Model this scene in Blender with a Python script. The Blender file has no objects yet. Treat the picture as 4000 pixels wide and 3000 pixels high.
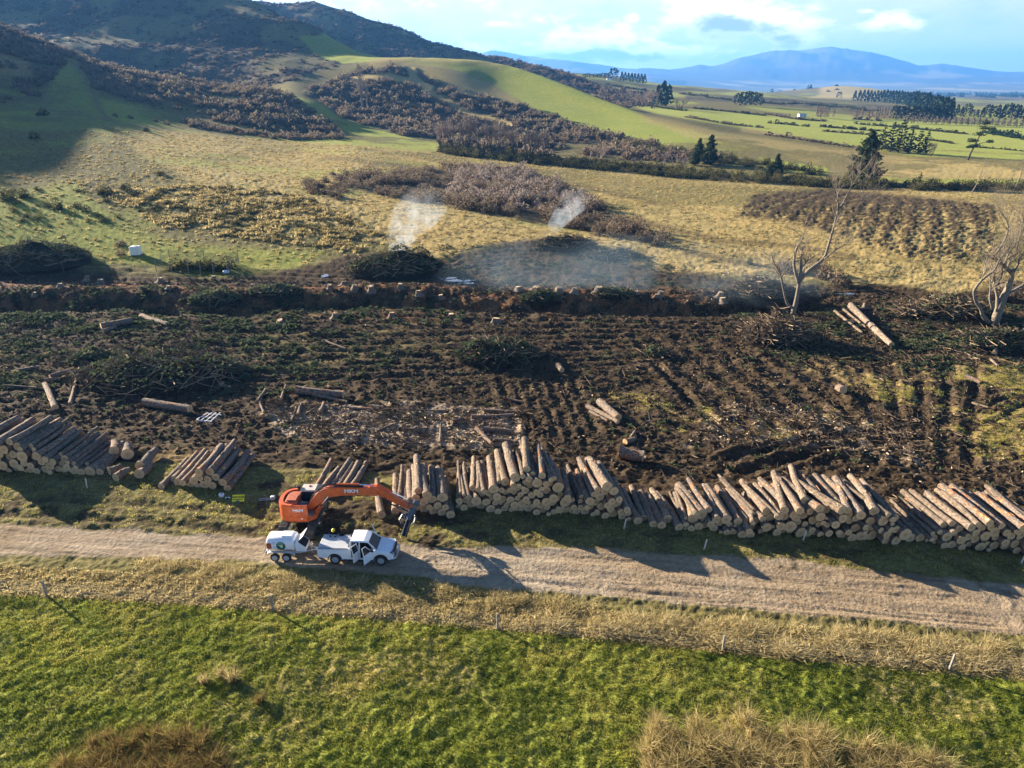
import bpy, bmesh, math, random
import numpy as np
from mathutils import Vector, Matrix

# ------------------------------------------------------------------ camera, sky, sun, exposure
scene = bpy.context.scene
COL = scene.collection
CAM_H = 31.0
PITCH = math.radians(22.8)
F22 = 2777.0 / 4000.0 * 2212.0           # focal length in units of a 2212 px wide frame
SUN_AZ = math.radians(-55.0)             # from +Y towards +X
SUN_EL = math.radians(15.0)

cam_data = bpy.data.cameras.new('camera')
cam = bpy.data.objects.new('camera', cam_data)
COL.objects.link(cam)
cam.location = (0, 0, CAM_H)
cam.rotation_euler = (math.pi / 2 - PITCH, 0, 0)
cam_data.sensor_fit = 'HORIZONTAL'
cam_data.sensor_width = 36.0
cam_data.lens = 36.0 * 2777.0 / 4000.0
cam_data.clip_start = 0.5
cam_data.clip_end = 80000
scene.camera = cam

scene.view_settings.view_transform = 'Standard'
scene.view_settings.look = 'None'
scene.view_settings.gamma = 1.0
scene.view_settings.use_curve_mapping = False
scene.view_settings.exposure = 2.4

scene.cycles.max_bounces = 5
scene.cycles.diffuse_bounces = 2
scene.cycles.glossy_bounces = 2
scene.cycles.transmission_bounces = 3
scene.cycles.transparent_max_bounces = 8
scene.cycles.volume_bounces = 0
scene.cycles.use_denoising = True
scene.cycles.sample_clamp_indirect = 4.0
scene.cycles.caustics_reflective = False
scene.cycles.caustics_refractive = False

sun_dir = Vector((math.sin(SUN_AZ) * math.cos(SUN_EL), math.cos(SUN_AZ) * math.cos(SUN_EL), math.sin(SUN_EL)))
sun_data = bpy.data.lights.new('sun', 'SUN')
sun_data.energy = 5.0
sun_data.angle = math.radians(0.5)
sun_data.color = (1.0, 0.87, 0.69)
sun = bpy.data.objects.new('sun', sun_data)
COL.objects.link(sun)
sun.rotation_euler = sun_dir.to_track_quat('Z', 'Y').to_euler()
sun.location = (-200, 150, 200)


def ray22(u, v):
    x = (u - 1106.0) / F22
    y = -(v - 829.5) / F22
    c, s = math.cos(PITCH), math.sin(PITCH)
    return (x, c + y * s, -s + y * c)


# ---- small node helper
class NT:
    def __init__(self, tree):
        self.t = tree
        self.t.nodes.clear()

    def n(self, kind, **kw):
        nd = self.t.nodes.new(kind)
        for k, v in kw.items():
            if k.startswith('i_'):
                nd.inputs[k[2:].replace('_', ' ')].default_value = v
            else:
                setattr(nd, k, v)
        return nd

    def l(self, a, b):
        self.t.links.new(a, b)

    def val(self, sock, x):
        if hasattr(x, 'is_output'):
            self.l(x, sock)
        else:
            sock.default_value = x

    def math(self, op, a, b=0.0, c=0.0, clamp=False):
        nd = self.t.nodes.new('ShaderNodeMath')
        nd.operation = op
        nd.use_clamp = clamp
        self.val(nd.inputs[0], a)
        self.val(nd.inputs[1], b)
        self.val(nd.inputs[2], c)
        return nd.outputs[0]

    def mix(self, f, a, b):
        nd = self.t.nodes.new('ShaderNodeMix')
        nd.data_type = 'RGBA'
        self.val(nd.inputs[0], f)
        for s, x in ((nd.inputs[6], a), (nd.inputs[7], b)):
            if hasattr(x, 'is_output'):
                self.l(x, s)
            else:
                s.default_value = (x[0], x[1], x[2], 1)
        return nd.outputs[2]

    def smooth(self, x, lo, hi):
        nd = self.t.nodes.new('ShaderNodeMapRange')
        nd.interpolation_type = 'SMOOTHSTEP'
        self.val(nd.inputs[0], x)
        nd.inputs[1].default_value = lo
        nd.inputs[2].default_value = hi
        return nd.outputs[0]

    def noise(self, vec, scale, detail=3, rough=0.55, dist=0.0):
        nd = self.t.nodes.new('ShaderNodeTexNoise')
        if vec is not None:
            self.l(vec, nd.inputs['Vector'])
        nd.inputs['Scale'].default_value = scale
        nd.inputs['Detail'].default_value = detail
        nd.inputs['Roughness'].default_value = rough
        nd.inputs['Distortion'].default_value = dist
        return nd.outputs[0]

    def ramp(self, f, stops):
        nd = self.t.nodes.new('ShaderNodeValToRGB')
        self.val(nd.inputs[0], f)
        e = nd.color_ramp.elements
        while len(e) < len(stops):
            e.new(0.5)
        for el, (p, c) in zip(e, stops):
            el.position = p
            el.color = (c[0], c[1], c[2], 1)
        return nd.outputs[0]

    def mapping(self, vec, scale=(1, 1, 1), rot=(0, 0, 0)):
        nd = self.t.nodes.new('ShaderNodeMapping')
        self.l(vec, nd.inputs[0])
        nd.inputs['Scale'].default_value = scale
        nd.inputs['Rotation'].default_value = rot
        return nd.outputs[0]


# ---- world: sky with clouds placed by direction
world = bpy.data.worlds.new('World')
scene.world = world
world.use_nodes = True
W = NT(world.node_tree)
w_out = W.n('ShaderNodeOutputWorld')
sky = W.n('ShaderNodeTexSky', sky_type='NISHITA', sun_disc=False)
sky.sun_elevation = SUN_EL
sky.sun_rotation = SUN_AZ
sky.altitude = 200
sky.air_density = 0.45
sky.dust_density = 0.3
sky.ozone_density = 2.0
bg = W.n('ShaderNodeBackground', i_Strength=0.05)
tc = W.n('ShaderNodeTexCoord')
sep = W.n('ShaderNodeSeparateXYZ')
W.l(tc.outputs['Generated'], sep.inputs[0])
az = W.math('ARCTAN2', sep.outputs[0], sep.outputs[1])
el = W.math('ARCSINE', sep.outputs[2])
cmb = W.n('ShaderNodeCombineXYZ')
W.l(az, cmb.inputs[0])
W.l(W.math('MULTIPLY', el, 2.2), cmb.inputs[1])
nA = W.noise(cmb.outputs[0], 26.0, 6, 0.62, 0.35)
nB = W.noise(cmb.outputs[0], 9.0, 4, 0.6, 0.2)
CLOUDS = [  # centre and half size in frame units, weight
    (1560, 35, 120, 42, 1.0), (1660, 45, 95, 34, .95), (1500, 48, 70, 24, .8),
    (1300, 84, 120, 36, 1.0), (1395, 112, 130, 22, .9), (1205, 100, 90, 22, .75), (1265, 58, 60, 22, .6),
    (1720, 88, 60, 24, .8), (1930, 48, 66, 18, .9), (1366, 38, 24, 12, .75), (1090, 52, 55, 9, .62),
    (1240, 122, 210, 20, .8), (1040, 105, 120, 24, .6), (1560, 122, 120, 16, .6), (1180, 40, 90, 26, .5),
    (1870, 24, 24, 6, .6), (1980, 62, 60, 8, .45), (1800, 100, 40, 8, .4), (640, -30, 500, 60, .6)]
tot = None
low = None
for (cu, cv, ru, rv, wt) in CLOUDS:
    d = ray22(cu, cv)
    ln = math.sqrt(sum(q * q for q in d))
    a0 = math.atan2(d[0], d[1])
    e0 = math.asin(d[2] / ln)
    sa = ru / F22 * 1.05
    se = rv / F22
    dx = W.math('DIVIDE', W.math('SUBTRACT', az, a0), sa)
    dy = W.math('DIVIDE', W.math('SUBTRACT', el, e0), se)
    r2 = W.math('ADD', W.math('MULTIPLY', dx, dx), W.math('MULTIPLY', dy, dy))
    g = W.math('MULTIPLY', W.math('POWER', 2.718, W.math('MULTIPLY', r2, -0.9)), wt)
    tot = g if tot is None else W.math('MAXIMUM', tot, g)
    lo = W.math('MULTIPLY', g, dy)
    low = lo if low is None else W.math('ADD', low, lo)
dens = W.math('ADD', W.math('MULTIPLY', tot, 1.15), W.math('MULTIPLY', W.math('SUBTRACT', nA, 0.5), 1.5))
dens = W.math('ADD', dens, W.math('MULTIPLY', W.math('SUBTRACT', nB, 0.5), 0.8))
cmask = W.smooth(dens, 0.40, 0.95)
# bright tops, lavender grey bases: thick, low parts of a cloud are its underside
shade = W.math('ADD', W.math('MULTIPLY', low, -0.7), W.math('MULTIPLY', W.math('SUBTRACT', dens, 0.75), 0.9))
shade = W.math('ADD', shade, W.math('MULTIPLY', W.math('SUBTRACT', nB, 0.5), 1.6))
shade = W.smooth(shade, -0.05, 0.7)
ccol = W.mix(shade, (10.0, 9.3, 8.7), (2.5, 2.5, 3.0))
front = W.math('MULTIPLY', W.math('MULTIPLY', W.smooth(az, 1.3, 0.9), W.smooth(az, -1.0, -.45)), W.smooth(el, 0.42, 0.10))
veil = W.math('MULTIPLY', front, W.math('MULTIPLY_ADD', W.smooth(az, 0.85, -0.15), 0.45, 0.5))
veil = W.math('MULTIPLY', veil, W.smooth(W.math('ADD', nB, W.math('MULTIPLY', nA, .4)), .1, .85))
skyc = W.mix(veil, sky.outputs[0], (6.0, 5.5, 5.2))
W.l(W.mix(cmask, skyc, ccol), bg.inputs['Color'])
W.l(bg.outputs[0], w_out.inputs[0])


# ------------------------------------------------------------------ numpy helpers
def _hash(ix, iy, seed):
    h = (ix.astype(np.int64) * 374761393 + iy.astype(np.int64) * 668265263 + seed * 1274126177) & 0xffffffff
    h = ((h ^ (h >> 13)) * 1274126177) & 0xffffffff
    return (h ^ (h >> 16)) & 0xffffffff


def gnoise(x, y, seed=0):
    """gradient noise, about -0.7..0.7"""
    x = np.asarray(x, float); y = np.asarray(y, float)
    x0 = np.floor(x); y0 = np.floor(y)
    fx = x - x0; fy = y - y0
    ux = fx * fx * fx * (fx * (fx * 6 - 15) + 10)
    uy = fy * fy * fy * (fy * (fy * 6 - 15) + 10)
    ix = x0.astype(np.int64); iy = y0.astype(np.int64)

    def g(dx, dy):
        a = _hash(ix + dx, iy + dy, seed) * (2 * np.pi / 4294967296.0)
        return np.cos(a) * (fx - dx) + np.sin(a) * (fy - dy)
    a = g(0, 0); b = g(1, 0); c = g(0, 1); d = g(1, 1)
    a = a + (b - a) * ux
    c = c + (d - c) * ux
    return a + (c - a) * uy


def fbm(x, y, octv=4, seed=0, gain=0.5, lac=2.03):
    s = 0.0; a = 1.0
    for o in range(octv):
        s = s + a * gnoise(x, y, seed + o * 17)
        x = x * lac + 3.7; y = y * lac - 1.3; a *= gain
    return s


def sstep(x, lo, hi):
    t = np.clip((x - lo) / (hi - lo), 0, 1)
    return t * t * (3 - 2 * t)


def poly_sd(px, py, poly):
    """signed distance to a polygon, positive inside"""
    P = np.array(poly, float)
    n = len(P)
    d2 = np.full(px.shape, 1e18)
    inside = np.zeros(px.shape, bool)
    for i in range(n):
        ax, ay = P[i]; bx, by = P[(i + 1) % n]
        ex, ey = bx - ax, by - ay
        wx, wy = px - ax, py - ay
        q = np.clip((wx * ex + wy * ey) / (ex * ex + ey * ey + 1e-12), 0, 1)
        d2 = np.minimum(d2, (wx - ex * q) ** 2 + (wy - ey * q) ** 2)
        if ay != by:
            c = ((ay > py) != (by > py)) & (px < (bx - ax) * (py - ay) / (by - ay) + ax)
            inside ^= c
    return np.where(inside, 1, -1) * np.sqrt(d2)


def line_d(px, py, pts):
    d2 = np.full(px.shape, 1e18)
    for (ax, ay), (bx, by) in zip(pts[:-1], pts[1:]):
        ex, ey = bx - ax, by - ay
        wx, wy = px - ax, py - ay
        q = np.clip((wx * ex + wy * ey) / (ex * ex + ey * ey + 1e-12), 0, 1)
        d2 = np.minimum(d2, (wx - ex * q) ** 2 + (wy - ey * q) ** 2)
    return np.sqrt(d2)


# ------------------------------------------------------------------ terrain: feature lines read along the land, plus an unseen left ridge shaped for shade
def tyz(u, v, y):
    d = ray22(u, v)
    return (d[0] / d[1], y, CAM_H + y * d[2] / d[1])


def T(t, y, z):
    return (t, y, z)


Lr = []
Lr.append([T(-3, 6, 0), T(3, 6, 0)])
Lr.append([T(-3, 60, 0), T(3, 60, 0)])
Lr.append([T(-3, 112, 0), T(-.8, 112, 0.6), T(.8, 108, 0), T(3, 108, 0)])
Lr.append([T(-3, 150, 18), T(-1.0, 150, 13), tyz(0, 450, 150), tyz(400, 420, 175), tyz(740, 430, 180), tyz(1200, 455, 178), tyz(1700, 452, 182), tyz(2212, 470, 172), T(3, 170, 2)])
Lr.append([T(-3, 300, 90), T(-1.2, 300, 82), T(-1.0, 300, 70), tyz(0, 230, 300), tyz(200, 238, 310), tyz(400, 268, 330), tyz(640, 297, 340), tyz(740, 295, 350), tyz(950, 322, 345),  # first three points: unseen ridge left of frame, heights set to shade the slope
           tyz(1200, 349, 320), tyz(1500, 376, 290), tyz(1870, 400, 265), tyz(2212, 406, 262), T(3, 250, -3)])
Lr.append([T(-3, 440, 120), T(-1.2, 440, 116), T(-1.0, 440, 106), tyz(0, 58, 490), tyz(170, 122, 508), tyz(300, 152, 508), tyz(450, 180, 495), tyz(570, 192, 470), tyz(640, 215, 455), tyz(700, 250, 420),  # the unseen left ridge continues here, raised so its shadow reaches the hillside
           tyz(740, 272, 410), tyz(800, 282, 405), tyz(960, 305, 395), tyz(1200, 318, 380), tyz(1500, 345, 335), tyz(1870, 372, 305), tyz(2212, 378, 305), T(3, 300, -3)])
Lr.append([T(-3, 590, 90), T(-1.2, 590, 70), tyz(0, 105, 590), tyz(170, 145, 590), tyz(300, 172, 590), tyz(450, 194, 575), tyz(570, 204, 530), tyz(620, 199, 500), tyz(660, 208, 500), tyz(720, 236, 490), tyz(785, 250, 480),
           tyz(960, 282, 450), tyz(1200, 296, 425), tyz(1400, 318, 390), tyz(1500, 326, 375), tyz(1870, 348, 350), tyz(2212, 352, 350), T(3, 350, -4)])
Lr.append([T(-3, 700, 90), T(-1.2, 700, 85), tyz(0, 62, 710), tyz(300, 80, 710), tyz(500, 98, 695), tyz(600, 120, 670), tyz(700, 140, 640), tyz(800, 152, 605), tyz(830, 148, 605), tyz(880, 136, 650), tyz(950, 140, 642),
           tyz(1000, 155, 630), tyz(1080, 184, 612), tyz(1190, 215, 562), tyz(1300, 250, 508), tyz(1400, 274, 462), tyz(1600, 312, 400), tyz(1870, 330, 390), tyz(2212, 340, 385), T(3, 385, -4)])
Lr.append([T(-3, 930, 130), T(-1.2, 930, 135), tyz(0, -35, 930), tyz(300, -30, 920), tyz(520, 0, 885), tyz(553, 15, 870), tyz(630, 49, 840), tyz(700, 86, 790), tyz(760, 107, 740), tyz(828, 124, 690), tyz(880, 122, 680),
           tyz(950, 122, 690), tyz(1000, 127, 690), tyz(1080, 140, 680), tyz(1130, 150, 660), tyz(1190, 172, 620), tyz(1300, 216, 555), tyz(1400, 252, 500), tyz(1600, 292, 450), tyz(1870, 316, 430), tyz(2212, 330, 420), T(3, 420, -4)])
Lr.append([T(-3, 1090, 150), T(-1.2, 1090, 130), T(-.6, 1080, 95), T(-.35, 1040, 70), T(-.15, 900, 38), T(0, 850, 22), T(.12, 760, 12), tyz(1500, 242, 680), tyz(1600, 263, 600), tyz(1870, 285, 560), tyz(2212, 296, 550), T(3, 540, -4)])
Lr.append([T(-3, 1300, 220), T(-1.2, 1300, 200), tyz(400, -40, 1300), tyz(553, 6, 1300), tyz(595, 13, 1300), tyz(625, 19, 1300), tyz(680, 14, 1300), tyz(740, 29, 1290), tyz(790, 42, 1280), tyz(850, 55, 1270), tyz(900, 78, 1250), tyz(960, 104, 1230), tyz(1030, 124, 1200),
           tyz(1060, 131, 1150), tyz(1090, 132, 1150), tyz(1140, 140, 1120), tyz(1200, 156, 1080), tyz(1260, 180, 1000), tyz(1330, 200, 950), tyz(1420, 216, 900), tyz(1600, 224, 900), tyz(1870, 242, 900), tyz(2212, 252, 900), T(3, 900, -4)])
Lr.append([T(-3, 2000, 80), T(-.4, 2000, 70), T(-.12, 1700, 45), tyz(1130, 165, 1600), tyz(1200, 160, 1600), tyz(1260, 164, 1700), tyz(1330, 170, 1750), tyz(1400, 180, 1800), tyz(1500, 188, 1900), tyz(1600, 196, 2000), tyz(1700, 204, 2000), tyz(1870, 214, 1900), tyz(2212, 226, 1700), T(3, 1700, -8)])
Lr.append([T(-3, 3500, 40), T(-.1, 3500, 20), tyz(1500, 203, 3500), tyz(1750, 203, 3500), tyz(1900, 207, 3500), tyz(2212, 212, 3300), T(3, 3300, -20)])
Lr.append([T(-3, 7000, -30), T(3, 7000, -40)])
Lr.append([T(-3, 10000, 120), T(-.1, 10000, 60), tyz(1200, 168, 10000), tyz(1330, 172, 10000), tyz(1400, 158, 10000), tyz(1480, 168, 10000), tyz(1600, 174, 10000), tyz(1700, 180, 10000), tyz(1800, 184, 10000), tyz(2000, 180, 10000), tyz(2212, 179, 10000), T(3, 10000, 40)])
Lr.append([T(-3, 14000, 500), tyz(900, 120, 14000), tyz(1030, 118, 14000), tyz(1060, 110, 14000), tyz(1090, 113, 14000), tyz(1130, 122, 14000), tyz(1200, 128, 14000), tyz(1270, 136, 14000), tyz(1310, 143, 14000), tyz(1350, 148, 14000), tyz(1400, 150, 14000), tyz(1450, 152, 14000),
           tyz(1490, 146, 14000), tyz(1512, 140, 14000), tyz(1535, 145, 14000), tyz(1560, 140, 14000), tyz(1600, 125, 14000), tyz(1660, 112, 14000), tyz(1750, 106, 14000), tyz(1795, 102, 14000), tyz(1830, 105, 14000), tyz(1880, 113, 14000), tyz(1950, 131, 14000), tyz(1985, 143, 14000), tyz(2030, 138, 14000), tyz(2070, 142, 14000),
           tyz(2150, 155, 14000), tyz(2212, 156, 14000), T(1.2, 14000, 260), T(3, 14000, 300)])
Lr.append([T(-3, 19000, -100), T(3, 19000, -100)])


def vproj22(x, y, z):
    c, s = math.cos(PITCH), math.sin(PITCH)
    q = z - CAM_H
    zc = y * c - q * s
    yc = y * s + q * c
    return 1106.0 + F22 * x / zc, 829.5 - F22 * yc / zc


# grid: columns t = x / y, rows y
tc_in = np.linspace(-1.08, 1.08, 1060)
tcol = np.concatenate([np.linspace(-2.6, -1.09, 110), tc_in, np.linspace(1.09, 2.0, 60)])
v_rows = np.linspace(1790, 345, 690)                      # even steps down the frame over flat ground
yr_near = np.array([CAM_H * ray22(0, v)[1] / -ray22(0, v)[2] for v in v_rows])
yr_near = yr_near[yr_near < 330]
yr_far = [yr_near[-1]]
while yr_far[-1] < 19000:
    yv = yr_far[-1]
    yr_far.append(yv * (1.0065 if yv < 760 else 1.012 if yv < 2500 else 1.02))
yrow = np.concatenate([[6.0, 12.0], yr_near, yr_far[1:]])
nr, nc = len(yrow), len(tcol)

K = len(Lr)
LY = np.zeros((K, nc)); LZ = np.zeros((K, nc))
for k, pts in enumerate(Lr):
    pts = sorted(pts)
    ts = [p[0] for p in pts]
    LY[k] = np.interp(tcol, ts, [p[1] for p in pts])
    LZ[k] = np.interp(tcol, ts, [p[2] for p in pts])


def smooth_t(a, sig):
    # smoothing across columns in t units on an even resampling
    tt = np.linspace(-2.6, 2.0, 4601)
    b = np.interp(tt, tcol, a)
    r = max(1, int(sig * 3 / 0.001))
    k = np.exp(-0.5 * (np.arange(-r, r + 1) * 0.001 / sig) ** 2)
    k /= k.sum()
    b = np.convolve(np.pad(b, r, 'edge'), k, 'valid')
    return np.interp(tcol, tt, b)


for k in range(K):
    sg = 0.004 if k >= K - 3 else 0.010 if k >= 9 else 0.016
    LY[k] = smooth_t(LY[k], sg)
    LZ[k] = smooth_t(LZ[k], sg)
# monotone cubic along each column in ln y
X = np.log(LY)
h = np.diff(X, axis=0)
dl = np.diff(LZ, axis=0) / h
m = np.zeros_like(LZ)
for k in range(1, K - 1):
    w1 = 2 * h[k] + h[k - 1]; w2 = h[k] + 2 * h[k - 1]
    same = dl[k - 1] * dl[k] > 0
    with np.errstate(divide='ignore', invalid='ignore'):
        hm = (w1 + w2) / (w1 / dl[k - 1] + w2 / dl[k])
    m[k] = np.where(same, hm, 0)
lx = np.log(yrow)[:, None]
Z = np.zeros((nr, nc))
for k in range(K - 1):
    a, b = X[k][None, :], X[k + 1][None, :]
    s = (lx - a) / (b - a)
    sel = (s >= 0) & (s <= 1) if k else (s <= 1)
    hh = b - a
    zz = ((2 * s ** 3 - 3 * s ** 2 + 1) * LZ[k] + (s ** 3 - 2 * s ** 2 + s) * hh * m[k]
          + (-2 * s ** 3 + 3 * s ** 2) * LZ[k + 1] + (s ** 3 - s ** 2) * hh * m[k + 1])
    Z = np.where(sel, zz, Z)
Z[lx[:, 0] > X[-1].max()] = -100
XX = tcol[None, :] * yrow[:, None]
YY = np.repeat(yrow[:, None], nc, axis=1)
Z0 = Z.copy()
# ------------------------------------------------------------------ what covers the land
UU, VV = vproj22(XX, YY, Z0)
N_small = fbm(XX / 1.7, YY / 1.7, 3, 5)
N_mid = fbm(XX / 9.0, YY / 9.0, 4, 11)
N_big = fbm(XX / 45.0, YY / 45.0, 4, 23)
# wobble the outlines by an amount that is a size on the ground, not in the frame
pxm = F22 / np.sqrt(XX ** 2 + YY ** 2 + CAM_H ** 2)
WU = UU + np.clip(pxm, 0, 40) * (1.3 * N_mid + 0.7 * N_small)
WV = VV + np.clip(pxm, 0, 40) * 0.35 * (1.3 * fbm(XX / 9 + 40, YY / 9, 4, 31) + 0.7 * fbm(XX / 1.7, YY / 1.7 + 9, 3, 37))
GREEN, DRY, MUD, ROAD, BRUSH, CHIPS, DUFF, OLIVE = range(8)
Wt = np.zeros((8, nr, nc), np.float32)
Wt[OLIVE] = 1.0


def over(cat, msk, amt=1.0):
    msk = np.clip(msk * amt, 0, 1).astype(np.float32)
    Wt[:] *= (1 - msk)
    Wt[cat] += msk


def area(poly, soft=8.0, ylo=0, yhi=1e9, noise=0.0):
    """mask 0..1 of an outline on the land"""
    us = [p[0] for p in poly]; vs = [p[1] for p in poly]
    r0 = np.searchsorted(yrow, ylo); r1 = np.searchsorted(yrow, yhi)
    msk = np.zeros((nr, nc))
    a, b = WU[r0:r1], WV[r0:r1]
    box = (a > min(us) - 60) & (a < max(us) + 60) & (b > min(vs) - 60) & (b < max(vs) + 60)
    if box.any():
        sd = poly_sd(a[box], b[box], poly)
        mm = np.zeros(a.shape)
        mm[box] = sstep(sd, -soft, soft)
        msk[r0:r1] = mm
    return msk


def thick(polyline, width, soft=3.0, ylo=0, yhi=1e9):
    us = [p[0] for p in polyline]; vs = [p[1] for p in polyline]
    msk = np.zeros((nr, nc))
    box = (WU > min(us) - 50) & (WU < max(us) + 50) & (WV > min(vs) - 50) & (WV < max(vs) + 50) & (YY > ylo) & (YY < yhi)
    d = line_d(WU[box], WV[box], polyline)
    msk[box] = 1 - sstep(d, width - soft, width + soft)
    return msk


# --- far country
over(BRUSH, (YY > 6500).astype(float) * sstep(Z0, -30, 60))
over(DRY, sstep(fbm(XX / 900, YY / 900, 4, 3), 0.05, 0.3) * (YY > 6000) * sstep(120 - Z0, 0, 90), .9)
over(DRY, sstep(fbm(XX / 1500, YY / 1500, 4, 8), 0.2, 0.45) * (YY > 9000), .55)
over(OLIVE, (YY > 900) & (YY < 6500), .9)
over(BRUSH, sstep(fbm(XX / 160, YY / 90, 4, 9), -.02, .12) * ((YY > 2600) & (YY < 7000)))
over(GREEN, sstep(fbm(XX / 120, YY / 200, 3, 19), -.05, .2) * ((YY > 700) & (YY < 2600)), .6)
# dark hills behind
over(BRUSH, area([(-900, -900), (1110, -900), (1110, 140), (1020, 126), (828, 122), (700, 150), (560, 195), (-900, 195)], 3, 535, 6000), .9)
over(OLIVE, sstep(fbm(XX / 70 + 7, YY / 110, 4, 77), .02, .25) * area([(-900, -900), (1110, -900), (1110, 140), (828, 122), (560, 195), (-900, 195)], 3, 535, 3000), .8)
over(DRY, area([(880, 60), (1060, 128), (1020, 124), (850, 66)], 6, 1000, 1500), .4)
over(DRY, area([(625, 16), (760, 18), (790, 46), (700, 40)], 6, 1000, 1500), .5)
over(GREEN, area([(645, 85), (740, 80), (828, 122), (800, 134), (740, 138), (690, 122)], 2, 535, 900))
over(BRUSH, area([(1050, 126), (1140, 134), (1260, 170), (1330, 200), (1390, 240), (1330, 232), (1230, 200), (1130, 165)], 4, 800, 1500))
over(DRY, area([(1130, 152), (1230, 185), (1330, 225), (1370, 245), (1300, 225), (1180, 180)], 4, 690, 1300), .55)
over(BRUSH, area([(1290, 190), (1440, 205), (1360, 225), (1300, 215)], 5, 800, 1500), .8)
over(BRUSH, area([(1480, 205), (1640, 212), (1640, 224), (1480, 215)], 4, 600, 2500), .8)
over(BRUSH, area([(1640, 210), (1950, 228), (2000, 245), (1850, 242), (1640, 222)], 4, 500, 2600), .85)
# green hill
over(GREEN, area([(828, 122), (960, 120), (1080, 136), (1200, 170), (1330, 222), (1420, 262), (1560, 300), (1700, 325), (1700, 372), (1500, 330), (1380, 300), (1250, 262), (1120, 215), (1040, 170), (960, 146), (880, 135)], 4, 380, 720), .95)
over(DRY, area([(828, 118), (1000, 118), (1090, 138), (1080, 150), (1020, 140), (960, 138), (880, 134), (800, 150), (790, 132)], 5, 560, 720), .62)
over(DRY, area([(880, 135), (960, 142), (1050, 175), (1110, 212), (1120, 224), (1000, 200), (940, 165), (800, 165)], 6, 480, 660), .75)
over(GREEN, area([(1100, 205), (1200, 240), (1330, 285), (1480, 318), (1480, 338), (1330, 300), (1180, 250)], 5, 330, 600), .9)
over(DRY, area([(1370, 240), (1560, 285), (1760, 315), (2000, 345), (2212, 352), (2212, 380), (1900, 388), (1700, 338), (1500, 300), (1400, 265)], 5, 300, 560), .6)
over(OLIVE, area([(1560, 305), (1700, 325), (1860, 352), (1850, 362), (1680, 338)], 4, 300, 560), .6)
over(DRY, area([(1900, 345), (2212, 352), (2500, 355), (2500, 388), (1900, 386)], 3, 250, 420), .85)
over(GREEN, area([(1350, 225), (1700, 252), (2212, 268), (2500, 275), (2500, 345), (2212, 345), (1940, 336), (1760, 300), (1600, 276), (1420, 246)], 3, 330, 1500), .85)
over(DRY, area([(1600, 272), (1760, 300), (1760, 306), (1600, 284)], 3, 330, 900), .4)
over(GREEN, area([(1640, 340), (1780, 362), (1860, 384), (1780, 384), (1650, 362)], 3, 250, 420), .9)
over(GREEN, area([(1900, 383), (2212, 390), (2400, 392), (2400, 402), (1900, 394)], 2, 250, 420), .9)
over(DRY, area([(1745, 212), (1800, 196), (1860, 194), (1925, 205), (1900, 213)], 3, 1200, 4000), .9)
# scrub face of the green hill with grassy tracks left out
over(BRUSH, area([(655, 200), (760, 155), (840, 145), (900, 150), (960, 185), (1050, 205), (1130, 230), (1240, 270), (1400, 310), (1560, 345), (1560, 375), (1200, 348), (960, 320), (840, 285), (740, 255), (700, 225)], 4, 330, 640), .9)
over(DRY, thick([(760, 172), (830, 165), (900, 175), (940, 205), (985, 232), (1020, 250), (1100, 270)], 7, 3, 380, 640))
over(DRY, thick([(885, 150), (900, 175), (930, 190)], 8, 3, 400, 640))
over(DRY, thick([(1020, 175), (985, 200), (1060, 208)], 6, 3, 400, 640), .8)
# left hillside
over(GREEN, area([(-700, 100), (150, 130), (200, 215), (240, 300), (60, 330), (-700, 420)], 12, 150, 470), .75)
over(BRUSH, area([(-700, -100), (0, 55), (160, 118), (120, 160), (90, 215), (0, 225), (-700, 200)], 8, 200, 470), .85)
over(DRY, area([(-200, 60), (60, 130), (80, 175), (20, 170), (-200, 140)], 10, 200, 470), .5)
over(BRUSH, area([(165, 118), (300, 148), (450, 176), (570, 190), (640, 214), (720, 258), (740, 290), (600, 285), (470, 262), (340, 235), (200, 190)], 5, 250, 470), .92)
over(GREEN, area([(215, 214), (330, 234), (430, 262), (560, 290), (740, 298), (940, 320), (900, 330), (600, 302), (400, 272), (260, 268), (230, 250)], 5, 200, 420), .9)
over(GREEN, area([(622, 203), (690, 222), (740, 258), (840, 285), (950, 310), (945, 325), (830, 312), (730, 280), (690, 252), (650, 224)], 4, 300, 560), .95)
over(DRY, area([(240, 275), (560, 300), (830, 318), (1150, 350), (1450, 380), (1700, 400), (2212, 415), (2500, 440), (2500, 640), (2000, 630), (1700, 600), (1420, 585), (1250, 540), (1100, 520), (940, 565), (820, 520), (700, 500), (500, 430), (300, 330)], 10, 110, 420), .88)
over(OLIVE, sstep(N_big + .35 * N_mid, -.08, .3) * (YY > 120) * (YY < 420), .8)
over(GREEN, sstep(fbm(XX / 60, YY / 30, 4, 421) + .3 * N_mid, .12, .4) * (YY > 130) * (YY < 330) * (XX < 20), .5)
over(OLIVE, area([(1000, 355), (1350, 380), (1700, 410), (1640, 440), (1300, 420)], 12, 150, 380), .7)
over(DRY, area([(780, 470), (1100, 480), (1500, 540), (1650, 600), (1420, 585), (1240, 530), (1060, 525), (950, 560), (840, 500)], 8, 110, 230), .9)
over(GREEN, area([(-900, 400), (0, 420), (160, 390), (190, 420), (260, 490), (420, 530), (700, 545), (640, 578), (450, 600), (300, 575), (200, 560), (0, 560), (-900, 560)], 12, 100, 260), .72)
over(BRUSH, area([(700, 378), (830, 372), (1000, 358), (1130, 370), (1200, 390), (1260, 420), (1340, 475), (1480, 525), (1400, 520), (1250, 500), (1100, 470), (900, 435), (760, 410)], 6, 140, 280), .9)
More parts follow.
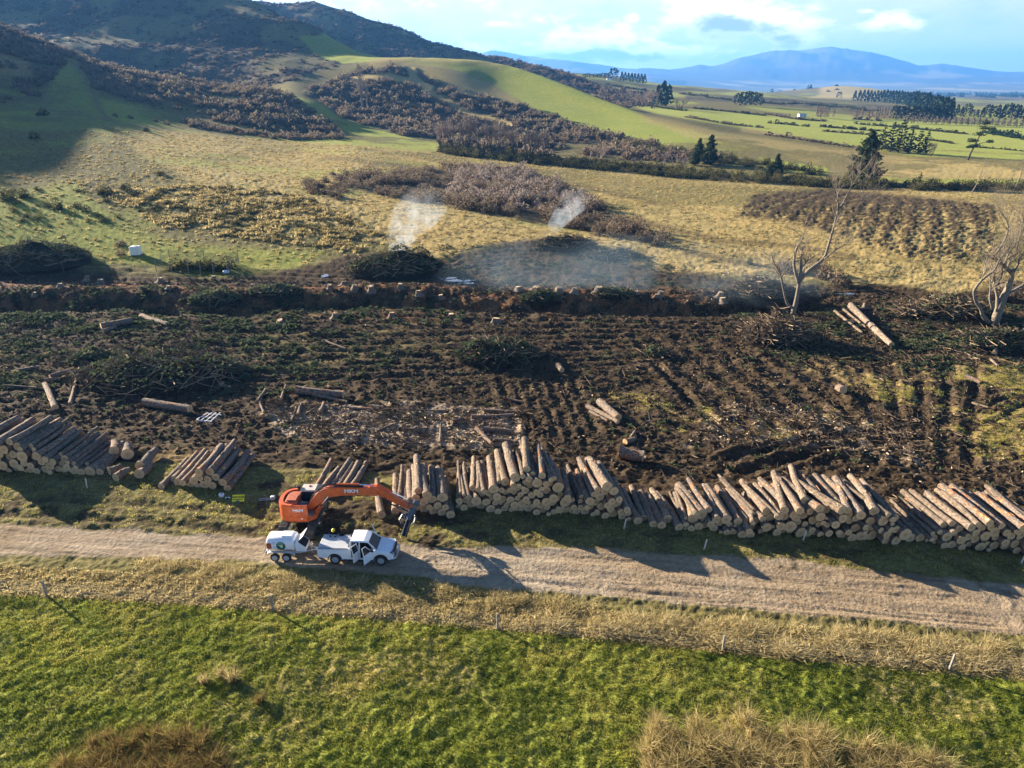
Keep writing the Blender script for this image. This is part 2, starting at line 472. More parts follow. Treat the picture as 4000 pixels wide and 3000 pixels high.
over(BRUSH, area([(940, 318), (1200, 345), (1500, 372), (1880, 398), (2212, 402), (2500, 405), (2500, 416), (2212, 414), (1860, 408), (1500, 386), (1200, 358), (950, 330)], 4, 220, 420), .85)
PL = area([(1630, 418), (1790, 406), (2000, 425), (2150, 440), (2160, 570), (1980, 560), (1850, 520), (1700, 480), (1590, 468)], 8, 110, 260)
fur = np.sin((.876 * XX - .48 * YY + 1.6 * fbm(XX / 25, YY / 25, 2, 401)) * 2 * np.pi / 4.2)
over(MUD, sstep(.45 * fur + 2.0 * N_small + 1.6 * fbm(XX / .8, YY / .8, 2, 402) + .7 * N_mid + .022 * (YY - 158), -1.0, .35) * PL, .95)
over(MUD, thick([(1480, 545), (1650, 575), (1850, 555), (1700, 530), (1560, 520), (1350, 470)], 6, 4, 100, 260), .6)
over(MUD, thick([(700, 340), (1000, 372), (1250, 400), (1420, 440)], 5, 3, 150, 300), .45)
# logging floor
over(MUD, area([(-900, 560), (0, 590), (140, 565), (190, 590), (450, 603), (560, 592), (690, 572), (750, 548), (830, 545), (930, 575), (985, 550), (1060, 530), (1180, 515), (1290, 545), (1420, 580), (1600, 605),
                (1700, 620), (1880, 610), (2050, 632), (2212, 610), (3000, 600), (3000, 1200), (2212, 1190), (1900, 1160), (1560, 1110), (1200, 1060), (900, 1035), (560, 1000), (440, 985), (330, 1000), (0, 1000), (-900, 985)], 7, 40, 200))
over(DRY, sstep(N_mid + .6 * N_small, -.15, .35) * area([(1850, 860), (2000, 815), (2400, 800), (2400, 1010), (2150, 990), (1960, 930)], 14, 55, 110), .85)
over(DRY, sstep(N_mid + .7 * N_small, .0, .45) * area([(1330, 850), (1640, 870), (1900, 880), (2000, 960), (1700, 960), (1420, 930)], 14, 50, 110), .8)
over(DRY, sstep(N_mid + .7 * N_small, .05, .4) * area([(1650, 750), (1900, 700), (2212, 740), (2300, 800), (1900, 840), (1700, 800)], 14, 55, 120), .7)
over(OLIVE, sstep(N_mid + .8 * N_small, -.1, .5) * area([(-300, 700), (500, 640), (1000, 720), (950, 830), (400, 840), (-300, 850)], 20, 60, 120), .55)
over(DUFF, sstep(N_small + .4 * N_mid, -.3, .25) * area([(-200, 612), (260, 608), (420, 622), (700, 622), (1000, 618), (1330, 630), (1570, 640), (1560, 668), (1300, 668), (1000, 660), (700, 668), (340, 665), (-200, 660)], 8, 90, 130), .8)
over(DUFF, sstep(N_small, -.05, .35) * area([(620, 640), (1000, 650), (960, 700), (640, 690)], 10, 80, 120), .5)
over(CHIPS, sstep(N_small + .5 * N_mid, -.35, .3) * area([(560, 885), (760, 870), (960, 880), (1110, 885), (1130, 940), (1080, 965), (860, 950), (640, 935)], 12, 55, 90), .9)
over(CHIPS, sstep(N_small + .5 * N_mid, -.1, .4) * area([(1580, 870), (1800, 880), (2000, 950), (2000, 1010), (1700, 960), (1480, 960)], 14, 45, 90), .7)
over(MUD, thick([(1560, 1010), (1800, 940), (1990, 950)], 9, 5, 40, 90), .9)
# verge, road, strip, paddock
over(OLIVE, area([(-900, 985), (0, 1000), (330, 1000), (440, 985), (560, 1010), (900, 1050), (1200, 1090), (1560, 1135), (1900, 1175), (2212, 1200), (3000, 1260), (3000, 1420), (2212, 1345), (1700, 1290), (1300, 1240), (900, 1200), (560, 1175), (0, 1145), (-900, 1120)], 6, 30, 70), .85)
over(DRY, area([(300, 975), (420, 960), (480, 985), (420, 1000), (320, 1000)], 8, 45, 70), .6)
over(MUD, sstep(N_small + N_mid, -.35, .2) * area([(540, 1020), (900, 1040), (1000, 1110), (1100, 1180), (900, 1185), (700, 1185), (560, 1160)], 12, 38, 60), .85)
over(MUD, sstep(N_small, -.3, .25) * area([(-600, 1070), (150, 1080), (560, 1130), (560, 1155), (0, 1128), (-600, 1110)], 6, 38, 60), .6)
over(MUD, sstep(N_small + .8 * N_mid, -.25, .4) * area([(-900, 1010), (0, 1024), (560, 1040), (1200, 1115), (1560, 1160), (2212, 1215), (3000, 1290), (3000, 1400), (2212, 1330), (1300, 1230), (560, 1165), (-900, 1110)], 6, 28, 66), .55)
over(MUD, sstep(N_small, -.2, .3) * area([(900, 1170), (1500, 1205), (2212, 1290), (2212, 1310), (1500, 1240), (900, 1190)], 6, 34, 55), .6)
ROADP = [(-900, 1090), (-300, 1118), (0, 1133), (300, 1148), (560, 1163), (900, 1178), (1300, 1186), (1700, 1212), (2212, 1266), (3000, 1350), (3200, 1400), (2212, 1374), (1800, 1334), (1500, 1306), (1000, 1258), (600, 1218), (0, 1194), (-300, 1182), (-900, 1160)]
road_m = area(ROADP, 4, 25, 60)
over(ROAD, road_m)
streak = fbm((XX - .1 * YY) / 14, (YY + .11 * XX) / .45, 3, 411) + .4 * fbm(XX / 5, YY / 2, 3, 412)
over(MUD, road_m * sstep(streak, .10, .55), .42)
over(MUD, road_m * sstep(N_mid + .5 * N_small, .15, .5) * area([(560, 1160), (900, 1176), (1300, 1184), (1700, 1210), (2212, 1264), (2212, 1290), (1700, 1240), (1300, 1212), (900, 1200), (560, 1185)], 6, 25, 60), .8)
over(CHIPS, road_m * sstep(-streak, .15, .5) * area([(-900, 1150), (0, 1168), (420, 1190), (900, 1225), (900, 1250), (0, 1196), (-900, 1165)], 5, 25, 60), .35)
over(OLIVE, sstep(N_small + .5 * N_mid, -.25, .3) * area([(-900, 1160), (0, 1194), (600, 1218), (1000, 1258), (1500, 1306), (2212, 1374), (3200, 1470), (3200, 1530), (2212, 1420), (1500, 1340), (1000, 1290), (600, 1255), (0, 1225), (-900, 1190)], 8, 25, 55), .5)
over(DRY, area([(-900, 1195), (0, 1222), (600, 1258), (1000, 1300), (1500, 1345), (2212, 1420), (3200, 1530), (3200, 1590), (2212, 1468), (2050, 1452), (1560, 1408), (1075, 1360), (590, 1318), (0, 1284), (-900, 1230)], 4, 20, 55), .9)
PADD = [(-1200, 1225), (0, 1285), (590, 1319), (1075, 1361), (1560, 1410), (2050, 1453), (2212, 1469), (3400, 1580), (4000, 1900), (4000, 4000), (-2000, 4000), (-2000, 1200)]
padd_m = area(PADD, 2.5, 5, 50)
over(GREEN, padd_m)
over(GREEN, sstep(N_small + N_mid, .0, .5) * area([(-900, 1195), (0, 1222), (600, 1258), (1000, 1300), (1500, 1345), (2212, 1420), (3200, 1530), (3200, 1590), (2212, 1468), (1560, 1408), (590, 1318), (0, 1284), (-900, 1230)], 4, 20, 55) , .35)
over(OLIVE, padd_m * sstep(N_mid + .5 * N_big + .4 * N_small, -.05, .55), .6)
over(DRY, padd_m * sstep(N_mid + .8 * fbm(XX / 4, YY / 3, 3, 83), .25, .75), .5)

# ------------------------------------------------------------------ relief
D = np.zeros((nr, nc))
near = np.clip((520 - YY) / 200, 0, 1)
mudw = Wt[MUD] + Wt[DUFF] + .6 * Wt[CHIPS]
clump = fbm(XX / .55, YY / .55, 2, 41)
D += near * (Wt[GREEN] + .8 * Wt[OLIVE] + 1.2 * Wt[DRY]) * (0.12 * clump + 0.10 * fbm(XX / 2.1, YY / 1.6, 2, 43))
site = area([(-900, 560), (2600, 560), (3000, 1230), (2212, 1200), (1200, 1080), (560, 1010), (-900, 1000)], 14, 40, 200)
D += mudw * (0.21 * fbm(XX / 1.1, YY / .8, 3, 47) + .14 * np.abs(gnoise(XX / 2.7, YY / 1.9, 49)))
D += site * (0.3 * fbm(XX / 7, YY / 5, 3, 53))
# machine ruts: twin wheel lines swept along the tracks
ruts = np.zeros((nr, nc)); ridge = np.zeros((nr, nc))


def world_line(pts22, z=0.0):
    r = []
    for u, v in pts22:
        d = ray22(u, v)
        q = (z - CAM_H) / d[2]
        r.append((d[0] * q, d[1] * q))
    return r


rrng = random.Random(4)


def rut(pts22, gauge=2.4, wd=.42, deep=.30):
    c = np.array(world_line(pts22))
    # resample with a slight wander
    seg = np.hypot(*np.diff(c, axis=0).T)
    s = np.concatenate([[0], np.cumsum(seg)])
    n = max(6, int(s[-1] / 3.0))
    ss = np.linspace(0, s[-1], n)
    px, py = np.interp(ss, s, c[:, 0]), np.interp(ss, s, c[:, 1])
    sd = rrng.randrange(999)
    k = np.ones(3) / 3
    px = np.convolve(np.pad(px, 1, 'edge'), k, 'valid'); py = np.convolve(np.pad(py, 1, 'edge'), k, 'valid')
    px = px + .5 * gnoise(ss / 5, ss * 0, sd); py = py + .5 * gnoise(ss / 5, ss * 0 + 9, sd)
    tx, ty = np.gradient(px), np.gradient(py)
    ln = np.hypot(tx, ty); nx, ny = -ty / ln, tx / ln
    for sg in (-1, 1):
        lx_, ly_ = px + sg * gauge / 2 * nx, py + sg * gauge / 2 * ny
        box = (XX > lx_.min() - 2) & (XX < lx_.max() + 2) & (YY > ly_.min() - 2) & (YY < ly_.max() + 2)
        d = line_d(XX[box], YY[box], list(zip(lx_, ly_)))
        ruts[box] = np.minimum(ruts[box], -deep * np.exp(-(d / wd) ** 2))
        ridge[box] = np.maximum(ridge[box], .55 * deep * np.exp(-((d - wd * 1.9) / (wd * .7)) ** 2))


for j in range(10):      # the haul lane behind the stacks
    o = j * 12 - 10
    rut([(-200, 880 + o * .8), (300, 900 + o * .8), (600, 925 + o * .7), (1000, 960 + o * .45), (1300, 985 + o * .35), (1650, 1010 + o * .3), (2212, 1090 + o * .4)], 2.3, .4, .30)
for j in range(9):
    o = j * 16
    rut([(250, 690 + o), (600, 700 + o * .9), (950, 690 + o * .9), (1250, 690 + o * .75), (1600, 700 + o * .5), (1900, 720 + o * .4)], 2.3, .45, .26)
for j in range(6):
    rut([(1380 + j * 52, 720), (1430 + j * 58, 780), (1500 + j * 66, 850), (1600 + j * 60, 940)], 2.4, .5, .42)
for j in range(5):
    rut([(1100 + j * 28, 810), (1130 + j * 26, 880), (1150 + j * 30, 950), (1120 + j * 40, 990)], 2.4, .5, .36)
for j in range(5):
    rut([(1800 + j * 70, 780), (1840 + j * 60, 860), (1880 + j * 45, 930), (1860 + j * 50, 1010)], 2.4, .5, .34)
rut([(1560, 1015), (1700, 970), (1850, 945), (2000, 940)], 2.2, .6, .6)
rut([(2212, 860), (2080, 920), (1950, 960)], 2.0, .4, .3)
for j in range(7):       # harrowed ground beside the burning heaps
    o = j * 13
    rut([(935, 600 + o * .3), (1000, 560 + o), (1150, 545 + o * 1.05), (1350, 580 + o * .75), (1620, 618 + o * .3)], 2.3, .5, .22)
for j in range(4):
    rut([(0, 588 + j * 8), (300, 596 + j * 7), (560, 600 + j * 8), (760, 606 + j * 6), (900, 612 + j * 5)], 2.3, .5, .26)
for j in range(3):
    rut([(1750, 640 + j * 12), (1900, 625 + j * 14), (2050, 640 + j * 10)], 2.3, .5, .26)
for o in (8, 22, 38):    # the road's own wheel lines
    rut([(-600, 1128 + o), (0, 1142 + o), (560, 1172 + o * .95), (1000, 1205 + o), (1500, 1262 + o), (2212, 1340 + o * .7)], 1.7, .35, .05)
for o in (0, 10):
    rut([(900, 1192 + o), (1300, 1222 + o), (1700, 1268 + o), (2212, 1322 + o)], 1.7, .35, .13)
rut([(1060, 1262), (1300, 1284), (1600, 1314), (2212, 1370)], 1.2, .25, .14)
rut([(-200, 1085), (150, 1098), (400, 1115), (600, 1140)], 2.3, .4, .22)
break_up = .65 + .9 * fbm(XX / 2.3, YY / 2.3, 2, 61)
D += (ruts + ridge) * np.clip(break_up, .1, 1.4) * np.clip(mudw + .9 * Wt[ROAD] + .5 * Wt[OLIVE] + .35 * Wt[DRY], 0, 1)
over(MUD, np.clip(-ruts * 3.2, 0, 1) * (1 - padd_m) * (1 - road_m) * (1 - .85 * np.clip(Wt[CHIPS] * 1.5, 0, 1)), .85)
over(CHIPS, sstep(N_small + .5 * N_mid, -.45, .2) * area([(560, 885), (760, 868), (960, 878), (1115, 880), (1140, 940), (1090, 968), (860, 955), (640, 940)], 12, 55, 90), .8)
# the old ditch with the stump bank beyond it
DITCH = world_line([(-300, 655), (0, 662), (300, 664), (450, 668), (700, 660), (850, 655), (1000, 658), (1150, 664), (1400, 668), (1600, 664), (1750, 655)])
box = (YY > 85) & (YY < 140)
dd = np.full(XX.shape, 99.0); dd[box] = line_d(XX[box], YY[box] + 2.6 * fbm(XX[box] / 9, YY[box] / 9, 3, 403) + .8 * fbm(XX[box] / 2.2, YY[box] / 2.2, 2, 404), DITCH)
wn = .6 + .8 * (fbm(XX / 12, YY / 30, 3, 67) + .4)
D += -1.9 * np.exp(-(dd / 2.6) ** 2) * np.clip(1.6 * wn - .5, .05, 1.2)
bank = np.full(XX.shape, 99.0); bank[box] = line_d(XX[box], YY[box], [(x, y + 6) for x, y in DITCH])
D += np.exp(-(bank / 3.2) ** 2) * (.6 * np.clip(wn, .2, 1.3) + .7 * np.abs(fbm(XX / 2.4, YY / 2.0, 3, 405)))
# rough tussock on the hillside, scrubby ground, wooded far slopes
mid = ((YY > 115) & (YY < 520)).astype(float)
rough = area([(60, 380), (500, 370), (760, 430), (900, 520), (760, 560), (350, 480)], 20, 110, 240)
D += mid * (.35 + .9 * rough) * (Wt[DRY] + Wt[OLIVE] + .5 * Wt[GREEN]) * (.22 * fbm(XX / 1.1, YY / 1.1, 2, 71) + .16 * fbm(XX / 3.1, YY / 2.6, 2, 73))
D += Wt[BRUSH] * ((YY > 150) & (YY < 2500)) * (1.0 * np.abs(fbm(XX / 7, YY / 7, 3, 79)) + 2.0 * fbm(XX / 40, YY / 40, 3, 81)) * np.clip(YY / 400, .3, 1.6)
far = np.clip((YY - 7600) / 2500, 0, 1) * np.clip((17000 - YY) / 2500, 0, 1)
rg = 1 - 2 * np.abs(fbm(XX / 1500, YY / 2200, 5, 91))
D += far * np.clip(Z0, 0, 600) * .26 * (rg - .75) * np.clip(np.abs(YY - 14000) / 1600, .12, 1)
hillrel = np.clip((YY - 500) / 120, 0, 1) * np.clip((1500 - YY) / 200, 0, 1) * np.clip((Z0 - 35) / 40, 0, 1)
D += hillrel * 9 * fbm(XX / 130, YY / 130, 4, 93)
D += np.clip((YY - 900) / 600, 0, 1) * np.clip((6000 - YY) / 1500, 0, 1) * 6 * fbm(XX / 300, YY / 300, 3, 97)
# tan knoll out on the plain
kx, ky = tyz(1840, 205, 2600)[0] * 2600, 2600
D += 30 * np.exp(-((XX - kx) / 170) ** 2 - ((YY - ky) / 200) ** 2)
D += PL * (.06 * fur + .28 * fbm(XX / .9, YY / .9, 2, 406))
Z = Z0 + D

# ------------------------------------------------------------------ sampling the land
_ang = np.maximum.accumulate((Z - CAM_H) / yrow[:, None], axis=0)


def gz(x, y):
    """height of the land under world points"""
    x = np.asarray(x, float); y = np.maximum(np.asarray(y, float), 6.5)
    ci = np.clip(np.interp(x / y, tcol, np.arange(nc)), 0, nc - 1.001)
    ri = np.clip(np.interp(y, yrow, np.arange(nr)), 0, nr - 1.001)
    c0 = ci.astype(int); r0 = ri.astype(int)
    fc = ci - c0; fr = ri - r0
    return ((Z[r0, c0] * (1 - fc) + Z[r0, c0 + 1] * fc) * (1 - fr) + (Z[r0 + 1, c0] * (1 - fc) + Z[r0 + 1, c0 + 1] * fc) * fr)


def at(u, v):
    """the place on the land seen at a frame position"""
    d = ray22(u, v)
    t = d[0] / d[1]; s = d[2] / d[1]
    c = min(max(int(round(np.interp(t, tcol, np.arange(nc)))), 0), nc - 1)
    col = _ang[:, c]
    r = int(np.searchsorted(col, s))
    r = min(max(r, 1), nr - 1)
    f = (s - col[r - 1]) / max(col[r] - col[r - 1], 1e-12)
    y = yrow[r - 1] + min(max(f, 0), 1) * (yrow[r] - yrow[r - 1])
    return (t * y, y, float(gz(t * y, y)))


def px_m(p):
    """frame units per metre at a point"""
    c, s = math.cos(PITCH), math.sin(PITCH)
    return F22 / (p[1] * c - (p[2] - CAM_H) * s)


# ------------------------------------------------------------------ materials
def new_mat(name):
    mt = bpy.data.materials.new(name)
    mt.use_nodes = True
    t = NT(mt.node_tree)
    out = t.n('ShaderNodeOutputMaterial')
    b = t.n('ShaderNodeBsdfPrincipled')
    t.l(b.outputs[0], out.inputs[0])
    b.inputs['Roughness'].default_value = .9
    b.inputs['Specular IOR Level'].default_value = .15
    return mt, t, b


def land_material():
    mt, t, b = new_mat('land')
    geo = t.n('ShaderNodeNewGeometry')
    p = geo.outputs['Position']
    fine = t.noise(p, 3.2, 4, .65)
    med = t.noise(p, .55, 4, .6)
    big = t.noise(p, .045, 4, .6)
    v = t.math('ADD', t.math('MULTIPLY', fine, .6), t.math('MULTIPLY', med, .4))
    a1 = t.n('ShaderNodeAttribute', attribute_name='cover_a')
    a2 = t.n('ShaderNodeAttribute', attribute_name='cover_b')
    s1 = t.n('ShaderNodeSeparateColor'); t.l(a1.outputs['Color'], s1.inputs[0])
    s2 = t.n('ShaderNodeSeparateColor'); t.l(a2.outputs['Color'], s2.inputs[0])
    green = t.mix(t.smooth(big, .35, .65), t.ramp(v, [(.3, (.05, .07, .012)), (.5, (.155, .185, .028)), (.7, (.33, .30, .07))]),
                  t.ramp(v, [(.3, (.06, .075, .014)), (.5, (.19, .20, .036)), (.7, (.37, .32, .10))]))
    dry = t.mix(t.smooth(big, .38, .62), t.ramp(v, [(.28, (.11, .075, .03)), (.5, (.34, .25, .105)), (.72, (.50, .39, .19))]),
                t.ramp(v, [(.28, (.12, .085, .03)), (.5, (.38, .26, .10)), (.72, (.55, .40, .18))]))
    mud = t.ramp(v, [(.3, (.014, .010, .007)), (.5, (.052, .036, .021)), (.62, (.105, .073, .043)), (.75, (.22, .155, .09))])
    road = t.mix(t.smooth(big, .4, .6), t.ramp(v, [(.3, (.16, .115, .068)), (.5, (.27, .20, .125)), (.7, (.37, .285, .185))]),
                 t.ramp(v, [(.3, (.20, .155, .105)), (.5, (.31, .25, .175)), (.7, (.43, .355, .26))]))
    brush = t.ramp(v, [(.3, (.025, .02, .014)), (.5, (.075, .058, .038)), (.7, (.16, .12, .08))])
    chips = t.ramp(v, [(.3, (.10, .07, .045)), (.45, (.36, .26, .165)), (.66, (.72, .58, .41))])
    duff = t.ramp(v, [(.3, (.06, .03, .015)), (.5, (.19, .09, .04)), (.7, (.38, .20, .10))])
    olive = t.ramp(v, [(.3, (.045, .044, .014)), (.5, (.15, .128, .045)), (.7, (.29, .245, .10))])
    acc = None
    cats = [(s1.outputs[0], green), (s1.outputs[1], dry), (s1.outputs[2], mud), (a1.outputs['Alpha'], road),
            (s2.outputs[0], brush), (s2.outputs[1], chips), (s2.outputs[2], duff), (a2.outputs['Alpha'], olive)]
    for w, c in cats:
        nd = t.t.nodes.new('ShaderNodeVectorMath'); nd.operation = 'SCALE'
        t.l(c, nd.inputs[0]); t.l(w, nd.inputs['Scale'])
        if acc is None:
            acc = nd.outputs[0]
        else:
            ad = t.t.nodes.new('ShaderNodeVectorMath'); ad.operation = 'ADD'
            t.l(acc, ad.inputs[0]); t.l(nd.outputs[0], ad.inputs[1])
            acc = ad.outputs[0]
    t.l(acc, b.inputs['Base Color'])
    # standing grass scatters low sunlight at grazing angles
    b.inputs['Sheen Weight'].default_value = .0
    t.l(t.math('MULTIPLY_ADD', s1.outputs[0], .13, t.math('MULTIPLY', s1.outputs[1], .05)), b.inputs['Sheen Weight'])
    b.inputs['Sheen Roughness'].default_value = .45
    b.inputs['Sheen Tint'].default_value = (.50, .58, .14, 1)
    bump = t.n('ShaderNodeBump', i_Strength=.8, i_Distance=.22)
    t.l(v, bump.inputs['Height'])
    t.l(bump.outputs[0], b.inputs['Normal'])
    b.inputs['Specular IOR Level'].default_value = .05
    b.inputs['Roughness'].default_value = 1.0
    return mt


LAND = land_material()


def simple_mat(name, col, var=.25, scale=3.0, rough=.8, spec=.2, metal=0.0, bump=0.0, stretch=None):
    """a colour with procedural unevenness"""
    mt, t, b = new_mat(name)
    tcn = t.n('ShaderNodeTexCoord')
    p = tcn.outputs['Object']
    if stretch:
        p = t.mapping(p, stretch)
    n = t.noise(p, scale, 4, .6)
    lo = [max(0, c * (1 - var)) for c in col]; hi = [min(1, c * (1 + var)) for c in col]
    t.l(t.ramp(n, [(.3, lo), (.7, hi)]), b.inputs['Base Color'])
    b.inputs['Roughness'].default_value = rough
    b.inputs['Specular IOR Level'].default_value = spec
    b.inputs['Metallic'].default_value = metal
    if bump:
        bp = t.n('ShaderNodeBump', i_Strength=bump, i_Distance=.02)
        t.l(n, bp.inputs['Height']); t.l(bp.outputs[0], b.inputs['Normal'])
    return mt


# ------------------------------------------------------------------ objects
def mesh_np(name, co, faces_flat, loop_tot, smooth=True):
    me = bpy.data.meshes.new(name)
    co = np.asarray(co, np.float32)
    faces_flat = np.asarray(faces_flat, np.int32); loop_tot = np.asarray(loop_tot, np.int32)
    me.vertices.add(len(co)); me.vertices.foreach_set('co', co.ravel())
    me.loops.add(len(faces_flat)); me.loops.foreach_set('vertex_index', faces_flat)
    me.polygons.add(len(loop_tot))
    st = np.concatenate([[0], np.cumsum(loop_tot)[:-1]]).astype(np.int32)
    me.polygons.foreach_set('loop_start', st)
    me.polygons.foreach_set('use_smooth', np.full(len(loop_tot), smooth, bool))
    me.update(calc_edges=True)
    return me


def link(name, me, mats, parent=None):
    o = bpy.data.objects.new(name, me)
    COL.objects.link(o)
    if me is not None and mats is not None and len(me.materials) == 0:
        for mm in (mats if isinstance(mats, (list, tuple)) else [mats]):
            me.materials.append(mm)
    if parent is not None:
        o.parent = parent
    return o


def tag(o, label=None, cat=None, group=None, kind=None):
    if label: o['label'] = label
    if cat: o['category'] = cat
    if group: o['group'] = group
    if kind: o['kind'] = kind
    return o


def empty(name, loc=(0, 0, 0), rz=0.0):
    o = bpy.data.objects.new(name, None)
    COL.objects.link(o)
    o.location = loc
    o.rotation_euler = (0, 0, rz)
    o.empty_display_size = .3
    return o


# land sheets cut from one grid, so that their edges meet
fi = (np.arange(nr - 1)[:, None] * nc + np.arange(nc - 1)[None, :])
quads = np.stack([fi, fi + 1, fi + nc + 1, fi + nc], -1).reshape(-1, 4)
yc = np.repeat((yrow[:-1] + yrow[1:])[:, None] / 2, nc - 1, 1).ravel()
rm = (Wt[ROAD][:-1, :-1] + Wt[ROAD][1:, 1:]).ravel() / 2 > .5
sheets = {'road': rm, 'ground': ~rm & (yc < 330), 'hills': ~rm & (yc >= 330) & (yc < 2300), 'plain': ~rm & (yc >= 2300) & (yc < 7400), 'mountains': ~rm & (yc >= 7400)}
co_all = np.stack([XX, YY, Z], -1).reshape(-1, 3)
wa = np.stack([Wt[GREEN], Wt[DRY], Wt[MUD], Wt[ROAD]], -1).reshape(-1, 4)
wb = np.stack([Wt[BRUSH], Wt[CHIPS], Wt[DUFF], Wt[OLIVE]], -1).reshape(-1, 4)
for nm, sel in sheets.items():
    q = quads[sel]
    ids, inv = np.unique(q, return_inverse=True)
    me = mesh_np(nm, co_all[ids], inv.reshape(-1), np.full(len(q), 4))
    for an, w in (('cover_a', wa), ('cover_b', wb)):
        at_ = me.attributes.new(an, 'FLOAT_COLOR', 'POINT')
        at_.data.foreach_set('color', w[ids].astype(np.float32).ravel())
    tag(link(nm, me, LAND), kind='structure')

# ------------------------------------------------------------------ the air
def box_mesh(name, x0, x1, y0, y1, z0, z1):
    co = [(x, y, z) for z in (z0, z1) for y in (y0, y1) for x in (x0, x1)]
    f = [0, 2, 3, 1, 4, 5, 7, 6, 0, 1, 5, 4, 2, 6, 7, 3, 0, 4, 6, 2, 1, 3, 7, 5]
    return mesh_np(name, co, f, [4] * 6, False)


HAZE = 1.0 / 11000.0
if HAZE:
    hm = bpy.data.materials.new('air')
    hm.use_nodes = True
    h_ = NT(hm.node_tree)
    ho = h_.n('ShaderNodeOutputMaterial')
    hv = h_.n('ShaderNodeVolumePrincipled')
    hv.inputs['Color'].default_value = (.13, .40, .95, 1)
    hv.inputs['Density'].default_value = HAZE
    hv.inputs['Anisotropy'].default_value = .2
    h_.l(hv.outputs[0], ho.inputs['Volume'])
    tag(link('haze', box_mesh('haze', -60000, 60000, -300, 20500, -140, 780), hm), kind='stuff')
# ------------------------------------------------------------------ mesh builder
class MB:
    def __init__(self):
        self.v = []; self.f = []; self.m = []; self.s = []
        self.mi = 0; self.sm = False

    def face(self, idx):
        self.f.append(tuple(idx)); self.m.append(self.mi); self.s.append(self.sm)

    def box(self, c, size, rot=None, bev=0.0):
        """box with chamfered edges; rot a 3x3 matrix"""
        sx, sy, sz = (q / 2 for q in size)
        b = min(bev, sx * .49, sy * .49, sz * .49)
        R = rot if rot is not None else Matrix.Identity(3)
        c = Vector(c)
        bm_ = bmesh.new()
        bmesh.ops.create_cube(bm_, size=2.0)
        for w in bm_.verts:
            w.co = Vector((w.co.x * sx, w.co.y * sy, w.co.z * sz))
        if b > 0:
            bmesh.ops.bevel(bm_, geom=bm_.edges[:], offset=b, segments=1, affect='EDGES')
        self.add_bm(bm_, Matrix.Translation(c) @ R.to_4x4())

    def add_bm(self, bm_, M=None):
        o = len(self.v)
        bm_.verts.index_update()
        for w in bm_.verts:
            self.v.append(tuple(M @ w.co) if M is not None else tuple(w.co))
        for fc in bm_.faces:
            self.face([o + w.index for w in fc.verts])
        bm_.free()

    def tube(self, pts, rad, n=8, cap=True, wob=0.0, rng=None):
        """tube along pts; rad a number or a list"""
        pts = [Vector(p) for p in pts]
        k = len(pts)
        rs = rad if isinstance(rad, (list, tuple)) else [rad] * k
        rings = []
        prev = None
        for i, p in enumerate(pts):
            d = (pts[min(i + 1, k - 1)] - pts[max(i - 1, 0)])
            if d.length < 1e-9: d = Vector((0, 0, 1))
            d.normalize()
            if prev is None:
                a = d.orthogonal().normalized()
            else:
                a = prev - d * prev.dot(d)
                a = a.normalized() if a.length > 1e-6 else d.orthogonal().normalized()
            prev = a
            b = d.cross(a)
            ring = []
            for j in range(n):
                th = 2 * math.pi * j / n
                r = rs[i]
                if wob: r *= 1 + wob * (rng.random() - .5) * 2
                self.v.append(tuple(p + (a * math.cos(th) + b * math.sin(th)) * r))
                ring.append(len(self.v) - 1)
            rings.append(ring)
        for r0, r1 in zip(rings[:-1], rings[1:]):
            for j in range(n):
                self.face((r0[j], r0[(j + 1) % n], r1[(j + 1) % n], r1[j]))
        if cap:
            s = self.sm; self.sm = False
            self.face(rings[0][::-1]); self.face(rings[-1])
            self.sm = s
        return rings

    def prism(self, outline, y0, y1, axis='y'):
        """outline in (x,z) pushed along y (or (y,z) along x, (x,y) along z)"""
        o = len(self.v); n = len(outline)
        for w in (y0, y1):
            for a, b in outline:
                self.v.append((a, w, b) if axis == 'y' else (w, a, b) if axis == 'x' else (a, b, w))
        flip = axis == 'x' or axis == 'z'
        A = list(range(o, o + n)); B = list(range(o + n, o + 2 * n))
        ar = sum(outline[i][0] * outline[(i + 1) % n][1] - outline[(i + 1) % n][0] * outline[i][1] for i in range(n))
        if (ar > 0) == flip:
            A, B = A[::-1], B[::-1]
        # A faces -axis
        self.face(A); self.face(B[::-1])
        for i in range(n):
            j = (i + 1) % n
            self.face((A[i], B[i], B[j], A[j])[::-1] if False else (A[j], A[i], B[i], B[j]))

    def loft(self, rings, close=True, cap=True):
        """skin a list of equal-length rings of points"""
        o = len(self.v); n = len(rings[0])
        for r in rings:
            self.v.extend(tuple(p) for p in r)
        for i in range(len(rings) - 1):
            for j in range(n if close else n - 1):
                a = o + i * n + j; b = o + i * n + (j + 1) % n
                self.face((a, b, b + n, a + n))
        if cap:
            self.face([o + j for j in range(n)][::-1]); self.face([o + (len(rings) - 1) * n + j for j in range(n)])

    def mesh(self, name, fix=False):
        me = bpy.data.meshes.new(name)
        me.from_pydata(self.v, [], self.f)
        me.polygons.foreach_set('material_index', self.m)
        me.polygons.foreach_set('use_smooth', self.s)
        if fix:
            b = bmesh.new(); b.from_mesh(me)
            bmesh.ops.recalc_face_normals(b, faces=b.faces[:])
            b.to_mesh(me); b.free()
        me.update()
        return me

    def build(self, name, mats, parent=None, fix=True):
        return link(name, self.mesh(name, fix), mats, parent)


def rotz(a):
    return Matrix.Rotation(a, 3, 'Z')


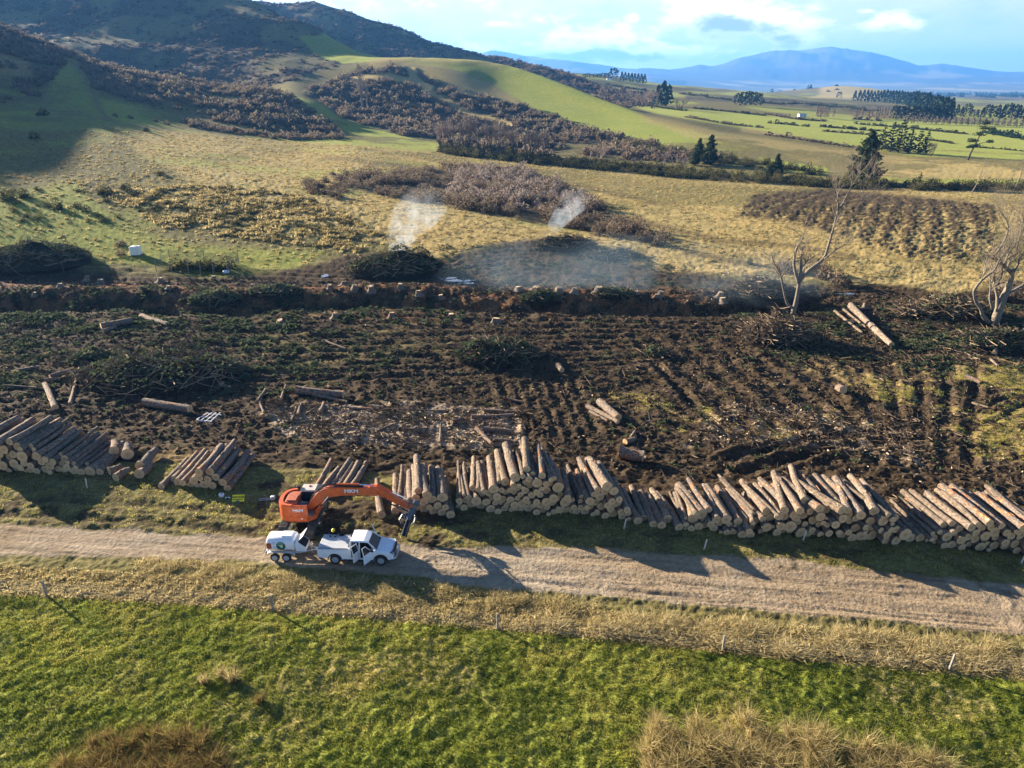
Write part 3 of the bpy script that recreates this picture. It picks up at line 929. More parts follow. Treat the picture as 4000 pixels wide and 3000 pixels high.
# ------------------------------------------------------------------ timber materials
def bark_material():
    mt, t, b = new_mat('bark')
    tcn = t.n('ShaderNodeTexCoord')
    info = t.n('ShaderNodeObjectInfo')
    off = t.t.nodes.new('ShaderNodeVectorMath'); off.operation = 'MULTIPLY_ADD'
    t.l(tcn.outputs['Object'], off.inputs[0]); off.inputs[1].default_value = (1, 3.6, 1)
    mulr = t.math('MULTIPLY', info.outputs['Random'], 40.0)
    cx = t.n('ShaderNodeCombineXYZ'); t.l(mulr, cx.inputs[0]); t.l(mulr, cx.inputs[1])
    t.l(cx.outputs[0], off.inputs[2])
    p = off.outputs[0]
    fine = t.noise(p, 5.5, 4, .72)
    patch = t.noise(p, 1.5, 3, .62)
    knots = t.noise(p, 3.4, 1, .5)
    hue = t.math('FRACT', t.math('MULTIPLY', info.outputs['Random'], 7.13))
    base = t.mix(hue, t.ramp(fine, [(.32, (.050, .036, .026)), (.5, (.20, .145, .10)), (.7, (.34, .265, .19))]),
                 t.ramp(fine, [(.32, (.045, .036, .030)), (.5, (.16, .13, .105)), (.7, (.31, .27, .225))]))
    red = t.ramp(fine, [(.3, (.12, .045, .02)), (.55, (.33, .15, .07)), (.75, (.52, .33, .18))])
    thr = t.math('ADD', patch, t.math('MULTIPLY', t.math('SUBTRACT', hue, .5), .14))
    c = t.mix(t.smooth(thr, .56, .66), base, red)
    pale = t.ramp(fine, [(.3, (.30, .19, .10)), (.7, (.62, .45, .27))])
    c = t.mix(t.smooth(thr, .68, .74), c, pale)
    c = t.mix(t.smooth(knots, .70, .76), c, (.60, .45, .28))
    t.l(c, b.inputs['Base Color'])
    bp = t.n('ShaderNodeBump', i_Strength=1.0, i_Distance=.06)
    t.l(fine, bp.inputs['Height']); t.l(bp.outputs[0], b.inputs['Normal'])
    return mt


def cut_material():
    mt, t, b = new_mat('cut_wood')
    tcn = t.n('ShaderNodeTexCoord'); info = t.n('ShaderNodeObjectInfo')
    sp = t.n('ShaderNodeSeparateXYZ'); t.l(tcn.outputs['Object'], sp.inputs[0])
    r = t.math('SQRT', t.math('ADD', t.math('MULTIPLY', sp.outputs[0], sp.outputs[0]), t.math('MULTIPLY', sp.outputs[2], sp.outputs[2])))
    n = t.noise(tcn.outputs['Object'], 5.0, 4, .6)
    ring = t.math('SINE', t.math('MULTIPLY', t.math('ADD', r, t.math('MULTIPLY', n, .12)), 60.0))
    c = t.ramp(r, [(0.0, (.40, .22, .10)), (.16, (.60, .38, .19)), (.42, (.72, .50, .28)), (.5, (.62, .40, .2))])
    c = t.mix(t.math('MULTIPLY', t.math('ADD', ring, 1.0), .10), c, (.36, .2, .09))
    c = t.mix(t.smooth(n, .55, .75), c, (.42, .27, .14))
    c = t.mix(t.math('MULTIPLY', info.outputs['Random'], .45), c, (.50, .30, .14))
    t.l(c, b.inputs['Base Color'])
    return mt


BARK = bark_material()
CUT = cut_material()
BARK_WORLD = simple_mat('small_log_bark', (.15, .115, .085), .6, 4, .95, .1, bump=.5)
CUT_WORLD = simple_mat('small_log_ends', (.60, .40, .21), .2, 3, .9, .1)
WOOD_PALE = simple_mat('split_wood', (.58, .42, .25), .35, 4, .9, .1, bump=.4)
WOOD_GREY = simple_mat('weathered_wood', (.30, .26, .21), .35, 5, .9, .1, bump=.4)
STAKE = simple_mat('stake_wood', (.62, .55, .42), .15, 5, .85, .1)

# log templates: unit length along +Y from the near end, unit diameter
lrng = random.Random(77)


def log_template(i):
    b = MB(); b.sm = True
    n = 12; k = 9
    bx, bz = lrng.uniform(-.22, .22), lrng.uniform(-.10, .10)
    taper = lrng.uniform(.62, .95)
    ell = [lrng.uniform(.94, 1.06) for _ in range(n)]
    rings = []
    for j in range(k):
        f = j / (k - 1)
        r = .5 * (1 - (1 - taper) * f) * (1.06 if j == 0 else 1)
        if lrng.random() < .3: r *= lrng.uniform(1.03, 1.10)
        cx = bx * math.sin(math.pi * f); cz = bz * math.sin(math.pi * f)
        rings.append([Vector((cx + r * ell[q] * lrng.uniform(.965, 1.035) * math.cos(2 * math.pi * q / n), f + (lrng.uniform(-.006, .006) if j in (0, k - 1) else 0),
                              cz + r * ell[q] * lrng.uniform(.965, 1.035) * math.sin(2 * math.pi * q / n))) for q in range(n)])
    b.loft(rings, True, False)
    # branch stubs
    for _ in range(lrng.randrange(1, 5)):
        f = lrng.uniform(.15, .95); a = lrng.uniform(-.4, math.pi + .4)
        r = .5 * (1 - (1 - taper) * f)
        q = Vector((math.cos(a), .0, math.sin(a)))
        c = Vector((bx * math.sin(math.pi * f), f, bz * math.sin(math.pi * f)))
        b.tube([c + q * r * .8, c + q * (r + .07) + Vector((0, .004, 0))], [.075, .06], 6)
    body = b.mesh('log_bark', True)
    e = MB()
    nr_ = [Vector((p.x * .985, p.y - .0015, p.z * .985)) for p in rings[0]]
    e.v.extend(tuple(p) for p in nr_); e.v.append((0, -.004, 0))
    for q in range(n): e.face((q, (q + 1) % n, n))
    near_end = e.mesh('log_end', False)
    e = MB()
    fr = [Vector((p.x * .985, p.y + .0015, p.z * .985)) for p in rings[-1]]
    e.v.extend(tuple(p) for p in fr)
    e.face(list(range(n))[::-1])
    far_end = e.mesh('log_end', False)
    for me_, mt_ in ((body, BARK), (near_end, CUT), (far_end, CUT)):
        me_.materials.append(mt_)
    return body, near_end, far_end


LOGT = [log_template(i) for i in range(16)]


def add_log(p, yaw, pitch, length, diam, name='log', ends=True, tmpl=None):
    body, e0, e1 = LOGT[lrng.randrange(len(LOGT)) if tmpl is None else tmpl]
    o = bpy.data.objects.new(name, body); COL.objects.link(o)
    o.matrix_world = (Matrix.Translation(p) @ Matrix.Rotation(-yaw, 4, 'Z') @ Matrix.Rotation(pitch, 4, 'X')
                      @ Matrix.Rotation(lrng.choice((0, 0, .5, -.5)), 4, 'Y') @ Matrix.Diagonal((diam, length, diam, 1)))
    if ends:
        for me_ in (e0, e1):
            c = bpy.data.objects.new('cut_end', me_); COL.objects.link(c); c.parent = o
    return o


# ------------------------------------------------------------------ stacks beside the road
def size_word(d):
    return 'thin' if d < .34 else 'thick' if d > .58 else 'medium'


ORD = ['first', 'second', 'third', 'fourth', 'fifth', 'sixth', 'seventh', 'eighth', 'ninth', 'tenth', 'eleventh', 'twelfth', 'thirteenth', 'fourteenth', 'fifteenth',
       'sixteenth', 'seventeenth', 'eighteenth', 'nineteenth', 'twentieth', 'twenty-first', 'twenty-second', 'twenty-third', 'twenty-fourth', 'twenty-fifth', 'twenty-sixth', 'twenty-seventh', 'twenty-eighth']


def stack(place, group, u0, v0, u1, v1, yaw_deg, prof, dmean, dsd, length, seed, jit=2.0, jit_near=.36, big_top=0, dmin=.2, dmax=.9):
    """pile of logs with near ends along a line on the land; prof = heights along the line"""
    rng = random.Random(seed)
    a = Vector(at(u0, v0)); b = Vector(at(u1, v1))
    L = (b - a).length; e = (b - a) / L
    circ = []            # s, z, r, row

    def H(s):
        return np.interp(s / L, np.linspace(0, 1, len(prof)), prof)

    def newr():
        return min(dmax, max(dmin, rng.gauss(dmean, dsd))) / 2
    s = 0.0
    while s < L:
        r = newr()
        s += r
        if H(s) > r * .6 and s < L + r: circ.append((s, r * .95, r, 0))
        s += r * (1.0 if H(s) > .6 else rng.uniform(1.0, 1.25))
    grow = True; guard = 0
    while grow and guard < 400:
        guard += 1
        r = newr()
        best = None
        for i in range(len(circ)):
            s1, z1, r1, w1 = circ[i]
            for j in range(i + 1, len(circ)):
                s2, z2, r2, w2 = circ[j]
                dd_ = math.hypot(s2 - s1, z2 - z1)
                if dd_ > r1 + r2 + 2 * r or abs(s1 - s2) < .02: continue
                A, B = r1 + r, r2 + r
                aa = (A * A - B * B + dd_ * dd_) / (2 * dd_)
                hh = A * A - aa * aa
                if hh < 0: continue
                hh = math.sqrt(hh)
                ex, ez = (s2 - s1) / dd_, (z2 - z1) / dd_
                for sg in (1, -1):
                    q = (s1 + ex * aa - sg * ez * hh, z1 + ez * aa + sg * ex * hh)
                    if q[1] < max(z1, z2) - .3 * r or not (min(s1, s2) < q[0] < max(s1, s2)): continue
                    if q[1] + r * .7 > H(q[0]): continue
                    if any((q[0] - c[0]) ** 2 + (q[1] - c[1]) ** 2 < (r + c[2]) ** 2 * .97 for c in circ): continue
                    if best is None or q[1] < best[1]: best = (q[0], q[1], r, max(w1, w2) + 1)
        if best is None:
            if dmin / 2 * 1.2 < r and guard % 7: continue
            grow = False
        else:
            circ.append(best)
    print(place, len(circ))
    out = []
    rows = {}
    for c in circ: rows.setdefault(c[3], []).append(c)
    top = max(rows)
    for w, cs in rows.items():
        cs.sort()
        for i, (s, z, r, _) in enumerate(cs):
            covered = any(abs(c[0] - s) < .8 * (c[2] + r) and c[1] > z for c in circ)
            jj = jit if covered else jit * 1.8
            p = a + e * s
            yaw = math.radians(yaw_deg + rng.uniform(-jj, jj))
            ln = length * rng.uniform(.88, 1.08)
            dn = rng.uniform(-jit_near, jit_near) * (1 if covered else 1.6)
            p = p + Vector((math.sin(yaw), math.cos(yaw), 0)) * dn
            gzv = float(gz(p.x, p.y))
            far_z = float(gz(p.x + math.sin(yaw) * ln, p.y + math.cos(yaw) * ln))
            pit = math.atan2(np.clip(far_z - gzv, -.15, .3), ln) + math.radians(rng.uniform(-1, 1) * (jit * .25))
            o = add_log((p.x, p.y, gzv + z - .03), yaw, pit, ln, r * 2)
            row = 'bottom row' if w == 0 else 'top row' if w == top else ORD[w] + ' row'
            n_ = len(cs)
            if i == 0: pos = 'left end'
            elif i == n_ - 1: pos = 'right end'
            elif i < n_ / 2: pos = ORD[i] + ' from left'
            else: pos = ORD[n_ - 1 - i] + ' from right'
            tag(o, '%s log in the %s of the %s, %s' % (size_word(2 * r), row, place, pos), 'log', group)
            out.append(o)
    return out


n_logs = []
n_logs += stack('tall left stack', 'logs in the tall left stack', -52, 1018, 214, 1024, 3, [3.6, 3.7, 3.4, 2.8, 2.3, 1.7, 1.0, .7], .60, .15, 5.2, 1, 2)
n_logs += stack('small neat left stack', 'logs in the small neat stack', 350, 1047, 500, 1056, 2, [.7, .7, 1.0, 2.1, 2.0, .8], .66, .08, 5.2, 5, 1.5)
n_logs += stack('row behind the excavator arm', 'logs behind the excavator arm', 672, 1070, 752, 1064, 5, [.75, .75, .75, .75], .56, .06, 4.6, 4, 3)
n_logs += stack('stack beyond the grapple', 'logs beyond the grapple', 846, 1106, 976, 1114, -7, [.8, 1.0, 2.3, 2.5, 1.9, 1.7], .60, .13, 5.2, 8, 3)
n_logs += stack('high middle stack', 'logs in the high middle stack', 985, 1100, 1236, 1112, -6, [1.3, 1.8, 2.4, 3.0, 3.9, 3.9, 3.1, 1.5], .52, .15, 4.9, 9, 3, dmin=.26)
n_logs += stack('second middle stack', 'logs in the second middle stack', 1238, 1112, 1362, 1126, -8, [.9, 2.0, 3.0, 3.3, 2.2, .7], .53, .14, 4.9, 21, 2.5, dmin=.26)
n_logs += stack('single right row', 'logs in the single row', 1366, 1124, 1462, 1142, -6, [.7, .75, .75, .75], .64, .06, 4.9, 6, 3)
n_logs += stack('low loose stack', 'logs in the low loose stack', 1474, 1140, 1612, 1156, -2, [.8, 1.6, 1.9, 1.7, 1.3, 1.0], .55, .14, 4.6, 17, 7, .4, dmin=.26)
n_logs += stack('jumbled right stack', 'logs in the jumbled stack', 1610, 1150, 1955, 1174, -5, [1.1, 2.2, 2.8, 2.9, 3.0, 2.9, 2.6, 1.5], .53, .16, 5.0, 12, 11, .55, dmin=.26)
n_logs += stack('neat far right stack', 'logs in the neat far right stack', 1958, 1172, 2262, 1200, -5, [.5, 1.0, 2.1, 3.0, 3.0, 2.9, 2.8], .56, .14, 4.9, 14, 2.5, dmin=.28)
print('stack logs', len(n_logs))
# the 285 that show largest stay single; the rest of the packed small timber is one mass
n_logs.sort(key=lambda o: -o.scale.x / max(1.0, (o.location - cam.location).length))
small = n_logs[285:]
if small:
    V = []; Fc = []; Mi = []; Sm = []
    for o in small:
        for ob in [o] + list(o.children):
            k = len(V); mw = o.matrix_world
            V += [tuple(mw @ w.co) for w in ob.data.vertices]
            for pl_ in ob.data.polygons:
                Fc.append([k + q for q in pl_.vertices]); Mi.append(0 if ob is o else 1); Sm.append(ob is o)
    me = bpy.data.meshes.new('packed_small_logs'); me.from_pydata(V, [], Fc)
    me.polygons.foreach_set('material_index', Mi); me.polygons.foreach_set('use_smooth', Sm)
    tag(link('packed_small_logs', me, [BARK_WORLD, CUT_WORLD]), kind='stuff')
    for o in small:
        for c in list(o.children): bpy.data.objects.remove(c)
        bpy.data.objects.remove(o)
    n_logs = n_logs[:285]


def lone(u0, v0, u1, v1, diam, label, cat='log', group=None, z0=None, z1=None, tmpl=None):
    """a log lying on the land between two frame positions (centre line)"""
    def spot(u, v):
        # the line of sight meets the land raised by half the log's width
        p = Vector(at(u, v))
        d = (Vector((0, 0, CAM_H)) - p).normalized()
        return p + d * (diam * .45 / max(d.z, .15))
    A, B = spot(u0, v0), spot(u1, v1)
    if z0 is not None: A.z += z0
    if z1 is not None: B.z += z1
    d = B - A
    kind = 'pole' if diam <= .36 else 'log_butt' if d.length < diam * 4.2 else 'loose_log'
    cat = {'pole': 'pole', 'log_butt': 'log butt', 'loose_log': 'felled log'}[kind]
    o = add_log(A, math.atan2(d.x, d.y), math.asin(d.z / d.length), d.length, diam, kind, tmpl=tmpl)
    return tag(o, label, cat, group)


G_L = 'loose logs on the cleared ground'
lone(824, 1112, 815, 1036, .62, 'single thick log lying apart in front of the excavator arm', group=G_L)
# tumbled butts beside the left stack
for i, (a, b_, c, d, w, t_) in enumerate([
        (249, 985, 250, 966, .85, 'stubby yellow-ended log on top of the tumbled heap'), (278, 992, 280, 972, 1.0, 'fat stubby log with a splintered top in the tumbled heap'),
        (304, 1008, 338, 972, .9, 'long dark butt log at the right edge of the tumbled heap'), (250, 1032, 280, 1014, .72, 'pale-ended stub log lowest in the tumbled heap'),
        (301, 1024, 322, 1000, .85, 'charred grey-ended butt log in the tumbled heap'), (209, 1012, 240, 996, .6, 'dark stub half buried at the left of the tumbled heap'),
        (235, 1018, 262, 1008, .75, 'blackened butt lying across the tumbled heap'), (225, 990, 246, 968, .6, 'dark log behind the yellow-ended stub')]):
    lone(a, b_, c, d, w, t_, group='tumbled butts beside the left stack', z0=.5 if i in (0, 1) else 0, z1=.5 if i in (0, 1) else 0)
# logs lying about
for a in [
        (312, 868, 410, 884, .85, 'large bluish log lying alone behind the left stack'),
        (119, 880, 98, 830, .62, 'pale-barked log pointing at the tall left stack'),
        (152, 872, 172, 795, .42, 'slender peeled log leaning by the big brush heap'),
        (100, 840, 8, 832, .25, 'thin long pole lying behind the tall left stack'),
        (108, 815, 160, 800, .6, 'reddish log beside the big brush heap'),
        (96, 822, 128, 818, .5, 'short grey log beside the big brush heap'),
        (378, 822, 396, 808, .7, 'short fat butt in the cluster right of the brush heap'),
        (400, 826, 424, 808, .45, 'blue-grey short log in the cluster right of the brush heap'),
        (395, 838, 450, 828, .45, 'grey log lying level in the cluster right of the brush heap'),
        (424, 780, 482, 828, .5, 'long brown log slanting down into the cluster'),
        (440, 824, 496, 836, .4, 'dark thin log under the cluster right of the brush heap'),
        (640, 842, 742, 852, .85, 'big dark red log lying level left of centre'),
        (676, 852, 748, 868, .42, 'smooth brown log below the big dark red log'),
        (556, 866, 574, 840, .38, 'bent brown branch log at the left of the chips'),
        (608, 862, 618, 832, .32, 'short upright looking log left of the chips'),
        (560, 862, 570, 890, .3, 'slim pale log at the left edge of the chips'),
        (645, 896, 652, 872, .42, 'short thick billet in the chips'),
        (630, 908, 640, 880, .28, 'slim billet beside the short thick one in the chips'),
        (658, 896, 692, 874, .24, 'narrow pole leaning over the chips'),
        (690, 890, 700, 870, .5, 'short butt with a pale top in the chips'),
        (700, 878, 755, 880, .22, 'thin pole lying level behind the chips'),
        (755, 882, 970, 888, .28, 'long thin pole lying across the cleared ground'),
        (950, 955, 952, 898, .28, 'thin pole pointing straight at the camera in the chips'),
        (1018, 901, 1110, 896, .55, 'grey log on top of the small heap right of the chips'),
        (1045, 886, 1110, 890, .35, 'thin grey log behind the small heap'),
        (1046, 928, 1105, 932, .55, 'dark log at the front of the small heap right of the chips'),
        (1065, 950, 1104, 952, .35, 'slim log lowest by the small heap'),
        (1030, 925, 1062, 958, .5, 'red-brown forked limb slanting across the small heap'),
        (1268, 878, 1335, 912, .48, 'pale bent log in the pair right of centre'),
        (1295, 868, 1336, 902, .8, 'thick rough log in the pair right of centre'),
        (1275, 888, 1312, 908, .35, 'thin red log under the pair right of centre'),
        (1838, 660, 1926, 744, .95, 'very long pale log lying right of the bare tree'),
        (1803, 672, 1862, 718, .42, 'thinner dark log lying beside the very long pale log'),
        (1822, 668, 1870, 706, .4, 'thin log squeezed against the very long pale log'),
        (1960, 662, 2060, 690, .35, 'long thin limb lying left of the bent willow'),
        (2148, 762, 2160, 730, .55, 'short log on end below the bent willow'),
        (2140, 776, 2155, 790, .3, 'pale curved limb below the bent willow'),
        (218, 705, 285, 692, .9, 'large bluish log on the near edge of the ditch'),
        (222, 716, 250, 706, .6, 'shorter log beside the large bluish one by the ditch'),
        (305, 682, 362, 700, .8, 'bark-stripped blue log lying by the ditch'),
        (700, 735, 745, 752, .28, 'pale broken limb on the dark floor left of centre'),
        (1206, 790, 1214, 800, .75, 'short round butt lying alone in the heap shadow'),
        (1340, 975, 1390, 985, 1.1, 'huge orange-hearted butt lying alone right of centre'),
        (1350, 955, 1372, 948, .55, 'small pale log behind the huge orange butt'),
        (1362, 948, 1372, 932, .45, 'upright looking stub on the huge orange butt'),
        (1394, 910, 1404, 912, .5, 'short round billet lying alone right of the pair'),
        (804, 878, 826, 880, .45, 'pale sawn disc lying behind the chips'),
        (1812, 838, 1822, 842, .9, 'rusty round butt alone on the right of the floor'),
        (2085, 812, 2118, 826, .5, 'brown log on the grass at the right edge'),
        (860, 935, 872, 945, .4, 'short chopped billet lying in the middle of the chips'),
        (975, 912, 1000, 905, .4, 'short billet beside the thin pole in the chips'),
        (812, 932, 850, 916, .24, 'slim limb lying in the middle of the chips'),
        (1098, 862, 1128, 868, .3, 'slim grey log behind the small heap of logs'),
        (1720, 935, 1745, 950, .22, 'short stick on the chips at the right'),
        (40, 800, 85, 792, .4, 'brown log near the left frame edge by the brush heap'),
        (2100, 870, 2135, 880, .25, 'thin limb lying on the yellow grass at the right')]:
    lone(*a[:5], a[5], group=G_L)

# ------------------------------------------------------------------ stumps along the ditch bank
srng = random.Random(9)


def make_stump(seed):
    rng = random.Random(seed)
    b = MB(); b.sm = True
    n = 14; rings = []
    lob = [rng.uniform(.85, 1.2) for _ in range(n)]
    hh = 1.0
    for z, r in ((-.4, 1.15), (0.0, .82), (.25, .64), (.6, .55), (1.0, .52)):
        rings.append([Vector((r * (1 + (lob[q] - 1) * (1.6 - z)) * math.cos(2 * math.pi * q / n), r * (1 + (lob[q] - 1) * (1.6 - z)) * math.sin(2 * math.pi * q / n), z + (rng.uniform(-.07, .07) if z == 1.0 else 0))) for q in range(n)])
    b.loft(rings, True, False)
    me = b.mesh('stump', True); me.materials.append(BARK)
    c = MB()
    c.v.extend((p.x * .97, p.y * .97, p.z + .012) for p in rings[-1]); c.v.append((0, 0, 1.04))
    for q in range(n): c.face((q, (q + 1) % n, n))
    ce = c.mesh('stump_top', False); ce.materials.append(WOOD_PALE)
    return me, ce


STT = [make_stump(i) for i in range(5)]
stump_spots = [(190, 607, .9), (230, 611, .9), (125, 625, .8), (340, 610, .7), (367, 630, .7), (65, 632, .8), (450, 607, .6), (560, 628, .6), (640, 625, .7), (700, 632, .8), (730, 620, .8), (770, 622, .8),
               (800, 628, .9), (870, 622, .9), (915, 632, 1.0), (960, 640, .8), (1110, 628, .9), (1145, 632, .9), (1215, 632, 1.0), (1250, 638, .8), (1285, 634, .9), (1375, 640, .8), (1410, 645, .7), (1435, 640, .7), (1545, 640, .9),
               (1560, 655, .8), (1620, 640, .8), (1860, 660, .7), (1955, 665, .9), (1995, 660, .8), (620, 690, .8), (980, 688, .7), (1060, 690, 1.1), (720, 690, .8), (860, 690, .7)]
for i, (u, v, s) in enumerate(stump_spots):
    p = at(u + srng.uniform(-14, 14), v + srng.uniform(-7, 9)); s *= srng.uniform(.75, 1.2)
    me, ce = STT[i % 5]
    o = link('tree_stump', me, None)
    o.location = (p[0], p[1], p[2] + .1)
    o.rotation_euler = (srng.uniform(-.12, .2), srng.uniform(-.15, .15), srng.uniform(0, 6.28))
    o.scale = (s * .95, s * .95, s * srng.uniform(.5, .95))
    c = link('sawn_top', ce, None, o)
    nb = ['in the dark floor below the ditch', 'on the bank beyond the ditch'][v < 670]
    pos = 'left of the netted garden' if u < 320 else 'below the netted garden' if u < 500 else 'left of the smoking heap' if u < 740 else 'below the smoking heap' if u < 940 else 'in the drifting smoke' if u < 1300 else 'left of the bare tree' if u < 1680 else 'right of the bare tree'
    tag(o, '%s sawn stump %s, %s' % ('broad' if s > .85 else 'small', nb, pos), 'stump', 'tree stumps along the ditch')

# white marker stakes along the stacks
for u, v0, v1, w in [(188, 1054, 1030, 'below the tall left stack'), (1348, 1142, 1125, 'below the second middle stack'), (1521, 1187, 1166, 'below the low loose stack'), (1735, 1167, 1145, 'below the jumbled stack'), (2206, 1216, 1205, 'at the right frame edge below the neat stack')]:
    p = at(u, v0)
    b = MB(); b.box((0, 0, .42), (.09, .09, .9), bev=.012)
    b.tube([(0, 0, .86), (0, 0, .93)], [.05, .012], 4)
    o = b.build('marker_stake', STAKE)
    o.location = p; o.rotation_euler = (.06, .1, .3)
    tag(o, 'pale wooden marker stake in the verge %s' % w, 'stake', 'marker stakes along the stacks')
# ------------------------------------------------------------------ machines
ORANGE = simple_mat('orange_paint', (.62, .115, .025), .22, 2.5, .42, .4)
WHITE = simple_mat('white_paint', (.78, .79, .80), .06, 1.5, .3, .5)
DUSTY = simple_mat('dusty_white_paint', (.66, .64, .60), .14, 2.0, .5, .3)
BLACK = simple_mat('black_plastic', (.018, .018, .02), .3, 6, .5, .3)
RUBBER = simple_mat('tyre_rubber', (.05, .046, .042), .35, 8, .9, .1)
STEEL = simple_mat('track_steel', (.075, .066, .058), .45, 5, .6, .4)
SILVER = simple_mat('silver_metal', (.55, .56, .57), .12, 4, .35, .5, metal=.6)
CHROME = simple_mat('chrome_rod', (.75, .76, .78), .05, 3, .15, .5, metal=1.0)
GALV = simple_mat('galvanised_steel', (.50, .52, .54), .16, 7, .5, .4, metal=.35)
GREYLID = simple_mat('grey_tray_lid', (.50, .52, .53), .08, 4, .5, .3)
BEIGE = simple_mat('beige_cab_roof', (.50, .46, .40), .12, 4, .6, .2)
RED = simple_mat('red_lens', (.45, .02, .02), .2, 5, .2, .5)
LETTER = simple_mat('white_lettering', (.85, .85, .85), .03, 5, .5, .3)
REDMARK = simple_mat('red_brown_placard', (.32, .09, .05), .25, 9, .6, .2)
DARKIN = simple_mat('dark_interior', (.022, .022, .024), .3, 6, .8, .1)
HIVIS = simple_mat('yellow_sign', (.80, .78, .03), .05, 4, .5, .3)
PITCHBLACK = simple_mat('black_print', (.015, .015, .015), .1, 4, .6, .2)
GREENBADGE = simple_mat('dark_green_emblem', (.02, .12, .085), .12, 6, .5, .3)
PALEGREEN = simple_mat('pale_emblem_print', (.55, .68, .48), .2, 9, .6, .2)
BLUEMARK = simple_mat('blue_print', (.10, .22, .45), .1, 5, .6, .2)
GREASE = simple_mat('greasy_metal', (.11, .12, .125), .5, 6, .4, .5, metal=.3)
GLASS, _t, _b = new_mat('tinted_glass')
_b.inputs['Base Color'].default_value = (.018, .026, .032, 1)
_b.inputs['Roughness'].default_value = .08
_b.inputs['Specular IOR Level'].default_value = .7


def text(name, body, size, mat, parent, loc, rot, depth=.004, bold=0.0, sx=1.0):
    cu = bpy.data.curves.new(name, 'FONT')
    cu.body = body; cu.size = size; cu.extrude = depth; cu.offset = bold
    cu.align_x = 'CENTER'; cu.align_y = 'CENTER'
    cu.materials.append(mat)
    tmp = bpy.data.objects.new(name, cu); COL.objects.link(tmp)
    dg_ = bpy.context.evaluated_depsgraph_get()
    me = bpy.data.meshes.new_from_object(tmp.evaluated_get(dg_))
    bpy.data.objects.remove(tmp)
    o = link(name, me, mat, parent)
    o.location = loc; o.rotation_euler = rot; o.scale = (sx, 1, 1)
    return o


def cyl_y(b, c, r, w, n=20, bev=0.0):
    """disc or drum with its axis along y"""
    ang = [2 * math.pi * j / n for j in range(n)]
    prof = [(-w / 2, r - bev), (-w / 2 + bev, r), (w / 2 - bev, r), (w / 2, r - bev)] if bev else [(-w / 2, r), (w / 2, r)]
    b.loft([[Vector((c[0] + q * math.cos(a), c[1] + y, c[2] + q * math.sin(a))) for a in ang] for y, q in prof], True, True)


def wheel(parent, c, r, w, side, spokes=8, rim_mat=None):
    """a wheel with its tyre and rim; side -1 means its face looks to -y"""
    h = empty('wheel', c); h.parent = parent
    b = MB(); b.sm = True
    cyl_y(b, (0, 0, 0), r, w, 28, .04)
    ty = b.build('tyre', RUBBER, h)
    b = MB()
    f = side * (w / 2 + .004)
    cyl_y(b, (0, f, 0), r * .60, .012, 24)
    for i in range(spokes):
        a = 2 * math.pi * i / spokes
        R = Matrix.Rotation(-a, 3, 'Y')
        b.box(R @ Vector((r * .34, 0, 0)) + Vector((0, f + side * .012, 0)), (r * .46, .02, r * .12), R, .008)
    cyl_y(b, (0, f + side * .018, 0), r * .16, .03, 12)
    b.build('rim', rim_mat or SILVER, h)
    return h


def arc(cx, cz, r, a0, a1, n=9):
    return [(cx + r * math.cos(a0 + (a1 - a0) * i / (n - 1)), cz + r * math.sin(a0 + (a1 - a0) * i / (n - 1))) for i in range(n)]


def slab(b, outline, halfw, cham=.05, inset=.04):
    """side outline (x,z) made into a car-body block with softened sides"""
    P = np.array(outline)
    c = P.mean(0)
    n = len(P)
    ins = []
    for i in range(n):
        d0 = P[i] - P[i - 1]; d1 = P[(i + 1) % n] - P[i]
        d0 = d0 / (np.linalg.norm(d0) + 1e-9); d1 = d1 / (np.linalg.norm(d1) + 1e-9)
        nrm = np.array([-(d0[1] + d1[1]), d0[0] + d1[0]])
        nrm = nrm / (np.linalg.norm(nrm) + 1e-9)
        ins.append(P[i] + nrm * inset)
    ins = np.array(ins)
    area_ = sum(P[i][0] * P[(i + 1) % n][1] - P[(i + 1) % n][0] * P[i][1] for i in range(n))
    if area_ < 0:
        ins = 2 * P - ins
    rings = [[Vector((p[0], y, p[1])) for p in q] for y, q in ((-halfw, ins), (-halfw + cham, P), (halfw - cham, P), (halfw, ins))]
    b.loft(rings, True, True)


# ---- pickup
ute = empty('pickup', (-10.72, 41.92, float(gz(-10.72, 41.92)) + .02), math.radians(-2.4))
tag(ute, 'white double-cab pickup with its side doors standing open on the gravel road', 'pickup')
RW = .39
b = MB()
slab(b, [(.92, .42), (1.15, .42)] + arc(1.61, .40, .47, math.pi, 0, 11) + [(2.2, .44), (2.44, .50), (2.50, .62), (2.47, .88), (2.36, 1.00), (2.0, 1.09), (1.3, 1.17), (.92, 1.19)], .93, .10, .07)
slab(b, [(-2.83, .55), (-2.2, .50)] + arc(-1.61, .40, .47, math.pi, 0, 11) + [(-.95, .44), (-.52, .44), (-.52, 1.2), (-2.83, 1.2)], .93, .06, .035)
b.box((.2, 0, .49), (1.5, 1.80, .14), bev=.03)
b.build('body', WHITE, ute)
b = MB()      # roof with pillars
rf = [[(-.5, -.70, 1.74), (-.5, .70, 1.74), (-.5, .64, 1.80), (-.5, -.64, 1.80)], [(-.2, -.72, 1.76), (-.2, .72, 1.76), (-.2, .66, 1.85), (-.2, -.66, 1.85)],
      [(.45, -.72, 1.75), (.45, .72, 1.75), (.45, .66, 1.84), (.45, -.66, 1.84)], [(.78, -.68, 1.68), (.78, .68, 1.68), (.78, .62, 1.76), (.78, -.62, 1.76)]]
b.loft([[Vector(p) for p in r] for r in rf], True, True)
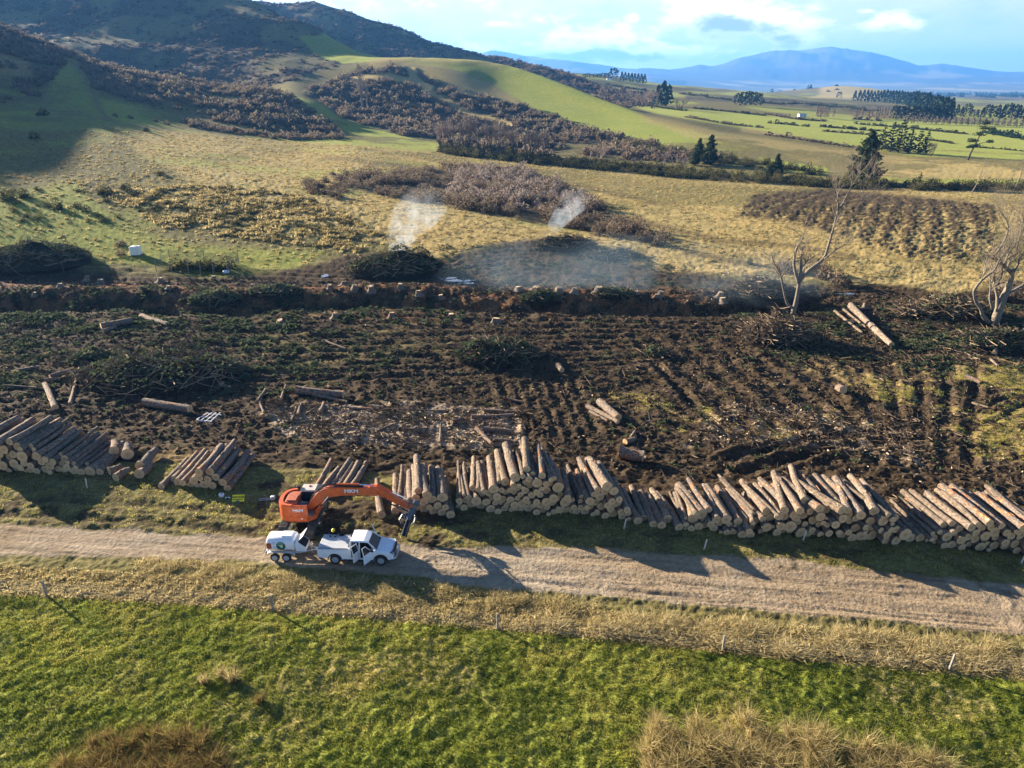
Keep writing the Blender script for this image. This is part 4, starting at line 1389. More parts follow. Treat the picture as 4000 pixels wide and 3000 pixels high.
for s in (-1, 1):
    b.tube([(1.32, s * .80, 1.15), (.76, s * .66, 1.72)], .05, 6)
    b.tube([(.14, s * .86, .55), (.14, s * .85, 1.15), (.14, s * .70, 1.75)], .055, 6)
    b.box((-.50, s * .79, 1.45), (.13, .07, .64), Matrix.Rotation(s * .24, 3, 'X'), .02)
    b.box((-.50, s * .88, .86), (.10, .08, .72), None, .02)
b.box((-.53, 0, 1.30), (.06, 1.5, .22), None, .01)
b.build('roof', WHITE, ute)
b = MB()
b.v = [(.81, -.60, 1.70), (.81, .60, 1.70), (1.34, .74, 1.18), (1.34, -.74, 1.18)]; b.face((0, 3, 2, 1)); b.face((0, 1, 2, 3))
ws = b.mesh('windscreen'); o = link('windscreen', ws, GLASS, ute)
so = o.modifiers.new('thick', 'SOLIDIFY'); so.thickness = .012
b = MB(); b.box((-.565, 0, 1.56), (.012, 1.26, .30)); b.build('rear_window', GLASS, ute)
b = MB()      # cabin insides
b.box((.2, 0, .60), (1.40, 1.70, .10)); b.box((1.02, 0, .95), (.22, 1.6, .40), None, .05)
for sx_ in (.45, -.32):
    for s in (-.42, .42):
        b.box((sx_, s, .78), (.48, .54, .20), None, .05); b.box((sx_ - .26, s, 1.12), (.14, .50, .62), Matrix.Rotation(-.2, 3, 'Y'), .05); b.box((sx_ - .36, s, 1.50), (.09, .26, .18), None, .04)
b.tube([Vector((.80 + .05 * math.sin(a), -.42 + .18 * math.cos(a), 1.12 + .18 * math.sin(a))) for a in np.linspace(0, 6.283, 15)], .016, 5, False)
b.build('seats', DARKIN, ute)


def car_door(name, hinge, width, side, ang, front):
    """door panel with window frame, glass and handle, hinged at its front edge"""
    h = empty(name, hinge); h.parent = ute
    h.rotation_euler = (0, 0, -side * ang)
    b = MB()
    b.box((-width / 2, 0, .36), (width, .07, .70), None, .03)
    top = -.20 if not front else -.42
    y2 = -side * .15
    b.tube([(-.03, 0, .70), (top if front else -.05, y2, 1.24), (-width + .06, y2, 1.25), (-width + .03, 0, .70)], .03, 6)
    b.build('door_panel', WHITE, h)
    g = MB()
    pts = [(-.05, 0, .70), (top if front else -.07, y2, 1.22), (-width + .08, y2, 1.23), (-width + .05, 0, .70)]
    g.v = pts; g.face((0, 1, 2, 3))
    link('door_window', g.mesh('door_window'), GLASS, h)
    k = MB(); k.box((-width + .15, side * .05, .58), (.17, .035, .035), None, .01); k.build('handle', SILVER, h)
    if front:
        k = MB(); k.box((-.12, side * .14, .80), (.12, .22, .16), None, .04); k.build('mirror', BLACK, h)
    return h


car_door('front_door', (1.00, -.885, .50), .82, -1, math.radians(62), True)
car_door('rear_door', (.12, -.885, .50), .62, -1, math.radians(62), False)
car_door('front_door', (1.00, .885, .50), .82, 1, math.radians(66), True)
car_door('rear_door', (.12, .885, .50), .62, 1, 0, False)
b = MB(); b.box((-1.68, 0, 1.225), (2.26, 1.72, .05), None, .015)
for i in range(14): b.box((-2.74 + i * .163, 0, 1.253), (.10, 1.62, .012), None, .004)
b.build('tray_lid', GREYLID, ute)
for s in (-1, 1):
    b = MB(); b.tube([(-2.72, s * .86, 1.22), (-2.68, s * .86, 1.30), (-.72, s * .86, 1.30), (-.66, s * .86, 1.22)], .024, 6)
    for x in (-2.0, -1.3): b.tube([(x, s * .86, 1.22), (x, s * .86, 1.30)], .02, 6)
    b.build('tray_rail', BLACK, ute)
for x in (-1.61, 1.61):
    for s in (-1, 1): wheel(ute, (x, s * .80, RW), RW, .27, s)
    for s in (-1, 1):
        b = MB(); b.sm = True
        b.tube([Vector((x + .475 * math.cos(a), s * .925, .40 + .475 * math.sin(a))) for a in np.linspace(0, math.pi, 13)], .035, 6)
        b.build('wheel_arch', BLACK, ute)
for s in (-1, 1):
    b = MB(); b.box((2.36, s * .70, .90), (.22, .36, .15), Matrix.Rotation(-s * .45, 3, 'Z'), .05); b.build('headlight', SILVER, ute)
    b = MB(); b.box((-2.80, s * .86, 1.02), (.12, .13, .34), None, .03); b.build('tail_light', RED, ute)
    b = MB(); b.box((.2, s * .96, .42), (1.7, .14, .05), None, .02); b.build('side_step', BLACK, ute)
b = MB(); b.box((-2.85, 0, .62), (.14, 1.7, .16), None, .04); b.build('rear_bumper', SILVER, ute)
b = MB(); b.tube([(2.30, -.86, 1.03), (2.46, -.55, 1.02), (2.50, 0, 1.03), (2.46, .55, 1.02), (2.30, .86, 1.03)], .045, 6); b.build('bonnet_guard', BLACK, ute)
b = MB(); b.box((2.50, 0, .86), (.05, 1.10, .26), None, .02); b.build('grille', BLACK, ute)
b = MB(); b.tube([(2.40, -.88, .55), (2.62, -.75, .58), (2.68, -.35, .60), (2.68, .35, .60), (2.62, .75, .58), (2.40, .88, .55)], .05, 8)
b.tube([(2.66, -.42, .60), (2.70, -.40, .95), (2.70, .40, .95), (2.66, .42, .60)], .04, 8); b.build('bull_bar', SILVER, ute)
b = MB(); b.tube([(1.02, -.80, .9), (1.02, -.84, 1.25)], .012, 5); b.build('aerial', BLACK, ute)

# ---- fuel trailer
tr = empty('fuel_trailer', (-16.26, 42.22, float(gz(-16.2, 42.2)) + .02), math.radians(-1.5))
tag(tr, 'white tandem-axle fuel tank trailer with an open toolbox hitched behind the pickup', 'trailer')
b = MB(); b.sm = True
ring = []
for a in np.linspace(0, 2 * math.pi, 28, endpoint=False):
    q = 1.0 / (abs(math.cos(a)) ** 3 + abs(math.sin(a)) ** 3) ** (1 / 3)
    ring.append((.66 * q * math.cos(a), 1.20 + .53 * q * math.sin(a)))
b.loft([[Vector((x, k * y, 1.2 + k * (z - 1.2))) for y, z in ring] for x, k in ((-.98, .80), (-.93, .95), (-.85, 1), (.85, 1), (.93, .95), (.98, .80))], True, True)
tank = b.build('tank', WHITE, tr)
b = MB(); b.box((.42, 0, 1.74), (.78, .70, .16), None, .04); b.build('filler_hatch', WHITE, tank)
b = MB(); b.box((-.78, -.668, 1.18), (.34, .012, .46)); b.build('hazard_placard', REDMARK, tank)
for dz, sc_ in ((.18, .11), (-.12, .10)):
    b = MB(); b.prism([(-.42 - sc_, 1.22 + dz), (-.42, 1.22 + dz - sc_), (-.42 + sc_, 1.22 + dz), (-.42, 1.22 + dz + sc_)], -.672, -.664); b.build('hazard_diamond', BLUEMARK, tank)
    b = MB(); s2 = sc_ * .72; b.prism([(-.42 - s2, 1.22 + dz), (-.42, 1.22 + dz - s2), (-.42 + s2, 1.22 + dz), (-.42, 1.22 + dz + s2)], -.676, -.668); b.build('diamond_centre', WHITE, tank)
b = MB(); cyl_y(b, (.06, -.668, 1.19), .33, .012, 28); em = b.build('round_emblem', GREENBADGE, tank)
b = MB(); b.prism([(-.16, 1.23), (-.10, 1.28), (0, 1.30), (.10, 1.33), (.20, 1.27), (.20, 1.17), (.15, 1.08), (.17, 1.05), (.08, 1.07), (.04, 1.13), (.0, 1.22), (-.08, 1.24)], -.680, -.672); b.build('emblem_print', PALEGREEN, em)
b = MB(); b.tube([Vector((.06 + .25 * math.cos(a), -.676, 1.19 + .25 * math.sin(a))) for a in np.linspace(.7, 2.4, 9)], .022, 4); b.build('emblem_print', PALEGREEN, em)
b = MB()
for s in (-1, 1):
    b.box((.1, s * .52, .60), (2.5, .08, .12), None, .01)
    b.tube([(1.3, s * .5, .58), (2.55, 0, .56)], .05, 6)
b.box((-1.1, 0, .60), (.08, 1.3, .12)); b.box((2.62, 0, .58), (.22, .12, .10), None, .03); b.tube([(1.95, .12, .15), (1.95, .12, 1.05)], .035, 8)
b.build('chassis', GALV, tr)
for s in (-1, 1):
    b = MB()
    ol = [(-.95, .62), (-.90, .72), (-.72, .80), (.72, .80), (.95, .70), (1.02, .48)]
    il = [(x * .97, z - .025) for x, z in ol]
    b.prism(ol + il[::-1], s * .66, s * .90) if s > 0 else b.prism(ol + il[::-1], -.90, -.66)
    b.build('mudguard', GALV, tr)
    for x in (-.41, .41): wheel(tr, (x, s * .78, .33), .33, .20, s, 8, GALV)
b = MB()
b.prism([(1.02, .68), (1.72, .68), (1.72, .98), (1.20, 1.42), (1.02, 1.42)], -.52, .52)
tb = b.build('toolbox', WHITE, tr)
b = MB(); b.box((1.47, 0, 1.22), (.70, .90, .012), Matrix.Rotation(math.radians(40), 3, 'Y')); b.build('toolbox_inside', DARKIN, tb)
b = MB(); b.box((1.42, 0, 1.68), (.72, 1.04, .04), Matrix.Rotation(math.radians(-48), 3, 'Y'), .01); b.build('toolbox_lid', WHITE, tb)
b = MB(); b.tube([(-1.0, -.6, .6), (-1.12, -.66, .8), (-1.02, -.62, 1.2)], .03, 6); b.tube([(-1.14, -.6, .45), (-1.14, .6, .45)], .05, 6); b.build('rear_bar', GALV, tr)

# ---- excavator
EX, EY = -15.92, 45.95
ez = float(np.mean(gz(np.array([EX - 1, EX + 1, EX]), np.array([EY - 1.5, EY, EY + 1.5])))) - .02
ex = empty('excavator', (EX, EY, ez), 0)
tag(ex, 'orange tracked excavator reaching its arm and grapple along the log stacks', 'excavator')
for sx_ in (-1.05, 1.05):
    h = empty('track', (sx_, 0.25, 0)); h.parent = ex
    b = MB()
    L2, rr = 1.85, .44
    def tp(s):
        per = 4 * L2 + 2 * math.pi * rr
        s = s % per
        if s < 2 * L2: return (-L2 + s, rr * 2, 0)
        s -= 2 * L2
        if s < math.pi * rr: a = s / rr; return (L2 + rr * math.sin(a), rr + rr * math.cos(a), -a)
        s -= math.pi * rr
        if s < 2 * L2: return (L2 - s, 0, -math.pi)
        s -= 2 * L2; a = s / rr
        return (-L2 - rr * math.sin(a), rr - rr * math.cos(a), -math.pi - a)
    N = 52; per = 4 * L2 + 2 * math.pi * rr
    for i in range(N):
        y, z, a = tp(per * i / N)
        R = Matrix.Rotation(a, 3, 'X')
        b.box((0, y, z), (.60, per / N * .86, .05), R, .01)
        b.box(Vector((0, y, z)) + R @ Vector((0, -.04, .04)), (.58, .03, .05), R)
    b.build('track_shoes', STEEL, h)
    b = MB(); b.box((0, 0, rr), (.30, 2 * L2, .42), None, .05)
    for y in (-L2, L2):
        b.loft([[Vector((x, y + .36 * math.cos(q), rr + .36 * math.sin(q))) for q in np.linspace(0, 6.283, 17)[:-1]] for x in (-.2, .2)], True, True)
    b.build('track_frame', GREASE, h)
b = MB(); b.box((0, .25, .62), (1.7, 1.4, .40), None, .08)
b.loft([[Vector((.62 * math.cos(q), .05 + .62 * math.sin(q), z)) for q in np.linspace(0, 6.283, 21)[:-1]] for z in (.78, 1.04)], True, True)
b.build('undercarriage', GREASE, ex)
# house: round-backed counterweight, side doors
def house_outline(k=1.0):
    pts = []
    for a in np.linspace(math.radians(90), math.radians(270), 15):
        q = 1 / (abs(math.cos(a)) ** 2.6 + abs(math.sin(a)) ** 2.6) ** (1 / 2.6)
        pts.append((-.35 + 1.15 * k * q * math.cos(a), 1.25 * k * q * math.sin(a)))
    return pts + [(.75, -1.25 * k), (1.30, -.75 * k), (1.30, -.1), (1.30, .75 * k), (1.3, 1.25 * k)]


b = MB(); ho_ = house_outline()
b.loft([[Vector((x, y, 1.06)) for x, y in house_outline(.96)], [Vector((x, y, 1.16)) for x, y in ho_], [Vector((x, y, 1.50)) for x, y in ho_]], True, True)
b.build('platform', ORANGE, ex)
b = MB()      # counterweight wall around the back
out_ = ho_[:15]; inn = [(x * .80 + .02, y * .84) for x, y in out_]
for (zb, zt, k0) in ((1.505, 2.42, 1.0), (2.42, 2.52, .975)):
    cw = [Vector((x * k0, y * k0, 0)) for x, y in out_] + [Vector((x, y, 0)) for x, y in inn[::-1]]
    b.loft([[p + Vector((0, 0, zb)) for p in cw], [p + Vector((0, 0, zt)) for p in cw]], True, True)
b.build('counterweight', ORANGE, ex)
b = MB(); b.box((.26, -1.225, 1.95), (1.18, .05, .88), None, .02); b.box((.26, -1.20, 2.46), (1.18, .06, .06), None, .01)
for x in (-.33, .34, .82): b.box((x, -1.20, 2.44), (.05, .06, .12))
sd_ = b.build('side_door', ORANGE, ex)
b = MB(); b.box((.36, -1.253, 1.36), (.09, .01, .09)); b.build('latch', LETTER, sd_)
b = MB(); b.box((.12, -1.254, 1.83), (.62, .008, .03)); b.build('underline', REDMARK, sd_)
text('lettering', 'MKM', .31, LETTER, sd_, (.12, -1.256, 2.06), (math.pi / 2, 0, 0), .004, .006, 1.15)
b = MB(); b.box((-.55, .05, 2.0), (1.0, 1.7, .95), None, .08); b.box((-.50, -.2, 2.52), (.72, .8, .08), None, .03); b.build('engine_cover', simple_mat('faded_red_cover', (.42, .12, .06), .25, 5, .6, .2), ex)
b = MB(); b.box((.30, -.55, 1.86), (.60, .9, .62), None, .06); b.box((.9, -.9, 1.62), (.5, .5, .24), None, .05); b.tube([(.0, -.5, 2.2), (.3, -.5, 2.35), (.6, -.3, 2.2)], .07, 8); b.tube([(-.1, -.7, 2.2), (.25, -.75, 2.32), (.6, -.5, 2.15)], .05, 8); b.build('hydraulics', GREASE, ex)
b = MB(); b.box((-.25, .75, 2.74), (.16, .16, .30), None, .04); b.box((-.25, .75, 2.92), (.34, .26, .16), None, .04); b.build('exhaust', BLACK, ex)
cab = empty('cab', (0, 0, 0)); cab.parent = ex
b = MB()
for x, y in ((.05, .38), (.05, 1.22), (1.45, .38), (1.45, 1.22)):
    b.box((x, y, 2.1), (.09, .09, 1.2), None, .02)
b.box((.75, .80, 1.55), (1.5, .92, .18), None, .03); b.box((.03, .80, 1.95), (.06, .84, .7))
b.build('cab_frame', BLACK, cab)
b = MB()
b.box((.75, .80, 2.78), (1.52, .96, .14), None, .05); rfm = b.build('cab_roof', BEIGE, cab)
b = MB(); b.box((1.28, .80, 2.80), (.50, .90, .13), None, .03); b.build('roof_hatch', BLACK, rfm)
b = MB(); b.box((.55, .95, 2.87), (.16, .16, .06), None, .02); b.build('beacon', RED, rfm)
b = MB(); b.box((.75, .37, 2.2), (1.3, .012, 1.0)); b.box((.75, 1.235, 2.2), (1.3, .012, 1.0)); b.box((1.485, .80, 2.2), (.012, .76, 1.0)); b.build('cab_window', GLASS, cab)
# boom, arm, rams
def limb(b, cl, wd):
    """box-section limb: cl list of (x, z, height), constant width"""
    rings = []
    for i, (x, z, h) in enumerate(cl):
        x0, z0, _ = cl[max(i - 1, 0)]; x1, z1, _ = cl[min(i + 1, len(cl) - 1)]
        d = math.hypot(x1 - x0, z1 - z0); nx_, nz_ = -(z1 - z0) / d, (x1 - x0) / d
        rings.append([Vector((x - nx_ * h / 2, -wd / 2, z - nz_ * h / 2)), Vector((x - nx_ * h / 2, wd / 2, z - nz_ * h / 2)), Vector((x + nx_ * h / 2, wd / 2, z + nz_ * h / 2)), Vector((x + nx_ * h / 2, -wd / 2, z + nz_ * h / 2))])
    b.loft(rings, True, True)


BY = -.22
boom = empty('boom', (0, BY, 0)); boom.parent = ex
b = MB(); limb(b, [(.70, 1.72, .42), (1.15, 2.25, .60), (1.75, 2.82, .74), (2.35, 3.10, .74), (3.2, 3.20, .70), (4.6, 3.22, .60), (5.35, 3.18, .62), (5.95, 3.02, .40)], .46)
for x in (.72, 5.9): b.tube([(x, -.32, 1.75 if x < 2 else 3.04), (x, .32, 1.75 if x < 2 else 3.04)], .11, 10)
b.build('boom_section', ORANGE, boom)
text('lettering', 'MKM', .42, LETTER, boom, (4.0, -.2375, 3.24), (math.pi / 2, 0, 0), .004, .007, 1.15)
b = MB(); b.box((4.0, -.236, 3.01), (.80, .008, .04)); b.build('underline', REDMARK, boom)
for s in (-1, 1):
    b = MB(); b.tube([(1.12, s * .34, 1.45), (1.62, s * .34, 2.02)], .095, 10); rb = b.build('boom_ram', ORANGE, boom)
    b = MB(); b.tube([(1.60, s * .34, 2.00), (2.30, s * .34, 2.86)], .05, 8); b.build('ram_rod', CHROME, rb)
b = MB(); b.tube([(2.9, 0, 3.72), (4.6, 0, 3.68)], .085, 10); ar = b.build('arm_ram', ORANGE, boom)
b = MB(); b.tube([(4.6, 0, 3.68), (5.55, 0, 3.62)], .05, 8); b.build('ram_rod', CHROME, ar)
b = MB()
hr = random.Random(3)
for i in range(7):
    yy = -.20 + i * .065
    b.tube([(.75, yy, 2.15), (1.0 + hr.uniform(-.06, .06), yy, 2.72), (1.5, yy, 3.18 + hr.uniform(0, .1)), (2.2, yy, 3.56 + hr.uniform(0, .07)), (3.0, yy, 3.66), (4.9, yy, 3.58 + hr.uniform(0, .04))], .024, 5)
b.build('hoses', BLACK, boom)
arm = empty('arm', (0, BY, 0)); arm.parent = ex
b = MB(); limb(b, [(5.35, 3.52, .26), (5.75, 3.36, .52), (6.3, 3.0, .58), (7.2, 2.42, .46), (8.35, 1.72, .28)], .36)
b.build('arm_section', ORANGE, arm)
b = MB(); b.tube([(5.9, 0, 3.74), (7.0, 0, 3.06)], .085, 10); br = b.build('bucket_ram', ORANGE, arm)
b = MB(); b.tube([(7.0, 0, 3.06), (8.05, 0, 2.42)], .045, 8); b.build('ram_rod', CHROME, br)
b = MB()
for s in (-1, 1):
    b.box((8.22, s * .20, 2.14), (.10, .04, .72), Matrix.Rotation(.35, 3, 'Y'), .02); b.box((8.55, s * .16, 2.15), (.85, .04, .14), Matrix.Rotation(.1, 3, 'Y'), .02)
b.box((8.72, 0, 2.05), (.50, .46, .30), Matrix.Rotation(.5, 3, 'Y'), .06); b.build('linkage', GREASE, arm)
for i in range(3):
    b = MB(); b.tube([(6.4, -.22, 2.7), (6.9, -.30 - .04 * i, 2.2), (7.6, -.3, 1.95 - .1 * i), (8.2, -.28, 1.5)], .022, 5); b.build('hose', BLACK, arm)
# grapple saw hanging from the arm, its tip on the ground towards the road
gp = empty('grapple', (8.52, BY, 1.72)); gp.parent = ex
A = Vector((0, 0, 0)); B_ = Vector((-.62, -1.62, -1.60 - ez + .0))
dv = (B_ - A).normalized(); Q = dv.to_track_quat('Z', 'Y').to_matrix()
Lg = (B_ - A).length
b = MB(); b.box(A + dv * .28, (.52, .42, .50), Q, .08); b.box(A + dv * .75, (.34, .30, .6), Q, .05)
b.build('rotator', GREASE, gp)
b = MB()
for s in (-1, 1): b.box(A + dv * (Lg * .62) + Q @ Vector((s * .15, 0, 0)), (.07, .20, Lg * .70), Q, .02)
b.box(A + dv * (Lg * .66), (.24, .12, Lg * .58), Q, .02); b.build('saw_frame', BLACK, gp)
b = MB(); b.box(A + dv * (Lg * .62) + Q @ Vector((-.20, .06, 0)), (.03, .05, Lg * .66), Q); b.build('saw_bar', CHROME, gp)
for s in (-1, 1):
    b = MB(); b.tube([A + dv * .5 + Q @ Vector((s * .2, 0, 0)), A + dv * .8 + Q @ Vector((s * .55, .25, 0)), A + dv * 1.2 + Q @ Vector((s * .62, .35, 0)), A + dv * 1.5 + Q @ Vector((s * .35, .4, 0))], [.09, .09, .07, .03], 6); b.build('claw', GREASE, gp)
for i in range(5):
    b = MB(); b.tube([A + Q @ Vector((-.15, -.1, 0)), A + dv * .25 + Q @ Vector((-.45 - .05 * i, .1 * i, 0)), A + dv * (.55 + .1 * i) + Q @ Vector((-.55, -.1, 0)), A + dv * (.9 + .1 * i) + Q @ Vector((-.15, -.1, 0))], .022, 5); b.build('hose', SILVER if i % 2 else BLACK, gp)

# ---- the worker leaning on the far side of the tray
SKIN = simple_mat('skin', (.50, .29, .20), .08, 8, .6, .3)
CLOTH = simple_mat('dark_work_clothes', (.020, .022, .028), .3, 12, .95, .05)
SLEEVE = simple_mat('grey_sleeves', (.30, .29, .27), .15, 10, .95, .05)
HELM = simple_mat('yellow_helmet', (.80, .62, .02), .06, 5, .35, .5)
wp = Vector((-12.78, 43.22, 0)); wp.z = float(gz(wp.x, wp.y))
man = empty('person', wp, 0)
tag(man, 'person in dark work clothes and a yellow helmet leaning on the pickup tray', 'person')


def skin_mesh(name, verts, edges, radii, mat, parent, root=0, sub=1):
    me = bpy.data.meshes.new(name)
    me.from_pydata(verts, edges, [])
    o = link(name, me, mat, parent)
    me.materials.clear(); me.materials.append(mat)
    sk = o.modifiers.new('skin', 'SKIN')
    sk.use_smooth_shade = True
    if not me.skin_vertices: me.skin_vertices.new(name='')
    for i, r in enumerate(radii):
        me.skin_vertices[0].data[i].radius = (r, r)
        me.skin_vertices[0].data[i].use_root = (i == root)
    sb = o.modifiers.new('sub', 'SUBSURF'); sb.levels = sub; sb.render_levels = sub
    return o


V_ = [(0, 0, .95), (0, -.06, 1.15), (0, -.20, 1.36), (0, -.30, 1.46), (0, -.36, 1.54), (0, -.41, 1.64), (0, -.42, 1.72)]
E_ = [(0, 1), (1, 2), (2, 3), (3, 4), (4, 5), (5, 6)]
R_ = [.155, .145, .17, .10, .06, .085, .07]
for s in (-1, 1):
    k = len(V_)
    V_ += [(s * .10, .0, .86), (s * .12, .03, .48), (s * .13, .10, .09), (s * .14, -.06, .04)]
    R_ += [.105, .068, .045, .04]
    E_ += [(0, k), (k, k + 1), (k + 1, k + 2), (k + 2, k + 3)]
    k = len(V_)
    V_ += [(s * .20, -.24, 1.38), (s * .36, -.36, 1.30), (s * .22, -.62, 1.315), (s * .16, -.68, 1.315)]
    R_ += [.075, .05, .036, .034]
    E_ += [(2, k), (k, k + 1), (k + 1, k + 2), (k + 2, k + 3)]
    pm = k + 3
    for fi_ in range(4):
        q = len(V_)
        V_ += [(s * (.13 - .004 * fi_), -.70 - .008 * fi_, 1.325 - .016 * fi_), (s * (.09 - .01 * (fi_ == 3)), -.72, 1.318 - .016 * fi_)]
        R_ += [.010, .009]
        E_ += [(pm, q), (q, q + 1)]
    q = len(V_)
    V_ += [(s * .15, -.66, 1.345), (s * .12, -.69, 1.36)]; R_ += [.012, .010]; E_ += [(pm, q), (q, q + 1)]
body = skin_mesh('body', V_, E_, R_, CLOTH, man, 0, 2)
for s in (-1, 1):
    b = MB(); b.sm = True; b.tube([(s * .35, -.355, 1.30), (s * .28, -.50, 1.31), (s * .21, -.63, 1.315)], [.060, .055, .045], 10); b.build('sleeve', SLEEVE, man)
b = MB(); b.sm = True     # head over the collar
rings = []
for z, rx, ry, oy in ((1.50, .045, .05, -.40), (1.54, .062, .075, -.425), (1.58, .073, .09, -.43), (1.63, .078, .098, -.425), (1.68, .078, .098, -.42), (1.73, .06, .08, -.415)):
    rings.append([Vector((rx * math.cos(a), oy + ry * math.sin(a), z)) for a in np.linspace(0, 6.283, 17)[:-1]])
b.loft(rings, True, True)
b.tube([(0, -.515, 1.655), (0, -.545, 1.62), (0, -.525, 1.61)], [.012, .018, .012], 6)
for s in (-1, 1): b.tube([(s * .075, -.42, 1.60), (s * .09, -.42, 1.635), (s * .078, -.42, 1.665)], .012, 5)
hd = b.build('head', SKIN, man)
b = MB(); b.tube([(-.025, -.517, 1.575), (.025, -.517, 1.575)], .006, 5); b.build('mouth', REDMARK, hd)
for s in (-1, 1): b = MB(); b.tube([(s * .03 - .008, -.513, 1.645), (s * .03 + .008, -.513, 1.645)], .008, 5); b.build('eye', DARKIN, hd)
b = MB(); b.sm = True
rings = []
for a in np.linspace(0, math.pi / 2 * .97, 7):
    rings.append([Vector((.125 * math.cos(a) * math.cos(t_), -.43 + .15 * math.cos(a) * math.sin(t_), 1.675 + .14 * math.sin(a))) for t_ in np.linspace(0, 6.283, 19)[:-1]])
b.loft(rings, True, True)
b.sm = False
b.loft([[Vector((.135 * math.cos(t_), -.44 + (.19 if math.sin(t_) < 0 else .16) * math.sin(t_), z)) for t_ in np.linspace(0, 6.283, 19)[:-1]] for z in (1.668, 1.682)], True, True)
hb = b.build('helmet', HELM, man)
b = MB(); b.sm = True
for s in (-1, 1): b.loft([[Vector((s * (.10 + w), -.42 + .045 * math.cos(t_), 1.63 + .055 * math.sin(t_))) for t_ in np.linspace(0, 6.283, 11)[:-1]] for w in (0, .04)], True, True)
b.build('ear_muffs', BLACK, man)
# dark jacket bundle beside him on the lid
b = MB(); b.sm = True
rings = []
for z, k in ((0, .9), (.05, 1.0), (.11, .8), (.15, .35)):
    rings.append([Vector((.20 * k * math.cos(a) * (1 + .2 * math.sin(3 * a)), .13 * k * math.sin(a) * (1 + .2 * math.cos(2 * a)), z)) for a in np.linspace(0, 6.283, 15)[:-1]])
b.loft(rings, True, True)
jk = b.build('jacket_bundle', CLOTH); jk.location = (-12.18, 42.72, ute.location.z + 1.262)
tag(jk, 'dark bundled jacket lying on the grey pickup tray lid', 'jacket')

# ---- sign and bits in the verge
p = Vector(at(516, 1083))
sg = empty('sign', p, math.radians(4)); tag(sg, 'yellow safe zone sign with black letters propped in the verge', 'sign')
tilt = math.radians(-38)
b = MB(); b.box((0, 0, .30), (.96, .025, .56), Matrix.Rotation(tilt, 3, 'X'), .006); bd = b.build('board', HIVIS, sg)
up = Matrix.Rotation(tilt, 3, 'X')
text('lettering', 'SAFE ZONE', .185, PITCHBLACK, bd, Vector((0, 0, .30)) + up @ Vector((0, -.016, .07)), (math.pi / 2 + tilt, 0, 0), .002, .008, .98)
b = MB(); b.box(Vector((0, 0, .30)) + up @ Vector((-.02, -.014, -.10)), (.82, .006, .05), up); b.build('lettering', PITCHBLACK, bd)
b = MB()
for s in (-1, 1): b.tube([(s * .35, .02, .42), (s * .38, .42, -.02)], .018, 5)
b.build('prop_leg', STEEL, sg)
b = MB(); b.sm = True
b.loft([[Vector((.16 * k * math.cos(a), -.24 + .13 * k * math.sin(a), z)) for a in np.linspace(0, 6.283, 13)[:-1]] for z, k in ((-.02, 1), (.12, .95), (.20, .6), (.22, .2))], True, True)
o = b.build('rock', GREASE); o.location = p; tag(o, 'grey-blue stone set against the foot of the yellow sign', 'stone')
p = Vector(at(479, 1073))
b = MB(); b.sm = True
b.loft([[Vector((.23 * k * math.cos(a), .20 * k * math.sin(a), z)) for a in np.linspace(0, 6.283, 15)[:-1]] for z, k in ((0, .9), (.22, 1), (.30, .9), (.32, .5))], True, True)
tub = b.build('plastic_drum', WHITE); tub.location = p; tag(tub, 'small white plastic drum standing left of the yellow sign', 'drum')
b = MB(); b.tube([(.05, .0, .32), (.05, 0, .36)], .05, 8); b.build('cap', BLACK, tub)
p = Vector(at(492, 1079))
b = MB(); b.box((0, 0, .10), (.24, .20, .16), None, .03); dr = b.build('chainsaw', BLACK); dr.location = p
tag(dr, 'small black and white chainsaw lying left of the yellow sign', 'chainsaw')
b = MB(); b.box((-.10, -.02, .19), (.14, .14, .04), None, .02); b.box((.14, -.02, .19), (.16, .12, .05), None, .02); b.build('casing', WHITE, dr)
b = MB(); b.box((.10, -.20, .06), (.05, .35, .012), Matrix.Rotation(.4, 3, 'Z')); b.build('guide_bar', CHROME, dr)
p = Vector(at(586, 1080))
pt = empty('pump_unit', p, .05); tag(pt, 'grey pump box with twin rails lying in the verge left of the excavator', 'pump')
b = MB(); b.box((.15, 0, .20), (.34, .34, .32), None, .05); b.build('housing', GALV, pt)
b = MB()
for s in (-1, 1): b.tube([(-.95, s * .12, .08), (.05, s * .12, .12)], .03, 6)
b.tube([(-.95, -.12, .08), (-.95, .12, .08)], .03, 6); b.build('rails', GALV, pt)
b = MB(); b.tube([(-.9, .7, .0), (-.55, .35, .25), (-.25, -.25, .05)], [.03, .04, .03], 6)
o = b.build('branch', WOOD_GREY); o.location = p; tag(o, 'thin forked branch lying across the grey pump rails', 'branch')
# pale lattice pallet on the dark floor
p = Vector(at(452, 904)); pl = empty('pallet', p, math.radians(-12)); tag(pl, 'pale lattice pallet lying on the dark haul lane', 'pallet')
for i in range(4):
    b = MB(); b.box((-.75 + .48 * i, 0, .22), (.10, 1.9, .05), Matrix.Rotation(.06 * (i - 1), 3, 'X'), .01); b.build('board', DUSTY, pl)
for i in range(3):
    b = MB(); b.box((0, -.8 + .8 * i, .11), (1.7, .10, .14), None, .01); b.build('runner', DUSTY, pl)
# ------------------------------------------------------------------ vegetation helpers
R = np.random.default_rng(12)


